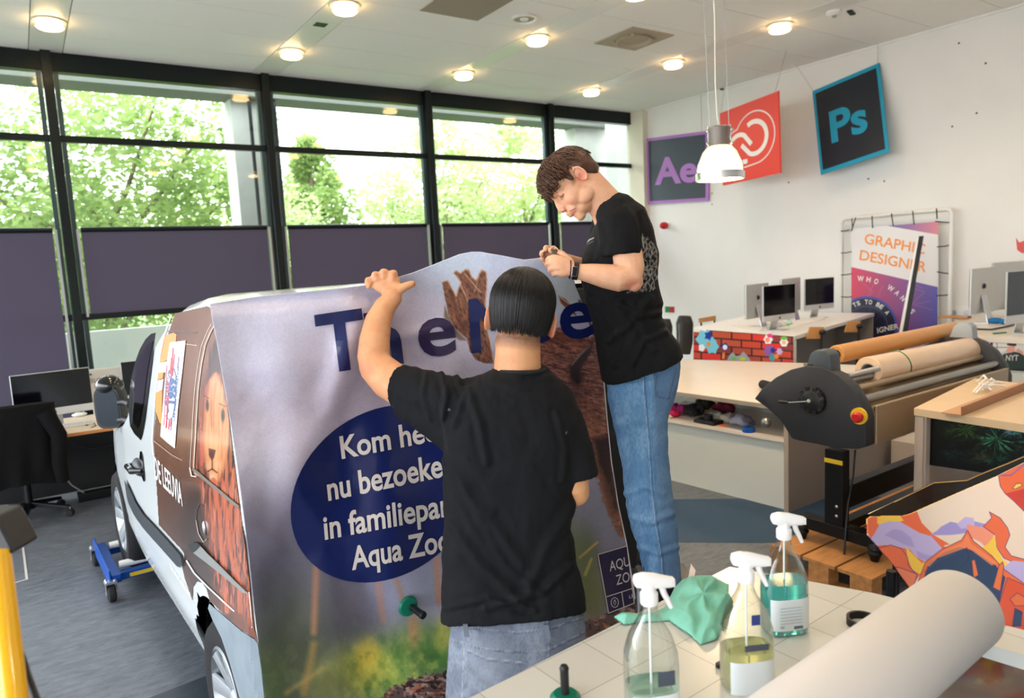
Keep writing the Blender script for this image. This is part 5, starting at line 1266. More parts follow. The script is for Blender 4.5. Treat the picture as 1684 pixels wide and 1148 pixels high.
# ================================================================== RIGHT SIDE: laminator, tables, desks
MX = 3.6                      # plane of the machine's near end panel
def XP(px, py, x=MX): return on_axis(px, py, 0, x)
M_char = mat('machine_charcoal', (44, 44, 48), .5, bump=.05, bscale=300)
M_steel = mat('brushed_steel', (150, 148, 144), .3, .85)
M_brz = mat('bronze_cover', (168, 146, 118), .3, .45)
M_yel = mat('label_yellow', (226, 186, 40), .5)
lam = thing('laminating_machine', 'wide dark roll laminating machine with rollers on a black stand and wooden pallet', 'machine', (4.5, 2.3, .16))
pan = [(1240, 656), (1252, 640), (1275, 621), (1300, 608), (1325, 602), (1352, 604), (1378, 617), (1400, 638), (1416, 665), (1424, 690), (1424, 735), (1410, 739), (1375, 738), (1345, 731), (1318, 726), (1302, 722), (1296, 712), (1282, 690), (1262, 672)]
def endpanel(x0, th, nm='end_panel'): return MB().prism([XP(*q) + Vector((x0, 0, 0)) for q in pan], (th, 0, 0)).build(nm, M_char, lam, bevel=.008, smooth=True)
ep = endpanel(0, .09)
L = 1.72
ep2 = endpanel(L, .09)
body = [(1268, 668), (1300, 652), (1340, 648), (1372, 654), (1396, 672), (1418, 694), (1420, 728), (1380, 728), (1320, 715)]
base = MB().prism([XP(*q) + Vector((.09, 0, 0)) for q in body], (L - .09, 0, 0)).build('cover', M_brz, lam, bevel=.01, smooth=True)
fy, fz0, fz1 = XP(1424, 700).y, XP(1424, 736).z, XP(1424, 690).z
MB().bb((MX + .09, fy - .01, fz0), (MX + L, fy + .01, fz1 + .06)).build('front_cover', M_brz, lam, bevel=.004)
for i, (dy, dz, r) in enumerate([(.30, .155, .022), (.24, .17, .03), (.16, .14, .018), (.07, .10, .025), (.02, .055, .02)]):
    MB().cyl((MX + .09, fy + dy, fz1 + dz - .02), (MX + L, fy + dy, fz1 + dz - .02), r).build('guide_bar', M_steel if i % 2 else M_brz, lam, smooth=True)
# wheel crank on the panel
c = XP(1338, 658); dl_ = MB().lathe([(0, -.035), (.05, -.035), (.06, -.028), (.075, -.02), (.078, 0)], c, (1, 0, 0), 36).build('pressure_dial', M_black, lam, smooth=True)
for k in range(10):
    a = k * .628; MB().cyl(c + Vector((-.03, .066 * math.cos(a), .066 * math.sin(a))), c + Vector((0, .066 * math.cos(a), .066 * math.sin(a))), .014, n=10).build('dial_lobe', M_black, dl_, smooth=True)
MB().lathe([(0, -.05), (.012, -.048), (.014, -.035)], c, (1, 0, 0), 16).build('dial_cap', M_chrome, dl_, smooth=True)
h = MB(); h.cyl(c + Vector((-.045, 0, 0)), XP(1303, 660) + Vector((-.05, 0, 0)), .004, n=8); h.build('crank_rod', M_chrome, dl_)
MB().tube([XP(1305, 660) + Vector((-.05, 0, 0)), XP(1300, 659.5) + Vector((-.05, 0, 0)), XP(1289, 658.5) + Vector((-.05, 0, 0))], [.007, .009, .009], 10).build('crank_grip', M_black, dl_, smooth=True)
c = XP(1414, 684)
MB().cyl(c, c + Vector((-.012, 0, 0)), .045).build('warning_ring', M_yel, lam, smooth=True)
MB().lathe([(.018, 0), (.018, -.03), (.028, -.035), (.028, -.052), (.02, -.06), (0, -.06)], c + Vector((0, -.01, 0)), (1, 0, 0), 24).build('emergency_button', mat('button_red', (196, 24, 30), .35), lam, smooth=True)
# top bracket block and far bracket
bk = [(1318, 622), (1320, 610), (1329, 582), (1336, 577), (1352, 576), (1361, 585), (1364, 620), (1358, 625)]
MB().prism([XP(*q) + Vector((.02, 0, 0)) for q in bk], (.10, 0, 0)).build('bracket', mat('bracket_grey', (66, 74, 80), .45), lam, bevel=.008, smooth=True)
for k in range(6):
    a = XP(1326 + k * .6, 600 + k * 2.4) + Vector((.016, 0, 0)); MB().bb((a.x, a.y - .03, a.z - .002), (a.x + .006, a.y + .03, a.z + .002)).build('bracket_slot', M_black, lam)
MB().prism([XP(*q) + Vector((L, 0, 0)) for q in bk], (.08, 0, 0)).build('bracket', mat('bracket_light', (150, 156, 160), .45), lam, bevel=.008, smooth=True)
# small roll bracket with knob
q = on_axis(1383, 630, 0, MX + .11); MB().bb((q.x, q.y - .05, q.z - .09), (q.x + .015, q.y + .04, q.z + .06)).build('roll_bracket', M_alu, lam, bevel=.006)
MB().ell(q + Vector((-.03, .03, .02)), .028).build('knob', M_black, lam, smooth=True)
MB().cyl(q + Vector((0, .03, .02)), q + Vector((.35, -.02, .04)), .016).build('shaft', M_alu, lam, smooth=True)
c = XP(1265, 696); MB().ell(c + Vector((0, .02, .0)), .03).build('ball_knob', M_steel, lam, smooth=True)
# stand
lx0 = MX + .04
def SX_(px, py): return on_axis(px, py, 0, lx0)
y0, y1 = SX_(1386, 740).y, SX_(1356, 740).y
feetz = .17
for x in (lx0, lx0 + L - .1): MB().bb((x, y0, .26), (x + .07, y1, .72)).build('stand_leg', M_blackm, lam, bevel=.004)
a, b = SX_(1318, 885), SX_(1440, 925)
for x in (lx0, lx0 + L - .1): MB().bb((x - .01, b.y - .02, .22), (x + .08, a.y + .02, .29)).build('stand_foot', M_blackm, lam, bevel=.004)
MB().bb((lx0 + .07, y0 + .02, .37), (lx0 + L - .1, y1 - .02, .50)).build('cross_beam', M_blackm, lam, bevel=.004)
MB().bb((lx0 + .07, y0 + .02, .23), (lx0 + L - .1, y1 - .02, .29)).build('cross_beam', M_blackm, lam, bevel=.004)
MB().bb((lx0 - .003, y0, .645), (lx0, y1, .67)).build('label_strip', M_yel, lam)
for z in (.345, .40): MB().ell((lx0, y0 + .035, z), (.006, .009, .009), n=10, m=6).build('bolt', M_alu, lam)
for px, py in ((1318, 880), (1437, 915)):
    q = SX_(px, py); MB().lathe([(.02, .10), (.035, .085), (.04, .07), (.03, .06), (.038, .045), (.03, .03), (.02, .0)], (lx0 + .01, q.y, .15), (0, 0, 1), 20).build('levelling_foot', M_blackm, lam, smooth=True)
MB().tube([Vector((lx0 + .16, y0 + .02, .70)), Vector((lx0 + .14, y0 + .02, .55)), Vector((lx0 + .02, y0 - .02, .42)), Vector((lx0 - .02, y0 - .03, .25)), Vector((lx0 - .03, y0 - .03, .15))], .006, 8).build('power_cable', M_black, lam, smooth=True)
# pallet under the machine
M_wood = mat('pallet_wood', (176, 122, 70), .75, bump=.2, bscale=30, vary=.22, vscale=5, stretch=(1, 6, 6))
pl = thing('pallet', 'wooden pallet under the feet of the laminating machine', 'pallet', (3.7, 2.1, 0))
pa_ = on_axis(1465, 958, 2, .148); pb_ = on_axis(1290, 897, 2, .148)
px0, px1 = 3.43, 5.4; py0, py1 = 1.86, 2.47
for k in range(3): MB().bb((px0 + .0, py0 + k * .205, .126), (px1, py0 + k * .205 + .19, .148)).build('board', M_wood, pl, bevel=.003)
for x in (px0, px0 + .92, px1 - .1):
    for y in (py0, py0 + .24, py1 - .12): MB().bb((x, y, .022), (x + .1, y + .12, .126)).build('block', M_wood, pl, bevel=.003)
for x in (px0, px0 + .92, px1 - .1): MB().bb((x, py0, 0), (x + .1, py1, .022)).build('runner', M_wood, pl)
# rolls: brown paper roll, clear film roll with green band
M_kraft = mat('roll_ochre', (196, 138, 70), .35, vary=.04, coat=.3); M_filmr = mat('roll_film', (222, 190, 158), .25, coat=.5, vary=.04)
def roll(name, lab, a, b, r, m, core, cat='roll', n=40):
    a, b = Vector(a), Vector(b); t = thing(name, lab, cat, (a + b) / 2); ax = (b - a).normalized(); ln = (b - a).length
    MB().lathe([(core, -.001), (r - .004, -.001), (r, .003), (r, ln - .003), (r - .004, ln), (core, ln)], a, ax, n).build('sheet', m, t, smooth=True)
    return t, ax, ln
a = on_axis(1375, 583, 1, 2.46); b = on_axis(1568, 542, 1, 2.46)
r2, ax, ln = roll('brown_paper_roll', 'long ochre brown roll lying across the top of the laminating machine', a, b, .056, M_kraft, .03)
MB().lathe([(.0, -.01), (.028, -.01), (.03, 0), (.03, .06)], a, ax, 24).build('core', M_black, r2, smooth=True)
a = on_axis(1428, 610, 1, 2.24); b = on_axis(1607, 572, 1, 2.24)
r1, ax, ln = roll('clear_film_roll', 'thick pale film roll with a green band on the laminating machine', a, b, .083, M_filmr, .045)
MB().lathe([(.040, -.003), (.046, -.004), (.046, .2), (.040, .2), (.040, -.003)], a, ax, 32).build('core', mat('core_grey', (150, 148, 150), .6), r1, smooth=True)
ra = MB(); rr = .0845; gb = a + ax * .33
MB().tube([gb + Vector((.03 * math.sin(k / 24 * 6.283 * 2) * .4, rr * math.cos(k / 24 * 6.283), rr * math.sin(k / 24 * 6.283))) for k in range(25)], .004, 8, caps=False).build('band', mat('band_green', (30, 110, 60), .5), r1, smooth=True)
# --- long white table behind the machine
def tabletop(pts, z, th=.035):
    P = [on_axis(px, py, 2, z) for px, py in pts]; return [(p.x, p.y, z - th) for p in P], th
tz = .77
wt_ = thing('work_table', 'long pale work table with an open shelf of rags behind the standing person', 'table', (4.9, 3.8, 0))
tp_ = [(4.18, 4.25), (4.28, 2.85), (6.35, 3.15), (6.0, 4.02), (5.45, 5.35), (4.1, 5.2)]
MB().prism([(x, y, tz - .035) for x, y in tp_], (0, 0, .035)).build('tabletop', M_lam, wt_, bevel=.002)
MB().prism([(4.177, 4.27, tz - .034), (4.278, 2.84, tz - .034), (4.278, 2.84, tz - .004), (4.177, 4.27, tz - .004)], (-.003, 0, 0)).build('edge_band', M_edge, wt_)
MB().prism([(4.24, 4.3, .0), (4.33, 2.97, .0), (4.35, 2.97, .0), (4.26, 4.3, .0)], (0, 0, .50)).build('front_panel', M_lamw, wt_)
MB().prism([(4.2, 4.3, .50), (4.3, 2.97, .50), (5.0, 3.02, .50), (4.9, 4.4, .50)], (0, 0, .022)).build('shelf', M_lam, wt_)
MB().prism([(4.9, 4.4, .5), (5.0, 3.02, .5), (5.02, 3.02, .5), (4.92, 4.4, .5)], (0, 0, .235)).build('back_panel', M_lamw, wt_)
MB().bb((4.29, 2.93, 0), (5.9, 2.965, tz - .036)).build('side_panel', mat('panel_shaded_brown', (164, 150, 138), .55), wt_)  # end panel coloured browner than the front to stand for its warm shade
# bright cloths and tools on the shelf
def shelfp(px, py, x): return on_axis(px, py, 0, x)
def cloth(name, lab, c, r, m, seed, cat='cloth'):
    rg = random.Random(seed); mb = MB()
    for i in range(9):
        d = Vector((rg.uniform(-1, 1) * r[0], rg.uniform(-1, 1) * r[1], rg.uniform(-.3, .7) * r[2])); mb.ell(c + d * .6, (r[0] * rg.uniform(.3, .6), r[1] * rg.uniform(.25, .5), r[2] * rg.uniform(.35, .7)), Matrix.Rotation(rg.uniform(0, 3), 3, 'Z') @ Matrix.Rotation(rg.uniform(-.6, .6), 3, 'X'), 12, 8)
    o = mb.remeshed(name, m, None, voxel=.011, smooth=3, disp=lambda co: .010 * (fbm(co[:, 0] * 22 + seed, co[:, 1] * 22 + co[:, 2] * 26, seed, 3) - .45) * 2)
    zmin = min(v.co.z for v in o.data.vertices); o.location.z += .522 - zmin if c.z < .7 else 0
    settags(o, lab, cat); return o
for nm, lab, px, py, x, r, col, sd in [('rag', 'magenta cloth at the left of the open shelf', 1116, 668, 4.42, (.06, .10, .07), (150, 24, 100), 3), ('rag', 'bright pink red cloth below the magenta cloth on the shelf', 1106, 680, 4.32, (.05, .06, .045), (226, 36, 90), 4),
        ('rag', 'black bundle of cloth in the middle left of the shelf', 1142, 678, 4.45, (.08, .10, .06), (30, 32, 36), 5), ('rag', 'grey white crumpled cloth in the middle of the shelf', 1176, 678, 4.42, (.07, .08, .05), (170, 168, 160), 6), ('rag', 'pale grey knotted cloth right of the grey white one', 1196, 680, 4.45, (.06, .06, .055), (184, 180, 168), 7),
        ('rag', 'lilac grey cloth at the right end of the shelf', 1225, 686, 4.45, (.10, .14, .045), (150, 150, 172), 8), ('rag', 'dark red cloth at the back of the shelf', 1192, 662, 4.72, (.08, .14, .06), (110, 20, 50), 9), ('rag', 'dark olive cloth deep in the shelf', 1160, 660, 4.75, (.08, .1, .06), (50, 56, 34), 10), ('rag', 'small beige glove at the left end of the shelf', 1103, 691, 4.28, (.04, .05, .02), (196, 176, 150), 11)]:
    cloth(nm, lab, shelfp(px, py, x), r, mat('rag_%d' % sd, col, .9), sd)
t = thing('black_device', 'flat black device with a round cap on the shelf edge', 'device', shelfp(1165, 695, 4.33))
c = Vector((4.34, shelfp(1165, 695, 4.34).y, .522)); MB().box(c + UZ * .015, (.12, .20, .03)).build('base', M_black, t, bevel=.004); MB().cyl(c + UZ * .03, c + UZ * .07, .035).build('cap', M_black, t, smooth=True)
c = Vector((4.32, shelfp(1231, 700, 4.32).y, .522)); t = MB().lathe([(.028, 0), (.045, .0), (.045, .035), (.028, .035), (.028, 0)], c, (0, 0, 1), 28).build('tape_roll', mat('tape_blue', (20, 84, 170), .4), smooth=True); settags(t, 'small blue roll of tape on the shelf edge', 'tape')
t = thing('scraper', 'orange and grey scraper lying on the shelf edge', 'scraper', (4.3, shelfp(1200, 705, 4.3).y, .53))
ya, yb = shelfp(1180, 702, 4.3).y, shelfp(1192, 704, 4.3).y; yc = shelfp(1228, 711, 4.27).y
MB().bb((4.31, yb, .524), (4.335, ya, .534)).build('handle', mat('orange_plastic', (226, 84, 40), .4), t, bevel=.003); MB().bb((4.305, yc, .524), (4.34, yb, .529)).build('blade', M_alu, t)
# portable speaker on the table
c = on_axis(1268, 636, 2, tz + .035); t = thing('portable_speaker', 'small black cylindrical speaker lying on the pale table left of the machine', 'speaker', c)
d_ = (on_axis(1283, 641, 2, tz + .035) - on_axis(1252, 632, 2, tz + .035)).normalized()
ln = (on_axis(1283, 641, 2, tz + .035) - on_axis(1252, 632, 2, tz + .035)).length
MB().lathe([(0, 0), (.025, 0), (.034, .008), (.036, .02), (.036, ln - .02), (.034, ln - .008), (.025, ln), (0, ln)], c - d_ * ln / 2, d_, 28).build('body', mat('speaker_fabric', (26, 26, 30), .9, bump=.3, bscale=400), t, smooth=True)
MB().box(c + Vector((-.034, -.012, .006)), (.004, .03, .02)).build('badge', M_alu, t)
# --- desk with brick pattern front
bz = 1.0
A0 = on_axis(1141, 540, 2, bz); A1 = on_axis(1305, 553, 2, bz); A2 = on_axis(1438, 515, 2, bz); A2.x = min(A2.x, XR - .05)
A3 = Vector((XR - .05, 6.35, bz)); A3 = Vector((8.6, 6.2, bz))
bd_ = thing('counter_desk', 'counter desk with a red brick pattern front and white top', 'desk', (7, 5, 0))
def flatp(P, z, th): return MB().prism([(p.x, p.y, z - th) for p in P], (0, 0, th))
flatp([A0 + Vector((0, .05, 0)), A1, A2, A3], bz, .04).build('tabletop', mat('desk_top_white', (236, 232, 228), .35), bd_, bevel=.003)
brn = Vector((A1.y - A0.y, -(A1.x - A0.x), 0)).normalized()
if brn.x > 0: brn = -brn
def brickf(X, Y):
    r = rays(X, Y); n = np.array(brn); t = ((np.array(A0) - np.array(CAMP)) @ n) / (r @ n); return np.array(CAMP) + r * t[..., None] + n * .004
def paint_brick(X, Y):
    A = Art(X, Y, (30, 16, 14)); v = (Y - 541 - (X - 1141) * .075) / 12.4; row = np.floor(v); u_ = (X - 1141) / 33. + np.where(row % 2 == 0, .1, .62); ci = np.floor(u_)
    fu, fv = u_ - ci, v - row; m = (fu > .04) & (fu < .96) & (fv > .09) & (fv < .9)
    h = ((row * 7 + ci * 13) % 5); cols = np.array([(176, 68, 40), (206, 66, 34), (140, 46, 40), (196, 76, 44), (222, 44, 34)]) / 255.
    c_ = cols[h.astype(int)]; A.c = np.where(m[..., None], c_, A.c)
    return A.c
X_, Y_ = np.meshgrid(np.arange(1141, 1305.6, .55), np.arange(541, 640, .5)); Y2_ = Y_ + (X_ - 1141) * .075
art_obj('brick_front', X_, Y2_, brickf, paint_brick, artmat('brick_print', .5), bd_, smooth=False)
mb = MB(); inw = Vector((.10, 0, 0)); mb.prism([Vector((A0.x, A0.y, 0)), Vector((A1.x, A1.y, 0)), Vector((A1.x, A1.y, bz - .042)), Vector((A0.x, A0.y, bz - .042))], -brn * .04); mb.build('front_panel', M_lamw, bd_)
sd_ = (Vector((A2.x, A2.y, 0)) - Vector((A1.x, A1.y, 0))).normalized(); sn = Vector((-sd_.y, sd_.x, 0))
mb = MB(); p0 = Vector((A1.x, A1.y, 0)) + sd_ * .30; p1 = Vector((A2.x, A2.y, 0)); p0 += sn * .45; p1 += sn * .45
mb.prism([p0, p1, p1 + UZ * (bz - .042), p0 + UZ * (bz - .042)], sn * .03); mb.build('inner_panel', mat('panel_grey', (150, 146, 140), .6), bd_)
mb = MB(); p0 = Vector((A2.x, A2.y, 0)); mb.prism([p0 + sn * .01, p0 + sn * .6, p0 + sn * .6 + UZ * (bz - .042), p0 + sn * .01 + UZ * (bz - .042)], -sd_ * .03); mb.build('end_panel', mat('panel_shaded_brown2', (150, 140, 130), .6), bd_)
# plain stickers on the bricks
def brick2(x, y): return Vector(brickf(np.array(float(x)), np.array(float(y)))) + brn * .002
def sticker(lab, shapes, parent=None):
    c = brick2(shapes[0][1][0][0], shapes[0][1][0][1]); t = thing('sticker', lab, 'sticker', c)
    for k, (col, pts) in enumerate(shapes):
        o = brn * .0008 * k; mesh_obj('cutout', [brick2(*q) + o for q in pts], [tuple(range(len(pts)))], mat('stk_%d_%d_%d' % col, col, .45), t)
    return t
def star(cx, cy, r, n, k=.65, ph=0, sy=1.1): return [(cx + (r if i % 2 == 0 else r * k) * math.cos(ph + math.pi * i / n), cy + sy * (r if i % 2 == 0 else r * k) * math.sin(ph + math.pi * i / n)) for i in range(2 * n)]
CY_, BL_, WH_, OR_, PK_, GR_, GY_, PU_ = (120, 200, 220), (24, 50, 150), (236, 236, 236), (240, 140, 40), (226, 60, 140), (90, 190, 60), (160, 164, 170), (140, 90, 170)
sticker('large plain cutout sticker in light blue and navy at the left of the brick front', [(CY_, star(1160, 558, 16, 6, .75)), (CY_, star(1172, 570, 12, 6, .75)), (BL_, star(1166, 552, 8, 5, .6)), (WH_, star(1155, 572, 6, 5, .8)), (OR_, star(1166, 566, 4, 5, .7))])
sticker('small blue and white round cutout sticker right of the largest one', [(BL_, star(1193, 570, 7, 5, .7)), (WH_, star(1193, 571, 4, 8, .9)), (OR_, [(1189, 580), (1193, 580), (1192, 590), (1188, 590)])])
sticker('grey jagged cutout sticker with green blobs at the bottom of the bricks', [(GY_, [(1196, 592), (1201, 583), (1206, 579), (1211, 586), (1218, 584), (1223, 578), (1229, 584), (1236, 594)]), (GR_, star(1208, 589, 5, 6, .7, sy=.7)), ((190, 210, 40), star(1222, 590, 6, 6, .7, sy=.6))])
sticker('small pink topped cutout sticker at the upper right of the bricks', [(WH_, star(1264, 558, 8, 6, .8)), (PK_, star(1267, 552, 5.5, 6, .8, sy=.7)), ((240, 150, 110), star(1263, 559, 4, 8, .9))])
sticker('small green topped cutout sticker at the far right of the bricks', [(WH_, star(1290, 563, 7.5, 6, .8)), (GR_, star(1290, 556, 6, 6, .8, sy=.55)), ((240, 180, 150), star(1290, 563, 3.5, 8, .9))])
sticker('purple and teal cutout sticker at the lower right of the bricks', [(PU_, star(1266, 577, 10, 6, .7)), ((60, 160, 170), star(1271, 588, 6, 4, .8)), (BL_, star(1272, 576, 5, 5, .7)), (OR_, star(1278, 586, 4.5, 5, .7)), ((200, 170, 220), star(1283, 578, 6, 6, .7))])
# wooden seats hanging under the desk side
M_ply = mat('plywood', (186, 132, 78), .5, vary=.08, vscale=8)
for i, (cx, cy) in enumerate(((1339, 546), (1401, 536))):
    c = W(cx, cy, 7.15 + i * .5); t = thing('stool', 'plywood stool on black tube under the counter desk, %s of the pair' % ('left' if i == 0 else 'right'), 'stool', (c.x, c.y, 0), 'plywood stools at the counter desk')
    MB().prism([c - RIGHT * .08 - UPV * .07, c + RIGHT * .06 - UPV * .07, c + RIGHT * .10 + UPV * .05, c - RIGHT * .04 + UPV * .05], F2 * .02).build('backrest', M_ply, t, bevel=.004)
    MB().ell(c + RIGHT * .07 - F2 * .03, (.045, .03, .03)).build('joint', M_black, t, smooth=True)
    MB().tube([c + RIGHT * .07, c + RIGHT * .07 - UZ * .15, Vector((c.x, c.y, .42)) + RIGHT * .05], .014, 8).build('tube', M_black, t, smooth=True)
    st_ = Vector((c.x, c.y, .40)); MB().prism([st_ - RIGHT * .22 - F2 * .2, st_ + RIGHT * .2 - F2 * .2, st_ + RIGHT * .2 + F2 * .2, st_ - RIGHT * .22 + F2 * .2], UZ * .03).build('seat', M_ply, t, bevel=.006)
    for s1 in (-1, 1):
        for s2 in (-1, 1): MB().cyl(st_ + RIGHT * .15 * s1 + F2 * .15 * s2, Vector((st_.x, st_.y, 0)) + RIGHT * .2 * s1 + F2 * .2 * s2, .012, n=8).build('leg', M_black, t)
# desktop computers
M_scr = mat('screen_dark', (8, 7, 14), .1, spec=.35); M_back = mat('computer_back', (186, 188, 186), .35, .4)
def computer(lab, base, yaw, wd, ht, parentcat='computer', on=None, name='desktop_computer', tilt=0):
    """screen normal at yaw (world angle of the way the screen faces)"""
    t = thing(name, lab, parentcat, base); f = Vector((math.cos(yaw), math.sin(yaw), 0)); s_ = Vector((-f.y, f.x, 0)); b = Vector(base)
    z0 = .10; c = b + UZ * (z0 + ht / 2)
    def pl_(u0, u1, v0, v1, y0, y1): return MB().prism([b + s_ * u0 + UZ * v0 + f * y0, b + s_ * u1 + UZ * v0 + f * y0, b + s_ * u1 + UZ * v1 + f * y0, b + s_ * u0 + UZ * v1 + f * y0], f * (y1 - y0))
    pl_(-wd / 2, wd / 2, z0, z0 + ht, -.012, .008).build('case', M_back, t, bevel=.005)
    pl_(-wd / 2 + .004, wd / 2 - .004, z0 + ht * .17, z0 + ht - .004, .0085, .011).build('screen', on or M_scr, t)
    pl_(-wd / 2 + .001, wd / 2 - .001, z0 + .001, z0 + ht * .165, .0085, .0105).build('chin', mat('chin_silver', (206, 206, 206), .3, .3), t)
    MB().ell(b + UZ * (z0 + ht * .08) + f * .012, (.010, .010, .012), n=10, m=6).build('emblem', M_black, t)
    MB().ell(b + UZ * (z0 + ht * .6) - f * .013, (.022, .022, .028), n=12, m=8).build('back_emblem', M_black, t)
    MB().prism([b - s_ * .07 + f * .08, b + s_ * .07 + f * .08, b + s_ * .07 - f * .08, b - s_ * .07 - f * .08], UZ * .006).build('foot', M_alu, t)
    MB().prism([b - s_ * .06 - f * .08, b + s_ * .06 - f * .08, b + s_ * .05 - f * .012 + UZ * (z0 + ht * .4), b - s_ * .05 - f * .012 + UZ * (z0 + ht * .4)], -f * .01 + UZ * .0).build('stand', M_alu, t)
    return t
def deskpt(px, py, z=bz): return on_axis(px, py, 2, z)
camyaw = math.atan2(-FWD.y, -FWD.x)
def snap(p): p.x = min(p.x, XR - .25); return p
def onz(px, py, z): p = on_axis(px, py, 2, z); p.z = z; return p
def at_d(px, d, z=bz): p = W(px, 525, d); p.z = z; return p
computer('desktop computer seen from the back at the left end of the counter desk', at_d(1245, 8.0), math.radians(98), .50, .38)
computer('desktop computer with dark screen in the middle of the counter desk', at_d(1281, 7.55), math.radians(268), .52, .38)
computer('desktop computer at the right of the counter desk beside the banner', at_d(1347, 8.7), math.radians(262), .50, .38)
computer('desktop computer turned away, half hidden behind the middle one', at_d(1300, 8.6), math.radians(98), .48, .40)
# chairs at the counter: black padded backs
M_leath = mat('black_leather', (20, 20, 22), .35, coat=.1)
def office_chair_back(lab, l, r, d):
    c = W((l[0] + r[0]) / 2, r[1], d); t = thing('office_chair', lab, 'chair', (c.x, c.y, 0)); k = d / FPX
    rows = [((l[0] + 4, l[1]), (r[0] - 4, l[1]), .03), ((l[0], l[1] + 12), (r[0], l[1] + 12), .05), ((l[0] + 1, r[1] - 20), (r[0] - 1, r[1] - 20), .05), ((l[0] + 5, r[1]), (r[0] - 5, r[1]), .03)]
    MB().loft([pring(a, b, d, h, 3) for a, b, h in rows]).remeshed('backrest', M_leath, t, voxel=.012, smooth=3)
    b = Vector((c.x, c.y, .48)) - R2 * .25; MB().loft([[b + R2 * .24 * math.cos(a_ / 4) + F2 * .22 * math.sin(a_ / 4) + UZ * z_ for a_ in range(25)] for z_ in (-.04, .04)]).build('seat', M_leath, t, bevel=.015, smooth=True)
    MB().cyl((b.x, b.y, .08), (b.x, b.y, .45), .025).build('column', M_blackm, t, smooth=True)
    for i in range(5):
        e = b + Vector((math.cos(i * 1.257), math.sin(i * 1.257), 0)) * .3; MB().cyl((b.x, b.y, .12), (e.x, e.y, .07), .016, n=8).build('base_arm', M_blackm, t); MB().ell((e.x, e.y, .03), (.03, .03, .03)).build('caster', M_rubber, t)
    MB().cyl(b + R2 * .2, c - UZ * .1, .018, n=8).build('back_bar', M_blackm, t)
    return t
office_chair_back('black padded office chair nearest the brick front of the counter desk', (1112, 519), (1140, 583), 7.3)
office_chair_back('dark office chair partly hidden by the standing person', (1078, 524), (1106, 583), 8.2)
t = thing('wooden_chair', 'light wooden chair back behind the counter desk near the wall', 'chair', W(1165, 540, 9.6)); c = W(1165, 527, 9.6)
t.location = (c.x, c.y, 0)
MB().prism([W(1150, 531, 9.6), W(1149, 524, 9.6), W(1177, 519, 9.6), W(1178, 527, 9.6)], F2 * .02).build('backrest', M_ply, t, bevel=.004)
for s in (-1, 1): MB().cyl(W(1164 + s * 11, 526, 9.62), (W(1164 + s * 11, 526, 9.62).x, W(1164 + s * 11, 526, 9.62).y, 0), .012, n=8).build('leg', M_black, t)
# papers, bottle on counter
def paper(lab, pts, z, m=None, th=.004, name='paper_sheet', cat='paper'):
    P_ = [on_axis(px, py, 2, z) for px, py in pts]; o = MB().prism(P_, (0, 0, th)).build(name, m or mat('paper', (236, 230, 224), .7)); settags(o, lab, cat); return o
paper('white curled papers at the left of the counter desk', [(1200, 536), (1243, 533), (1256, 540), (1248, 546), (1220, 542)], bz)
paper('newspaper with dark pictures beside the clear bottle', [(1256, 533), (1288, 527), (1300, 534), (1262, 544)], bz, mat('newsprint', (206, 198, 192), .8, vary=.15, vscale=14))
paper('long pale paper stack along the counter desk edge', [(1296, 531), (1350, 521), (1358, 525), (1300, 540)], bz, None, .012)
paper('small dark photo print on the newspaper', [(1270, 534), (1284, 531), (1287, 535), (1272, 539)], bz + .006, M_scr, .002)
M_clear2 = mat('clear_plastic', (235, 245, 245), .05, trans=.9, ior=1.2)
c = on_axis(1298, 535, 2, bz); t = thing('water_bottle', 'clear plastic bottle with green base on the counter desk', 'bottle', c)
MB().lathe([(0, 0), (.033, 0), (.035, .02), (.035, .14), (.03, .17), (.014, .20), (.013, .22), (0, .222)], c, (0, 0, 1), 20).build('body', M_clear2, t, smooth=True)
MB().cyl(c + UZ * .22, c + UZ * .25, .015).build('cap', M_white, t, smooth=True); MB().cyl(c + UZ * .002, c + UZ * .022, .0355).build('green_base', mat('green_tint', (90, 200, 110), .2), t, smooth=True)

# --- right-hand desk by the wall with screens
gz = 1.0
G = [on_axis(1588, 552, 2, gz), on_axis(1700, 566, 2, gz), Vector((XR - .02, 2.0, gz)), Vector((XR - .02, 3.55, gz)), on_axis(1560, 530, 2, gz)]
G = [on_axis(1588, 552, 2, gz), on_axis(1720, 558, 2, gz), Vector((XR - .04, 1.9, gz)), Vector((XR - .04, 3.5, gz)), Vector((XR - .5, 3.75, gz))]
gd = thing('wall_desk', 'pale desk against the right wall with framed pictures below its top', 'desk', (8, 2.8, 0))
flatp(G, gz, .05).build('tabletop', M_lam, gd, bevel=.003)
e0, e1 = G[0], G[1]; en = Vector((e1.y - e0.y, -(e1.x - e0.x), 0)).normalized(); en = en if en.x < 0 else -en
MB().prism([Vector((e0.x, e0.y, 0)) - en * .03, Vector((e1.x, e1.y, 0)) - en * .03, Vector((e1.x, e1.y, gz - .05)) - en * .03, Vector((e0.x, e0.y, gz - .05)) - en * .03], -en * .03).build('front_panel', M_lamw, gd)
def gmap(X, Y, off=.0):
    r = rays(X, Y); n = np.array(en); t = ((np.array(e0 - en * .03) - np.array(CAMP)) @ n) / (r @ n); return np.array(CAMP) + r * t[..., None] + n * (.006 + off)
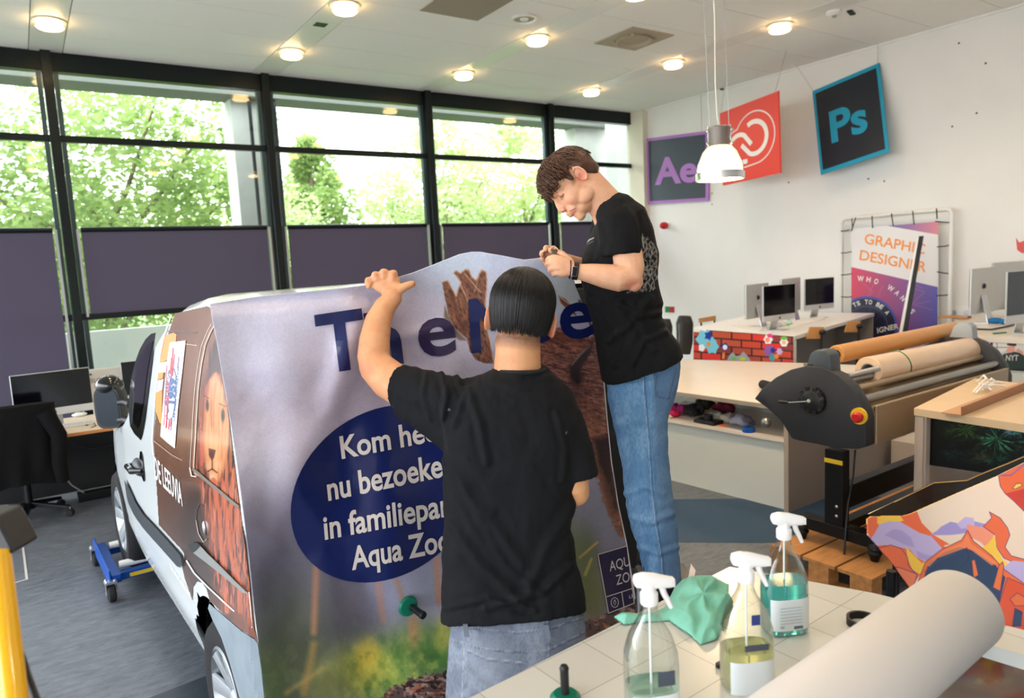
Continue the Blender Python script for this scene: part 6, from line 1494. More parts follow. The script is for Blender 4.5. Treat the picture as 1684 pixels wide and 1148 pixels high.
def paint_nyt(X, Y):
    A = Art(X, Y, (206, 204, 200)); A.blob(1650, 570, 20, 16, (220, 218, 214), .8); A.line([(1641, 556), (1641, 576)], 2, (120, 116, 112), .7, 2); A.line([(1634, 571), (1658, 571)], 1.2, (70, 66, 66), .7, 1)
    A.poly([(1634, 588), (1640, 583), (1655, 577), (1667, 574), (1676, 578), (1684, 581), (1684, 590), (1655, 590), (1640, 592)], (190, 184, 190), soft=3)
    A.poly([(1643, 606), (1644, 590), (1652, 582), (1668, 578), (1680, 580), (1690, 588), (1690, 607)], (22, 44, 42), soft=1.5)
    A.poly([(1659, 566), (1671, 566), (1670, 576), (1665, 580), (1659, 577)], (206, 150, 130), soft=1.5); A.poly([(1657, 567), (1659, 560), (1664, 558), (1671, 560), (1673, 568), (1668, 569)], (24, 28, 38), soft=1)
    A.poly([(1655, 577), (1660, 571), (1668, 572), (1667, 578), (1660, 580)], (214, 150, 132), soft=1.5); A.poly([(1671, 576), (1676, 573), (1684, 578), (1684, 584)], (208, 142, 126), soft=1.5)
    A.poly([(1636, 596), (1646, 590), (1651, 600), (1644, 604)], (196, 170, 168), soft=3)
    return A.c
X_, Y_ = np.meshgrid(np.arange(1634, 1698, .5), np.arange(556, 606.5, .5))
fp = thing('framed_picture', 'black framed picture of a person in a black cap and dark green shirt', 'picture', Vector(gmap(np.array(1665.), np.array(580.))))
art_obj('print', X_, Y_, lambda x, y: gmap(x, y, .012), paint_nyt, artmat('photo_print', .4), fp, smooth=False)
g1 = lambda x, y, o=0.: Vector(gmap(np.array(float(x)), np.array(float(y)), o))
MB().prism([g1(1630, 554), g1(1702, 557), g1(1702, 611), g1(1630, 607)], en * .011).build('frame', M_black, fp)
vs, fs = fit_text('NYT', (1655.5, 592.5), (1676, 592.5), (.6, -9), .02); laid('shirt_lettering', [(vs, fs)], lambda x, y: g1(x, y, .016), mat('letter_grey', (190, 190, 184), .6), fp)
st = thing('striped_banner', 'blue and white striped banner piece left of the framed picture', 'banner', g1(1628, 570))
MB().prism([g1(1619, 557), g1(1631, 556), g1(1630, 581), g1(1622, 576)], en * .004).build('cloth', mat('banner_white', (226, 228, 236), .6), st)
for k in range(3): MB().prism([g1(1620, 565 + k * 7, .006), g1(1631, 558 + k * 7, .006), g1(1631, 562 + k * 7, .006), g1(1620, 569 + k * 7, .006)], en * .002).build('stripe', mat('stripe_blue', (40, 60, 180), .6), st)
t = MB().ell(W(1662, 622, 6.3), (.09, .08, .06)).build('brown_bundle', mat('bundle_brown', (96, 52, 44), .8, bump=.4, bscale=30), smooth=True)
settags(t, 'small brown bundle below the framed picture behind the near table', 'bundle'); bq = W(1662, 622, 6.3)
t2 = MB().bb((bq.x - .62, bq.y - .3, 0), (min(bq.x, 6.95) - .15, bq.y + .1, bq.z - .05)).build('storage_box', M_lamw); settags(t2, 'pale box standing on the floor in front of the wall desk', 'box')
scr_on = mat('screen_teal', (44, 58, 64), .15, coat=.4)
c = at_d(1614, 7.3); computer('desktop computer seen from the back at the left of the wall desk', c, math.radians(88), .50, .46)
c = at_d(1657, 7.6); computer('desktop computer turned away behind the lit screen on the wall desk', c, math.radians(80), .56, .50)
c = at_d(1690, 6.3); computer('desktop computer with dim teal screen at the right edge of the photo', c, math.radians(258), .60, .46, on=scr_on)
paper('green strip of card on the wall desk', [(1632, 548), (1654, 546), (1656, 548), (1634, 550)], gz, mat('card_green', (24, 120, 70), .5), .004, 'card', 'card')
for i, (px, py) in enumerate(((1637, 526), (1656, 528))):
    c = on_axis(px, py + 6, 2, gz); t = MB().ell(c + UZ * .03, (.05, .07, .03)).build('blue_cloth', mat('cloth_blue', (20, 110, 170), .7, bump=.5, bscale=40), smooth=True); settags(t, 'small blue cloth at the foot of the %s on the wall desk' % ('left computer' if i == 0 else 'middle computer'), 'cloth')
t = MB().tube([on_axis(1572, 537, 2, gz + .02), on_axis(1600, 541, 2, gz + .01), on_axis(1630, 542, 2, gz + .01), on_axis(1660, 536, 2, gz + .01), on_axis(1690, 528, 2, gz + .01)], .008, 8).build('black_cable', M_black, smooth=True); settags(t, 'black cable lying across the wall desk', 'cable')
c = on_axis(1570, 521, 2, gz + .02); t = MB().box(c, (.1, .3, .025)).build('wooden_block', M_ply, bevel=.004); settags(t, 'small wooden board at the left end of the wall desk', 'board')
c.x = min(c.x, XR - .1)
# --- banner frame of white pipes with laced poster
fx = XR - .12
def FP(px, py, o=0.0): return on_axis(px, py, 0, fx + o)
bf = thing('banner_frame', 'frame of white pipes with a laced graphic poster leaning on the right wall', 'banner', (fx, 4.7, 0))
ptl, ptr, pbl, pbr = FP(1384, 360), FP(1566, 343), FP(1386, 515), FP(1559, 525)
M_pipe = mat('white_pipe', (228, 226, 220), .3)
MB().tube([Vector((fx, ptl.y, .02)), Vector((fx, ptl.y, ptl.z - .06)), Vector((fx, ptl.y - .02, ptl.z - .015)), Vector((fx, ptl.y - .07, ptl.z)), Vector((fx, ptr.y + .07, ptr.z)), Vector((fx, ptr.y + .02, ptr.z - .015)), Vector((fx, ptr.y, ptr.z - .06)), Vector((fx, ptr.y, .02))], .026, 14).build('pipe', M_pipe, bf, smooth=True)
MB().tube([Vector((fx, ptl.y, .3)), Vector((fx, ptr.y, .3))], .026, 14).build('pipe', M_pipe, bf, smooth=True)
def paint_poster(X, Y):
    A = Art(X, Y, (226, 222, 222))
    t_ = np.clip((X - 1400) / 140, 0, 1); g = np.array([212, 70, 100]) / 255. * (1 - t_[..., None]) + np.array([92, 88, 170]) / 255. * t_[..., None]
    low = inpoly(X, Y, [(1400, 439), (1542, 472), (1542, 700), (1400, 700)]); A.c = np.where(low[..., None], g, A.c)
    tt = np.clip((X - 1458) / 84, 0, 1); g2 = np.array([104, 96, 176]) / 255. * (1 - tt[..., None]) + np.array([214, 128, 140]) / 255. * tt[..., None]
    A.c = np.where(inpoly(X, Y, [(1457, 371), (1543, 364), (1543, 386)])[..., None], g2, A.c)
    for L in ([(1412, 460), (1435, 480), (1420, 500)], [(1440, 462), (1425, 490)], [(1452, 470), (1440, 495), (1462, 505)], [(1490, 470), (1520, 480), (1500, 500), (1534, 510)], [(1505, 500), (1530, 495)], [(1500, 466), (1518, 474)]): A.line(L, 1, (190, 150, 180), .4, 1)
    dd = np.hypot((X - 1425), (Y - 538) * 1.0)
    A.mix((dd < 51) * low, (74, 84, 170)); A.mix((dd < 47) * low, (32, 34, 60)); A.mix(((dd < 36) & (dd > 33)) * low, (60, 62, 96))
    for k in range(9):
        a = k * .7; A.line([(1425, 538), (1425 + 32 * math.cos(a), 538 + 32 * math.sin(a))], 1.2, (70, 72, 104), .7 , 1)
    return A.c
X_, Y_ = np.meshgrid(np.arange(1400, 1543.5, .55), np.arange(363, 560, .55)); mk = lambda x, y: y > 376 - (x - 1400) * .085
art_obj('poster', X_, Y_, axis_map(0, fx), paint_poster, artmat('poster_print', .4), bf, mask=mk, smooth=False)
pz = 559; MB().prism([FP(1400, 376, .004), FP(1543, 364, .004), FP(1543, pz, .004), FP(1400, pz, .004)], (.004, 0, 0)).build('poster_backing', M_white, bf)
M_pto = mat('poster_orange', (240, 150, 70), .5)
PF = lambda x, y: FP(x, y, -.004)
for s, a, b, u_ in [('GRAPHIC', (1421, 400), (1520, 418), (2.2, -16)), ('DESIGNER', (1413, 427), (1522, 447.5), (2.2, -16))]:
    vs, fs = fit_text(s, a, b, u_, .012); laid('poster_lettering', [(vs, fs)], PF, M_pto, bf)
def arctext(s, cx, cy, r, a0, a1, h):
    out = []
    for i, ch in enumerate(s):
        if ch == ' ': continue
        a = math.radians(a0 + (a1 - a0) * i / (len(s) - 1)); c = Vector((cx + r * math.cos(a), cy + r * math.sin(a))); tn = Vector((-math.sin(a), math.cos(a))); up_ = Vector((math.cos(a), math.sin(a)))
        w_ = h * (.3 if ch == 'I' else 1.3 if ch in 'WM' else .8); out.append(fit_text(ch, c - tn * w_ / 2, c + tn * w_ / 2, up_ * h, .02))
    return out
laid('poster_lettering', arctext('WHO WANTS', 1410, 560, 98, -87, -28, 8), PF, M_white, bf)
laid('poster_lettering', arctext('TS TO BE A', 1425, 538, 38, -118, -35, 7), lambda x, y: FP(x, y, -.005), M_white, bf)
vs, fs = fit_text('IGNER', (1443, 548), (1478, 540), (-1, -8), .02); laid('poster_lettering', [(vs, fs)], lambda x, y: FP(x, y, -.005), M_white, bf)
lc = [((1401, 359), (1402, 375)), ((1407, 358), (1400, 380)), ((1434, 355), (1435, 375)), ((1466, 351), (1469, 371)), ((1501, 347), (1503, 369)), ((1540, 343), (1541, 360)), ((1538, 364), (1567, 366)), ((1541, 406), (1566, 402)), ((1541, 447), (1565, 450)), ((1540, 486), (1564, 484)), ((1383, 380), (1397, 378)), ((1383, 416), (1400, 414)), ((1383, 452), (1401, 450)), ((1383, 488), (1401, 488))]
for a, b in lc: MB().tube([FP(*a, -.03), FP((a[0] + b[0]) / 2, (a[1] + b[1]) / 2 + .8, -.02), FP(*b, -.01)], .007, 6).build('lacing', M_black, bf)
# black and white pole leaning in front of the banner
t = thing('leaning_pole', 'black and white board edge leaning upright in front of the poster', 'board', on_axis(1490, 545, 0, 8.5))
a, b = on_axis(1516, 388, 0, 8.6), on_axis(1489, 545, 0, 8.35); a2, b2 = on_axis(1511, 392, 0, 8.6), on_axis(1483, 546, 0, 8.35)
dn = (b - a).normalized(); b = b + dn * ((b.z) / -dn.z) if dn.z < 0 else b; dn2 = (b2 - a2).normalized(); b2 = b2 + dn2 * (b2.z / -dn2.z)
hw = Vector((0, .022, 0)); MB().prism([a - hw, a + hw, b + hw, b - hw], (-.02, 0, 0)).build('black_edge', M_black, t); MB().prism([a2 - hw * .6, a2 + hw * .6, b2 + hw * 1.4, b2 - hw * .6], (-.015, 0, 0)).build('white_edge', M_white, t)

# --- near right table with forest picture panel
nz = 1.0
N0 = on_axis(1503, 671, 2, nz); N1 = on_axis(1700, 700, 2, nz); N2 = on_axis(1700, 622, 2, nz); N3 = on_axis(1603, 622, 2, nz)
nt_ = thing('cutting_table', 'wooden topped table with a dark forest picture on its front panel', 'table', (N0.x, N0.y, 0))
N1e = N0 + (N1 - N0) * 1.8; N2e = N1e + (N3 - N0)
flatp([N0, N1e, N2e, N3], nz, .04).build('tabletop', mat('ply_top', (214, 186, 148), .35, vary=.06, vscale=4), nt_, bevel=.002)
fd = (N1 - N0).normalized(); fn = Vector((fd.y, -fd.x, 0)); fn = fn if fn.x < 0 else -fn
sdv = (N3 - N0).normalized()
def vert(p, q, z0, z1, off, th, nm, m): return MB().prism([Vector((p.x, p.y, z0)) + off, Vector((q.x, q.y, z0)) + off, Vector((q.x, q.y, z1)) + off, Vector((p.x, p.y, z1)) + off], th).build(nm, m, nt_, bevel=.002)
MP = mat('panel_warm_grey', (176, 160, 146), .55)
vert(N0, N0 + fd * .06, 0, nz - .042, -fn * .01, -fn * .04, 'leg_panel', MP); vert(N0, N3, .0, nz - .042, sdv * .0 + fd * .02, fd * .03, 'side_panel', MP)
vert(N0 + fd * .06, N0 + fd * 1.3, nz - .50, nz - .46, -fn * .01, -fn * .3, 'shelf', mat('shelf_white', (216, 210, 204), .5)); vert(N0 + fd * .02, N0 + fd * 1.3, 0, nz - .05, -fn * .55, -fn * .03, 'back_panel', MP)
def nmap(X, Y, off=.0):
    r = rays(X, Y); n = np.array(fn); p0 = np.array(N0 - fn * .06); t = ((p0 - np.array(CAMP)) @ n) / (r @ n); return np.array(CAMP) + r * t[..., None] + n * (.003 + off)
def paint_forest(X, Y):
    A = Art(X, Y, (10, 14, 16)); n = fbm(X / 14, Y / 12, 3, 4)
    for cx, cy, rx, ry, c_, sd in [(1640, 722, 60, 26, (60, 130, 92), 5), (1590, 705, 40, 18, (60, 96, 40), 7), (1672, 710, 20, 10, (110, 160, 200), 11), (1640, 756, 46, 12, (34, 74, 60), 15), (1566, 748, 24, 12, (30, 50, 50), 19), (1615, 750, 18, 10, (70, 66, 50), 21)]:
        ang = np.arctan2(Y - cy, X - cx); rd = np.hypot((X - cx) / rx, (Y - cy) / ry); stx = vnoise(ang * 9 + 40, rd * 3 + sd, sd); m = np.exp(-rd ** 2 * 1.6) * np.clip((stx - .38) * 3, 0, 1) * np.clip(fbm(X / 6, Y / 6, sd) * 2.2 - .4, 0, 1)
        A.mix(np.clip(m * 1.7, 0, 1), c_)
    return A.c
X_, Y_ = np.meshgrid(np.arange(1508, 1700, .7), np.arange(676, 800, .7))
def fmask(x, y): return (y > 681 + (x - 1508) * .155) & (y < 762 + (x - 1508) * .145) & (x > 1509)
art_obj('forest_picture', X_, Y_, nmap, paint_forest, artmat('forest_print', .3), nt_, mask=fmask, smooth=False)
t = thing('angle_profile', 'long wooden angle profile lying across the near right table', 'profile', on_axis(1600, 660, 2, nz))
a, b = on_axis(1548, 680, 2, nz), on_axis(1700, 622, 2, nz); d_ = (b - a).normalized(); sw = Vector((d_.y, -d_.x, 0)); a = a + sw * .0
M_prof = mat('profile_brown', (190, 140, 98), .4)
MB().prism([a, b, b + sw * .09, a + sw * .09], UZ * .006).build('flange', M_prof, t); MB().prism([a + sw * .088, b + sw * .088, b + sw * .094, a + sw * .094], UZ * .045).build('web', mat('profile_dark', (150, 100, 66), .4), t)
rg = random.Random(8); t = thing('plastic_offcuts', 'tangled white plastic strips on the near right table', 'offcuts', on_axis(1625, 640, 2, nz))
for i in range(9):
    a = on_axis(1598 + rg.uniform(0, 30), 632 + rg.uniform(-4, 14), 2, nz + .01); b = on_axis(1622 + rg.uniform(0, 34), 630 + rg.uniform(-4, 12), 2, nz + .02)
    MB().tube([a, (a + b) / 2 + UZ * rg.uniform(.01, .05), b], [.004, .006, .004], 6).build('strip', M_white, t, smooth=True)
# red box and pale crate beneath the machine
c = on_axis(1488, 716, 1, 2.9); t = MB().box((c.x, 2.78, .42), (.5, .2, .3)).build('storage_crate', mat('crate_pale', (196, 184, 172), .6)); 
settags(t, 'pale crate with a red edge seen under the laminating machine', 'crate'); t.location.z -= .27
# ================================================================== LEFT: window desk and chair
dz = .70
wd = thing('window_desk', 'desk along the windows with a black panel below, left of the van', 'desk', (.4, 6.9, 0))
MB().bb((-1.6, 6.47, dz - .028), (1.9, 7.25, dz)).build('tabletop', mat('desk_top_cream', (226, 212, 190), .4), wd, bevel=.002)
MB().bb((-1.6, 6.467, dz - .027), (1.9, 6.47, dz - .002)).build('edge_band', mat('edge_orange', (186, 120, 62), .5), wd)
MB().bb((-1.55, 7.16, .06), (1.85, 7.19, dz - .03)).build('back_panel', M_black, wd)
for x in (-1.5, .95, 1.8): MB().bb((x, 6.6, 0), (x + .03, 7.16, dz - .03)).build('side_panel', M_black, wd)
def wcomp(lab, px, py0, w_, h_, y, yaw):
    c = on_axis(px, py0, 1, y); c.z = dz; return computer(lab, c, yaw, w_, h_)
c = on_axis(92, 690, 1, 6.95); c.z = dz
cm = computer('desktop computer with dark glossy screen on the window desk above the draped chair', (c.x, 6.85, dz), math.radians(-84), .55, .36)
c = on_axis(212, 665, 1, 7.0); computer('desktop computer partly hidden behind the van mirror on the window desk', (c.x + .22, 7.0, dz), math.radians(-95), .5, .36)
c1 = on_axis(165, 640, 1, 7.12)
t = thing('packaging_box', 'pale flat cardboard box lettered BULSMA behind the van mirror', 'box', (c1.x, 7.12, dz))
bxl, bxr = on_axis(146, 609, 1, 7.12), on_axis(196, 603, 1, 7.12); MB().bb((bxl.x, 7.12, dz), (bxr.x + .12, 7.18, bxl.z)).build('carton', mat('carton', (196, 192, 184), .7), t)
vs, fs = fit_text('BULSMA', (148, 630), (188, 626), (.3, -7), 0); laid('lettering', [(vs, fs)], lambda x, y: on_axis(x, y, 1, 7.118), mat('letter_taupe', (110, 104, 98), .6), t)
p = on_axis(149, 616, 1, 7.118); MB().bb((p.x - .008, 7.114, p.z - .008), (p.x + .008, 7.12, p.z + .008)).build('mark', M_black, t)
t = thing('keyboard', 'small white keyboard on the window desk in front of the dark screen', 'keyboard', on_axis(122, 700, 2, dz))
a = on_axis(122, 700, 2, dz); MB().box(a + UZ * .008, (.28, .11, .012), Matrix.Rotation(-.15, 3, 'Z')).build('body', M_white, t, bevel=.003)
kb = MB()
for i in range(9):
    for j in range(3): kb.box(a + Matrix.Rotation(-.15, 3, 'Z') @ Vector((-.12 + i * .03, -.035 + j * .032, .017)), (.024, .024, .005))
kb.build('keys', mat('keys_grey', (210, 212, 214), .5), t)['kind'] = 'stuff'
t = MB().ell(on_axis(131, 685, 2, dz) + UZ * .018, (.06, .035, .018)).build('computer_mouse', M_white, smooth=True); settags(t, 'white computer mouse on the window desk under the dark screen', 'mouse')
t = MB().tube([on_axis(x, y, 2, dz + .004) for x, y in ((118, 697), (135, 694), (142, 700), (152, 694), (158, 700), (150, 703))], .003, 6).build('desk_cable', M_black, smooth=True); settags(t, 'thin dark cable coiled on the window desk beside the keyboard', 'cable')
t = MB().tube([on_axis(108, 718, 1, 7.1), on_axis(125, 733, 1, 7.1), on_axis(150, 738, 1, 7.1), on_axis(185, 732, 1, 7.1)], .006, 8).build('hanging_cable', mat('cable_grey', (60, 60, 62), .6), smooth=True); settags(t, 'dark cable sagging below the window desk top', 'cable')
t = MB().tube([on_axis(108, 786, 1, 7.1), on_axis(118, 798, 1, 7.05), Vector((.32, 7.0, .02)), Vector((.62, 7.05, .02))], .006, 8).build('floor_cable', mat('cable_pale', (120, 120, 120), .6), smooth=True); settags(t, 'pale cable lying along the floor under the window desk', 'cable')
t = MB().bb((.22, 6.98, .0), (.75, 7.1, .07)).build('cable_tray', M_blackm, bevel=.005); settags(t, 'black tray bar on the floor under the window desk', 'tray')
t = MB().box((.86, 6.75, dz + .10), (.16, .2, .2)).build('carton_box', mat('carton_brown', (176, 156, 126), .7)); settags(t, 'small brown carton on the window desk behind the van mirror', 'box')
# office chair with draped jacket
cx, cy = -.12, 6.78
ch = thing('office_chair', 'black office chair with a jacket over its back at the window desk', 'chair', (cx, cy, 0))
for i in range(5):
    a = math.radians(-100 + 72 * i); e = Vector((cx + .30 * math.cos(a), cy + .30 * math.sin(a), 0))
    MB().loft([[Vector((cx, cy, .13)) + Vector((-math.sin(a), math.cos(a), 0)) * .025 * s1 + UZ * .018 * s2 for s1, s2 in ((-1, -1), (1, -1), (1, 1), (-1, 1))], [e + UZ * .075 + Vector((-math.sin(a), math.cos(a), 0)) * .018 * s1 + UZ * .012 * s2 for s1, s2 in ((-1, -1), (1, -1), (1, 1), (-1, 1))]]).build('base_arm', M_blackm, ch, bevel=.004)
    cs = MB().lathe([(0, -.022), (.024, -.022), (.03, -.012), (.03, .012), (.024, .022), (0, .022)], e + UZ * .031, (math.sin(a), -math.cos(a), 0), 20).build('caster', M_rubber, ch, smooth=True); MB().cyl(e + UZ * .05, e + UZ * .08, .008, n=8).build('stem', M_alu, cs)
MB().lathe([(.045, 0), (.05, .03), (.03, .05), (.028, .2), (.018, .2), (.018, .36)], (cx, cy, .09), (0, 0, 1), 20).build('column', M_blackm, ch, smooth=True)
MB().ell((cx, cy, .47), (.25, .24, .05)).build('seat', mat('chair_fabric', (26, 26, 30), .9), ch, smooth=True)
MB().tube([Vector((cx, cy - .1, .42)), Vector((cx, cy - .28, .45)), Vector((cx, cy - .32, .6)), Vector((cx, cy - .30, .75))], .022, 10).build('back_bar', M_blackm, ch, smooth=True)
bk_ = [( -.23, .58), (.20, .58), (.22, .8), (.18, .93), (-.2, .95), (-.25, .8)]
MB().prism([Vector((cx + x, cy - .31, z)) for x, z in bk_], (0, .05, 0)).build('backrest', mat('chair_fabric', (26, 26, 30), .9), ch, bevel=.02, smooth=True)
# jacket: draped sheet with folds
jk = thing('jacket', 'black jacket draped over the back of the office chair', 'jacket', (cx, cy - .36, .9))
n, m_ = 60, 44; V = []; F = []
for j in range(m_ + 1):
    t = j / m_
    for i in range(n + 1):
        a = 2 * math.pi * i / n; hw_ = .25 + .05 * t + .02 * math.sin(t * 5); hd_ = .065 + .07 * t
        fold = .018 * t * math.sin(a * 7 + 1.2 * math.sin(t * 3)) + .01 * math.sin(a * 13 + t * 4) * t
        z = .965 - .6 * t + .02 * math.sin(a * 3) * t
        if t < .12: k = math.sin(t / .12 * math.pi / 2); hw_ *= .75 + .25 * k; hd_ *= .3 + .7 * k; z = .965 + .02 * k - .02
        V.append(Vector((cx - .02 + (hw_ + fold) * math.cos(a), cy - .30 + (hd_ + fold * .9) * math.sin(a), z)))
for j in range(m_):
    for i in range(n): F.append((j * (n + 1) + i, j * (n + 1) + i + 1, (j + 1) * (n + 1) + i + 1, (j + 1) * (n + 1) + i))
F.append(tuple(range(n + 1)))
M_jk = mat('jacket_black', (9, 9, 10), .9, spec=.2, bump=.2, bscale=60)
mesh_obj('cloth', V, F, M_jk, jk, smooth=True)
for s in (-1, 1): MB().tube([Vector((cx - .02 + s * .2, cy - .37, .9)), Vector((cx - .02 + s * .27, cy - .42, .72)), Vector((cx - .02 + s * .25, cy - .43, .5)), Vector((cx - .02 + s * .26, cy - .42, .36))], [.06, .055, .05, .045], 16).build('sleeve', M_jk, jk, smooth=True)

# ================================================================== yellow post at the left edge
yb = W(24, 1148, 1.0); yt = W(-2, 912, 1.12)
yd = (yt - yb).normalized(); foot = yb - yd * (yb.z / yd.z)
ys_ = thing('yellow_stand', 'bright yellow metal post with a dark box on top at the left edge', 'stand', foot)
MB().cyl(foot, yt, .0165, n=24).build('post', mat('yellow_paint', (238, 180, 8), .3, coat=.3), ys_, smooth=True)
hb_ = [W(-60, 850, 1.14), W(-6, 850, 1.14), W(12, 882, 1.13), W(24, 908, 1.12), W(6, 917, 1.12), W(-60, 905, 1.14)]
MB().prism(hb_, F2 * .06).build('head_box', mat('box_dark', (24, 24, 27), .5), ys_, bevel=.004)
MB().cyl(foot - UZ * .0, foot + UZ * .02, .18, n=40).build('base_plate', M_blackm, ys_, smooth=True)
cb = [W(28, 1058, 1.05), W(38, 1085, 1.05), W(46, 1110, 1.04), W(60, 1148, 1.02), W(84, 1200, 1.0)]; l_ = cb[-1].copy(); l_.z = .3; l2 = l_.copy(); l2.z = .01; l2 += R2 * .2
t = MB().tube([W(14, 1030, 1.09)] + cb + [l_, l2], .0045, 8).build('yellow_stand_cable', M_black, smooth=True); settags(t, 'black cable hanging beside the yellow post', 'cable')

# ================================================================== pendant lamp
pd = 4.3
pc = lambda x, y: W(x, y, pd)
kp = pd / FPX
top = pc(1181, 212); bot = pc(1184, 300); axv = (top - bot); axv = Vector((0, 0, 1)); o = pc(1184, 293)
pn = thing('pendant_lamp', 'glass and metal pendant lamp hanging in front of the red sign', 'lamp', o)
M_pg = mat('pendant_glass', (255, 236, 205), .25, emit=(255, 206, 140), estr=1.1, alpha=1)
hh = 52 * kp
MB().lathe([(36 * kp, 0), (36 * kp, .15 * hh), (34 * kp, .38 * hh), (30 * kp, .60 * hh), (23.5 * kp, .82 * hh), (15 * kp, hh)], o, axv, 40).build('glass_shade', M_pg, pn, smooth=True)
MB().lathe([(37 * kp, -.01), (39 * kp, -.012), (39.5 * kp, 8 * kp), (38.5 * kp, 9 * kp), (36 * kp, 9 * kp), (36 * kp, -.01), (37 * kp, -.01)], o, axv, 48).build('rim', M_chrome, pn, smooth=True)
MB().lathe([(0, 38 * kp), (15 * kp, hh - .004), (15.5 * kp, hh), (15.5 * kp, hh + 29 * kp), (13 * kp, hh + 31 * kp), (0, hh + 31 * kp)], o, axv, 32).build('housing', mat('housing_grey', (128, 120, 114), .45, .4), pn, smooth=True)
for a in (3.05, -.35, 1.3):
    d_ = R2 * math.cos(a) + F2 * math.sin(a); MB().tube([o + d_ * 36 * kp + UZ * 8 * kp, o + d_ * 35.5 * kp + UZ * .4 * hh, o + d_ * 26.5 * kp + UZ * .8 * hh, o + d_ * 17.5 * kp + UZ * hh, o + d_ * 17.5 * kp + UZ * (hh + 32 * kp)], .005, 8).build('rod', M_chrome, pn, smooth=True)
    for zz in (hh + 4 * kp, hh + 24 * kp): MB().ell(o + d_ * 19 * kp + UZ * zz, (.012, .012, .012), n=10, m=6).build('screw', M_chrome, pn)
MB().cyl(o + UZ * hh * .35, o + UZ * hh * .62, .03).build('bulb', mat('bulb', (255, 240, 215), .3, emit=(255, 214, 160), estr=14), pn, smooth=True)
tp0 = o + UZ * (hh + 31 * kp); tz_ = Vector((tp0.x, tp0.y, ZC))
MB().tube([tp0, tp0 + UZ * .06 - R2 * .012, tp0 + UZ * .25 - R2 * .02, tp0 + UZ * .6 - R2 * .018, tz_ - R2 * .05], .004, 8).build('cord', mat('cord_white', (230, 226, 214), .5), pn, smooth=True)
for s in (-1, 1): MB().cyl(tp0 + R2 * s * 16 * kp, tz_ + R2 * s * 16 * kp - (R2 * .05), .0018, n=6).build('suspension_wire', M_alu, pn)
l = bpy.data.lights.new('pendant_light', 'POINT'); l.energy = 22; l.color = (1, .76, .48); l.shadow_soft_size = .05; lo = bpy.data.objects.new('pendant_light', l); COL.objects.link(lo); lo.location = o - UZ * .03

# ================================================================== FOREGROUND TABLE
TZ = .95
def T(px, py, z=TZ): return on_axis(px, py, 2, z)
c0 = T(720, 1172); c1 = T(1200, 932); c2 = T(1435, 975); c3 = T(1700, 1040); c4 = T(1700, 1082); c5 = T(1612, 1056); c6 = T(1500, 1096)
ft = thing('mat_table', 'foreground table with a pale gridded cutting surface', 'table', (1.0, .8, 0))
ptsT = [(c0.x - .25, c0.y - .02), (c1.x, c1.y), (c2.x, c2.y), (c3.x, c3.y), (c4.x, c4.y), (c5.x, c5.y), (c6.x, c6.y), (1.08, .3), (.2, .35), (c0.x - .25, .6)]
M_grid = bpy.data.materials.new('grid_top'); M_grid.use_nodes = True; nt = M_grid.node_tree; b = nt.nodes['Principled BSDF']
tc = nt.nodes.new('ShaderNodeTexCoord'); mp = nt.nodes.new('ShaderNodeMapping'); mp.inputs['Rotation'].default_value = (0, 0, math.radians(-2)); nt.links.new(tc.outputs['Object'], mp.inputs[0])
bt = nt.nodes.new('ShaderNodeTexBrick'); bt.offset = 0; bt.inputs['Scale'].default_value = 1; bt.inputs['Brick Width'].default_value = .15; bt.inputs['Row Height'].default_value = .15; bt.inputs['Mortar Size'].default_value = .0011
bt.inputs['Mortar Smooth'].default_value = .2; bt.inputs['Color1'].default_value = (*srgb((212, 210, 200)), 1); bt.inputs['Color2'].default_value = (*srgb((206, 204, 194)), 1); bt.inputs['Mortar'].default_value = (*srgb((150, 146, 136)), 1)
nt.links.new(mp.outputs[0], bt.inputs['Vector']); nt.links.new(bt.outputs['Color'], b.inputs['Base Color']); b.inputs['Roughness'].default_value = .28
MB().prism([(x, y, TZ - .004) for x, y in ptsT], (0, 0, .004)).build('cutting_surface', M_grid, ft)
MB().prism([(x, y, TZ - .034) for x, y in ptsT], (0, 0, .0298)).build('tabletop', M_lamw, ft)
for x, y in ((.35, 1.15), (1.45, 1.18), (1.52, .98), (.3, .45), (.92, .45)): MB().bb((x - .025, y - .025, 0), (x + .025, y + .025, TZ - .035)).build('leg', M_alu, ft)
# lower shelf with dark film
sh = thing('film_sheet', 'dark printed film with brown and green blotches on a lower trolley at the right corner', 'film', (1.6, .5, .7))
zl = .70; q = [T(1490, 1160, zl), T(1560, 1060, zl), T(1720, 1085, zl), T(1720, 1300, zl), T(1400, 1300, zl)]
def paint_dark(X, Y):
    A = Art(X, Y, (22, 16, 16)); A.blob(1620, 1120, 45, 16, (84, 80, 62), .9); A.blob(1665, 1150, 40, 18, (96, 60, 44), .8); A.blob(1590, 1150, 30, 12, (90, 50, 44), .6); A.blob(1675, 1100, 10, 8, (120, 64, 30), .8); A.grain(.3, 14, 8, 3); return A.c
X_, Y_ = np.meshgrid(np.arange(1440, 1720, 2.), np.arange(1062, 1300, 2.)); art_obj('film', X_, Y_, axis_map(2, zl), paint_dark, artmat('film_print', .15, coat=.5), sh)
tr = thing('trolley', 'dark low trolley carrying the blotched film beside the foreground table', 'trolley', (1.6, .4, 0))
qq = [T(1490, 1062, zl), T(1760, 1062, zl), T(1760, 1300, zl), T(1490, 1300, zl)]
MB().prism([(p.x, p.y, zl - .03) for p in qq], (0, 0, .027)).build('top', M_black, tr); cq = sum(qq, Vector()) / 4
for p in qq:
    e = Vector((p.x, p.y, 0)) * .9 + Vector((cq.x, cq.y, 0)) * .1; MB().cyl(e, e + UZ * (zl - .03), .015, n=10).build('leg', M_blackm, tr)
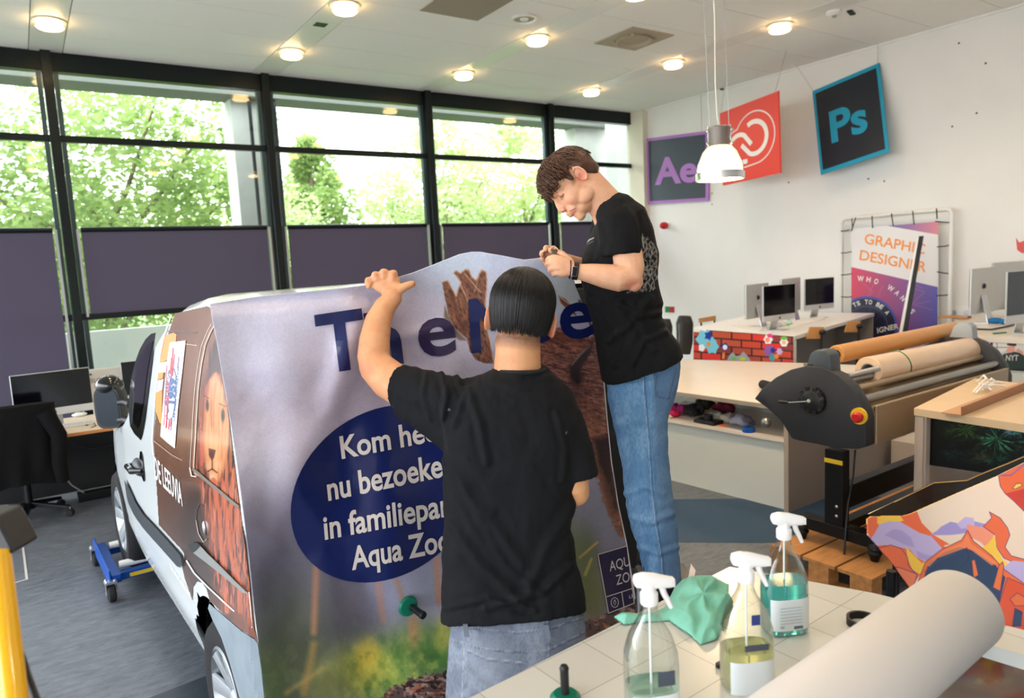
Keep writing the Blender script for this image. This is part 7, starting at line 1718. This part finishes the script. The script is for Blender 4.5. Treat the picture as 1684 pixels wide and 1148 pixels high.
# big paper roll
ra_, rb_ = T(1356, 1175, TZ + .092), T(1578, 1000, TZ + .092)
rr_ = .088; t = thing('large_paper_roll', 'big white paper roll lying on the foreground table', 'roll', (ra_ + rb_) / 2); ax = (rb_ - ra_); ax.z = 0; ax.normalize()
st_ = Vector((ra_.x, ra_.y, TZ + rr_ + .0015)) - ax * .35; ln = (Vector((rb_.x, rb_.y, 0)) - Vector((st_.x, st_.y, 0))).length
MB().lathe([(.045, 0), (rr_ - .003, 0), (rr_, .004), (rr_, ln - .004), (rr_ - .003, ln), (.045, ln), (.045, 0)], st_, ax, 72).build('paper', mat('roll_paper', (216, 210, 204), .6), t, smooth=True)
MB().lathe([(.040, -.002), (.046, -.002), (.046, ln + .002), (.040, ln + .002), (.040, -.002)], st_, ax, 40).build('core', mat('cardboard', (170, 136, 100), .8), t, smooth=True)
# black ring beside the roll
c = T(1415, 1030); t = MB().lathe([(.030, 0), (.036, 0), (.036, .018), (.030, .018), (.030, 0)], c + Vector((.01, .0, .0005)), (0, 0, 1), 40).build('tape_ring', M_black, smooth=True); settags(t, 'black tape ring half hidden behind the big white roll', 'tape')
# second green holder, dark knob at the bottom
c = T(930, 1152); t = thing('suction_holder', 'green holder with black knob standing on the foreground table', 'holder', c)
MB().lathe([(0, 0), (.03, 0), (.032, .008), (.024, .016), (0, .016)], c + UZ * .0005, (0, 0, 1), 28).build('disc', M_gr, t, smooth=True); MB().lathe([(0, 0), (.009, 0), (.009, .05), (.010, .056), (.007, .062), (0, .062)], c + UZ * .015, (0, 0, 1), 20).build('knob', M_black, t, smooth=True)
t = MB().box(T(1184, 1097) + UZ * .006, (.02, .01, .012)).build('small_clip', M_black, bevel=.002); settags(t, 'tiny black clip on the table between the two clear spray bottles', 'clip')
# --- spray bottles
def thinclear(name, tint, ior=1.35):
    m = bpy.data.materials.new(name); m.use_nodes = True; nt = m.node_tree; nt.nodes.clear(); o = nt.nodes.new('ShaderNodeOutputMaterial')
    t = nt.nodes.new('ShaderNodeBsdfTransparent'); g = nt.nodes.new('ShaderNodeBsdfGlossy'); t.inputs[0].default_value = (*tint, 1); g.inputs['Roughness'].default_value = .04
    lw = nt.nodes.new('ShaderNodeLayerWeight'); lw.inputs[0].default_value = .32; mx = nt.nodes.new('ShaderNodeMixShader'); nt.links.new(lw.outputs['Facing'], mx.inputs[0])
    nt.links.new(t.outputs[0], mx.inputs[1]); nt.links.new(g.outputs[0], mx.inputs[2]); nt.links.new(mx.outputs[0], o.inputs[0]); return m
M_bot = thinclear('bottle_clear', (.93, .97, .96)); 
def liquid(name, c): return mat(name, c, .05, trans=.85, ior=1.33, spec=.5)
M_trig = mat('trigger_white', (240, 240, 240), .35, spec=.5)
def orect(c, ax1, ax2, r1, r2, z, p=3.2, n=32):
    return [c + UZ * z + ax1 * math.copysign(abs(math.cos(2 * math.pi * k / n)) ** (2 / p), math.cos(2 * math.pi * k / n)) * r1 + ax2 * math.copysign(abs(math.sin(2 * math.pi * k / n)) ** (2 / p), math.sin(2 * math.pi * k / n)) * r2 for k in range(n)]
def spray(lab, c, yaw, H, liq, lh, label, tilt=0, decals=()):
    """c base centre; nozzle points along yaw"""
    c = Vector((c.x, c.y, TZ + .001)); a1 = Vector((math.cos(yaw), math.sin(yaw), 0)); a2 = Vector((-a1.y, a1.x, 0)); s = H / .30
    t = thing('spray_bottle', lab, 'bottle', c)
    prof = [(.050, .034, 0), (.053, .037, .006), (.053, .037, .10), (.051, .036, .13), (.040, .030, .165), (.020, .019, .20), (.0145, .0145, .215), (.0145, .0145, .232)]
    MB().loft([orect(c, a1, a2, x * s, y * s, z * s) for x, y, z in prof], cap=True).build('bottle_body', M_bot, t, smooth=True)
    lp = [(.0495, .0335, .003), (.0515, .0355, .008)] + [(.0515, .0355, min(lh, .10))] + ([(.0495, .0345, lh)] if lh > .10 else [])
    MB().loft([orect(c, a1, a2, x * s, y * s, z * s) for x, y, z in lp], cap=True).build('liquid', liq, t, smooth=True)
    MB().cyl(c + UZ * .01, c + UZ * .23 * s, .0022, n=8).build('dip_tube', M_trig, t)
    # trigger head
    hd = MB(); n0 = c + UZ * .226 * s
    hd.lathe([(.016 * s, 0), (.0175 * s, .002), (.0175 * s, .022 * s), (.0145 * s, .026 * s), (.0, .026 * s)], n0, (0, 0, 1), 28)
    hd.build('collar', M_trig, t, smooth=True)
    def sec(x, z, w_, h): return [n0 + a1 * x * s + UZ * z * s + a2 * w_ * s * math.cos(q) + UZ * h * s * math.sin(q) for q in [2 * math.pi * k / 20 for k in range(20)]]
    hd = MB(); hd.loft([sec(-.030, .050, .008, .006), sec(-.027, .050, .013, .013), sec(-.012, .049, .0145, .0165), sec(.010, .046, .0135, .0155), sec(.034, .041, .012, .0125), sec(.046, .039, .011, .011), sec(.047, .039, .009, .009)])
    hd.tube([n0 + UZ * .02 * s, n0 + UZ * .045 * s], [.0135 * s, .0135 * s], 20); hd.remeshed('spray_head', M_trig, t, voxel=.0022, smooth=3)
    MB().tube([n0 + a1 * .026 * s + UZ * .032 * s, n0 + a1 * .030 * s + UZ * .018 * s, n0 + a1 * .038 * s + UZ * .002 * s, n0 + a1 * .045 * s - UZ * .014 * s], [.0065 * s, .0062 * s, .0055 * s, .004 * s], 12).build('trigger', M_trig, t, smooth=True)
    MB().box(n0 + a1 * .0485 * s + UZ * .039 * s, (.006 * s, .016 * s, .016 * s), Matrix.Rotation(yaw, 3, 'Z')).build('nozzle', M_trig, t, bevel=.001)
    if label:
        col, z0, z1, w_ = label; V = []; F = []; n = 14
        for j in range(2):
            for i in range(n + 1):
                f = (i / n * 2 - 1) * w_; k2 = math.asin(max(-.97, min(.97, f))); x = .0538 * s * math.copysign(abs(math.sin(k2)) ** (2 / 3.2), f); y = .0378 * s * abs(math.cos(k2)) ** (2 / 3.2)
                V.append(c + a1 * x - a2 * y + UZ * (z0, z1)[j] * s)
        for i in range(n): F.append((i, i + 1, n + 2 + i, n + 1 + i))
        lo_ = mesh_obj('label', V, F, col, t, smooth=True)
        for (u0, u1, v0, v1, m) in decals:
            MB().prism([c + a1 * u0 * s - a2 * .0385 * s + UZ * v0 * s, c + a1 * u1 * s - a2 * .0385 * s + UZ * v0 * s, c + a1 * u1 * s - a2 * .0385 * s + UZ * v1 * s, c + a1 * u0 * s - a2 * .0385 * s + UZ * v1 * s], -a2 * .0004).build('label_print', m, lo_)
    return t
LBL = mat('label_white', (226, 234, 238), .5); M_prn = mat('print_grey', (96, 110, 130), .6); M_prl = mat('print_pale', (176, 190, 202), .6)
yr = math.atan2(R2.y, R2.x)
lines = [(-.030, .024, .072 - k * .0075, .0735 - k * .0075, M_prl) for k in range(6)] + [(-.030, -.020, .024, .030, M_prl), (.004, .026, .020, .027, M_prn)]
spray('spray bottle two thirds full of teal liquid, farthest on the foreground table', T(1289, 836, 1.25), yr + .12, .30, liquid('liquid_teal', (80, 208, 214)), .125, (LBL, .016, .092, .82), decals=lines)
M_blab = mat('label_blue', (34, 52, 120), .4); M_dgr = mat('label_dark', (70, 78, 92), .5)
spray('spray bottle with yellow green liquid in the middle of the three', T(1226, 900, 1.25), yr + .10, .30, liquid('liquid_yellow', (238, 238, 170)), .085, (LBL, .0, .070, .80), decals=[(-.006, .012, .150, .172, M_blab), (-.02, .03, .095, .108, M_dgr)])
spray('nearly empty clear spray bottle with a little green liquid at the left of the three', T(1066, 934, 1.25), yr + .16, .30, liquid('liquid_green', (190, 232, 216)), .06, (LBL, .0, .055, .80), decals=[(.0, .034, .075, .105, M_dgr)])
# --- mint cloth
clo = [(1008, 1016), (1022, 1008), (1048, 1010), (1075, 1008), (1092, 1000), (1100, 985), (1108, 968), (1122, 954), (1145, 948), (1168, 948), (1186, 956), (1199, 962), (1198, 976), (1206, 992), (1200, 1006), (1190, 1020), (1186, 1040), (1178, 1054), (1152, 1062), (1134, 1046), (1116, 1034), (1100, 1022), (1076, 1024), (1050, 1026), (1026, 1030)]
Xc, Yc = np.meshgrid(np.arange(1000, 1212, 1.0), np.arange(944, 1066, 1.0)); ring = [(x, y - 2) for x, y in clo]
def cloth_map(X, Y):
    d = segdist(X, Y, clo); env = np.clip(d / 16, 0, 1) ** .6; big = .028 + .030 * np.exp(-(((X - 1148) / 45) ** 2 + ((Y - 985) / 32) ** 2))
    wx = X + 34 * fbm(X / 42, Y / 42, 3, 2); wy = Y + 34 * fbm(X / 42, Y / 42, 8, 2)
    ph = np.arctan2(wy - 1010, wx - 1168); rd = np.hypot(wy - 1010, wx - 1168)
    f1 = np.sin(ph * 5 + rd / 22) * np.clip(rd / 30, 0, 1); f2 = np.sin(wx / 6.5 + wy / 11)
    z = TZ + .001 + env * np.clip(big * (.78 + .22 * f1) + .0035 * f2, .002, .09)
    r = rays(X, Y + (z - TZ) * 0); t = (TZ - CAMP[2]) / r[..., 2]; P0 = np.array(CAMP) + r * t[..., None]
    # heaped cloth leans back under its own top so that the outline stays inside the ring
    back = (z - TZ)[..., None] * np.array([-FWD.x, -FWD.y, 0]) * .75 / (1)
    P0 = P0 + back; P0[..., 2] = z; return P0
mo = art_obj('cleaning_cloth', Xc, Yc, cloth_map, lambda X, Y: Art(X, Y, (132, 200, 176)).c * (0.94 + .08 * fbm(X / 9, Y / 9, 2))[..., None], artmat('cloth_mint', .9, spec=.2), mask=lambda x, y: inpoly(x, y, clo))
sm = mo.modifiers.new('thickness', 'SOLIDIFY'); sm.thickness = .002; sm.offset = 1
settags(mo, 'crumpled mint green cleaning cloth on the foreground table between the spray bottles', 'cloth')
t = MB().prism([W(1132, 953, 1.9), W(1137, 928, 1.9), W(1144, 938, 1.9), W(1141, 955, 1.9)], F2 * .004).build('paper_scrap', mat('scrap_pink', (226, 196, 176), .7)); t.location.z -= .0; settags(t, 'small pinkish paper scrap standing behind the mint cloth', 'paper')

# ================================================================== flame printed board
fn_ = (-F2 * .94 + UZ * .34).normalized(); fp0 = W(1520, 960, 2.22)
FBm = plane_map(fp0, fn_)
outline = [(1424, 862), (1424, 853), (1430, 849), (1448, 848), (1485, 847), (1496, 844), (1530, 829), (1590, 803), (1640, 782), (1684, 760), (1760, 722), (1800, 980), (1800, 1060), (1700, 1052), (1640, 1040), (1560, 1010), (1500, 975), (1470, 932), (1425, 880)]
OR, YE, LI, LD, NV, RD, SK = (238, 108, 66), (250, 200, 74), (196, 178, 220), (164, 150, 206), (34, 62, 98), (204, 64, 52), (238, 212, 188)
def paint_fl(X, Y):
    A = Art(X, Y, SK); pv = (92, 60, 150)
    A.blob(1560, 850, 60, 40, (244, 222, 200), .5)
    def s(P_, c, o=True):
        A.poly(P_, c, soft=.8)
        if o: A.line(P_ + [P_[0]], 1.1, (70, 40, 110), .8, .9)
    s([(1424, 850), (1446, 847), (1480, 848), (1500, 842), (1512, 864), (1540, 890), (1556, 902), (1530, 920), (1500, 960), (1440, 900), (1420, 870)], OR, False)
    s([(1440, 849), (1478, 848), (1484, 856), (1470, 860), (1446, 866), (1440, 860)], YE, False)
    s([(1506, 841), (1514, 860), (1534, 880), (1560, 895), (1540, 900), (1510, 880), (1492, 862), (1480, 848)], OR, False)
    s([(1434, 880), (1444, 862), (1460, 857), (1478, 858), (1496, 868), (1510, 876), (1530, 882), (1548, 902), (1536, 918), (1520, 924), (1505, 916), (1494, 904), (1470, 898), (1452, 896), (1436, 898), (1426, 888)], LI, False)
    A.poly([(1452, 880), (1466, 870), (1480, 872), (1496, 884), (1502, 900), (1486, 896), (1466, 886)], LD, soft=2, a=.7); A.poly([(1504, 905), (1520, 912), (1532, 914), (1526, 922), (1508, 918)], LD, soft=2, a=.7)
    s([(1488, 900), (1500, 912), (1514, 926), (1530, 918), (1522, 936), (1510, 944), (1498, 936), (1490, 918)], YE, False)
    s([(1440, 902), (1462, 896), (1480, 902), (1490, 916), (1492, 930), (1504, 944), (1488, 938), (1470, 932), (1456, 932)], OR)
    s([(1458, 930), (1480, 934), (1506, 944), (1498, 974), (1480, 960)], (240, 128, 90))
    s([(1546, 866), (1562, 858), (1580, 862), (1596, 856), (1620, 862), (1652, 868), (1630, 872), (1604, 872), (1580, 878), (1560, 880), (1528, 880), (1540, 872)], LD, False); s([(1572, 862), (1586, 850), (1600, 852), (1602, 866), (1580, 870)], LI, False)
    s([(1590, 862), (1606, 866), (1640, 868), (1632, 884), (1622, 902), (1612, 892), (1600, 886), (1586, 884)], (246, 150, 120), False)
    s([(1616, 866), (1630, 852), (1626, 842), (1644, 852), (1656, 868), (1660, 880), (1652, 900), (1662, 914), (1684, 920), (1684, 932), (1650, 918), (1638, 900), (1636, 880)], OR)
    s([(1604, 906), (1622, 896), (1636, 880), (1638, 900), (1648, 920), (1660, 930), (1644, 936), (1620, 924)], YE, False)
    s([(1648, 934), (1664, 922), (1684, 924), (1700, 940), (1700, 960), (1676, 956), (1656, 946)], LI, False)
    s([(1504, 966), (1520, 924), (1546, 904), (1580, 888), (1590, 872), (1600, 890), (1630, 914), (1650, 936), (1684, 960), (1684, 1060), (1600, 1050), (1500, 1000)], (240, 112, 58))
    s([(1512, 966), (1526, 926), (1552, 908), (1576, 900), (1600, 906), (1636, 930), (1652, 950), (1640, 1000), (1560, 1000), (1516, 985)], NV); A.line([(1588, 900), (1592, 916), (1586, 930)], 1.4, (24, 40, 70), .9); A.line([(1520, 940), (1540, 922), (1570, 910)], 2.0, (50, 84, 124), .7, 2)
    s([(1597, 922), (1602, 920), (1608, 946), (1600, 950)], (240, 120, 60)); s([(1642, 930), (1648, 924), (1650, 932), (1644, 972), (1632, 966)], (240, 120, 60))
    A.poly([(1590, 878), (1596, 894), (1640, 926), (1630, 930), (1590, 900), (1540, 918), (1526, 932), (1522, 928), (1550, 905), (1582, 892)], (248, 140, 90), soft=1.2, a=.8)
    s([(1656, 950), (1684, 962), (1700, 980), (1700, 1060), (1650, 1040), (1640, 1000)], (230, 84, 44)); s([(1668, 1000), (1680, 1006), (1678, 1030), (1664, 1030)], NV); s([(1660, 985), (1672, 975), (1684, 982), (1684, 996), (1668, 996)], (240, 112, 58))
    s([(1641, 782), (1684, 762), (1700, 760), (1700, 850), (1684, 842), (1668, 826), (1652, 812), (1644, 800)], (232, 104, 60)); A.poly([(1652, 812), (1700, 800), (1700, 850), (1684, 842), (1668, 826)], RD, soft=1)
    s([(1664, 804), (1670, 796), (1678, 795), (1680, 799), (1670, 804)], YE); A.line([(1641, 782), (1662, 782), (1684, 764)], 2, (110, 90, 180), .9)
    A.line([outline[i] for i in range(10)], 2.0, (240, 196, 90), .8, 1); return A.c
X_, Y_ = np.meshgrid(np.arange(1420, 1802, 1.), np.arange(722, 1064, 1.)); 
fl = thing('printed_board', 'large curved board printed with orange flames and lilac smoke behind the white roll', 'board', W(1560, 960, 2.2))
def bendf(o=0.0):
    def f(X, Y):
        P0 = FBm(X, Y); r = rays(X, Y); r = r / np.linalg.norm(r, axis=-1, keepdims=True); d = .05 * ((np.asarray(X, float) - 1560) / 150) ** 2 * -1 + .02 * np.sin((np.asarray(X, float) - 1420) / 60)
        return P0 + r * (d - o)[..., None]
    return f
bo = art_obj('printed_face', X_, Y_, bendf(0), paint_fl, artmat('board_print', .25, coat=.3), fl, mask=lambda x, y: inpoly(x, y, outline))
sm = bo.modifiers.new('thickness', 'SOLIDIFY'); sm.thickness = .006; sm.offset = -1
ob = [bendf(0)(np.array(float(x)), np.array(float(y))) for x, y in ((1480, 950), (1690, 1045))]
for p in ob:
    p = Vector(p) + F2 * .05; MB().cyl((p.x, p.y, 0), p, .015, n=10).build('support', M_blackm, fl)
# dark second board behind it
ol2 = [(1440, 846), (1400, 868), (1340, 872), (1300, 870), (1270, 862), (1290, 850), (1400, 838), (1532, 795), (1560, 792), (1588, 790), (1612, 780), (1660, 760), (1700, 742), (1700, 762), (1640, 786), (1530, 832), (1490, 846)]
ol2 = [(1536, 794), (1590, 790), (1612, 780), (1660, 761), (1700, 744), (1740, 730), (1740, 800), (1640, 800), (1560, 830), (1470, 860), (1440, 850), (1428, 846), (1470, 826)]
m2 = plane_map(W(1560, 820, 2.5), fn_); f2 = one(m2)
t = thing('dark_board', 'black glossy board with a thin golden edge behind the flame board', 'board', W(1560, 820, 2.5))
MB().prism([f2(*p) for p in ol2], F2 * .006).build('panel', mat('board_black', (30, 27, 26), .25, coat=.3), t)
mesh_s = laid('golden_edge', [stroke2(ol2[:6], 1.6), stroke2([ol2[12], ol2[0]], 1.0)], lambda x, y: f2(x, y) - F2 * .002, mat('gold_edge', (206, 156, 80), .4), t)
for x, y in ((1480, 856), (1720, 790)):
    p = f2(x, y) + F2 * .02; MB().cyl((p.x, p.y, 0), p, .012, n=10).build('support', M_blackm, t)
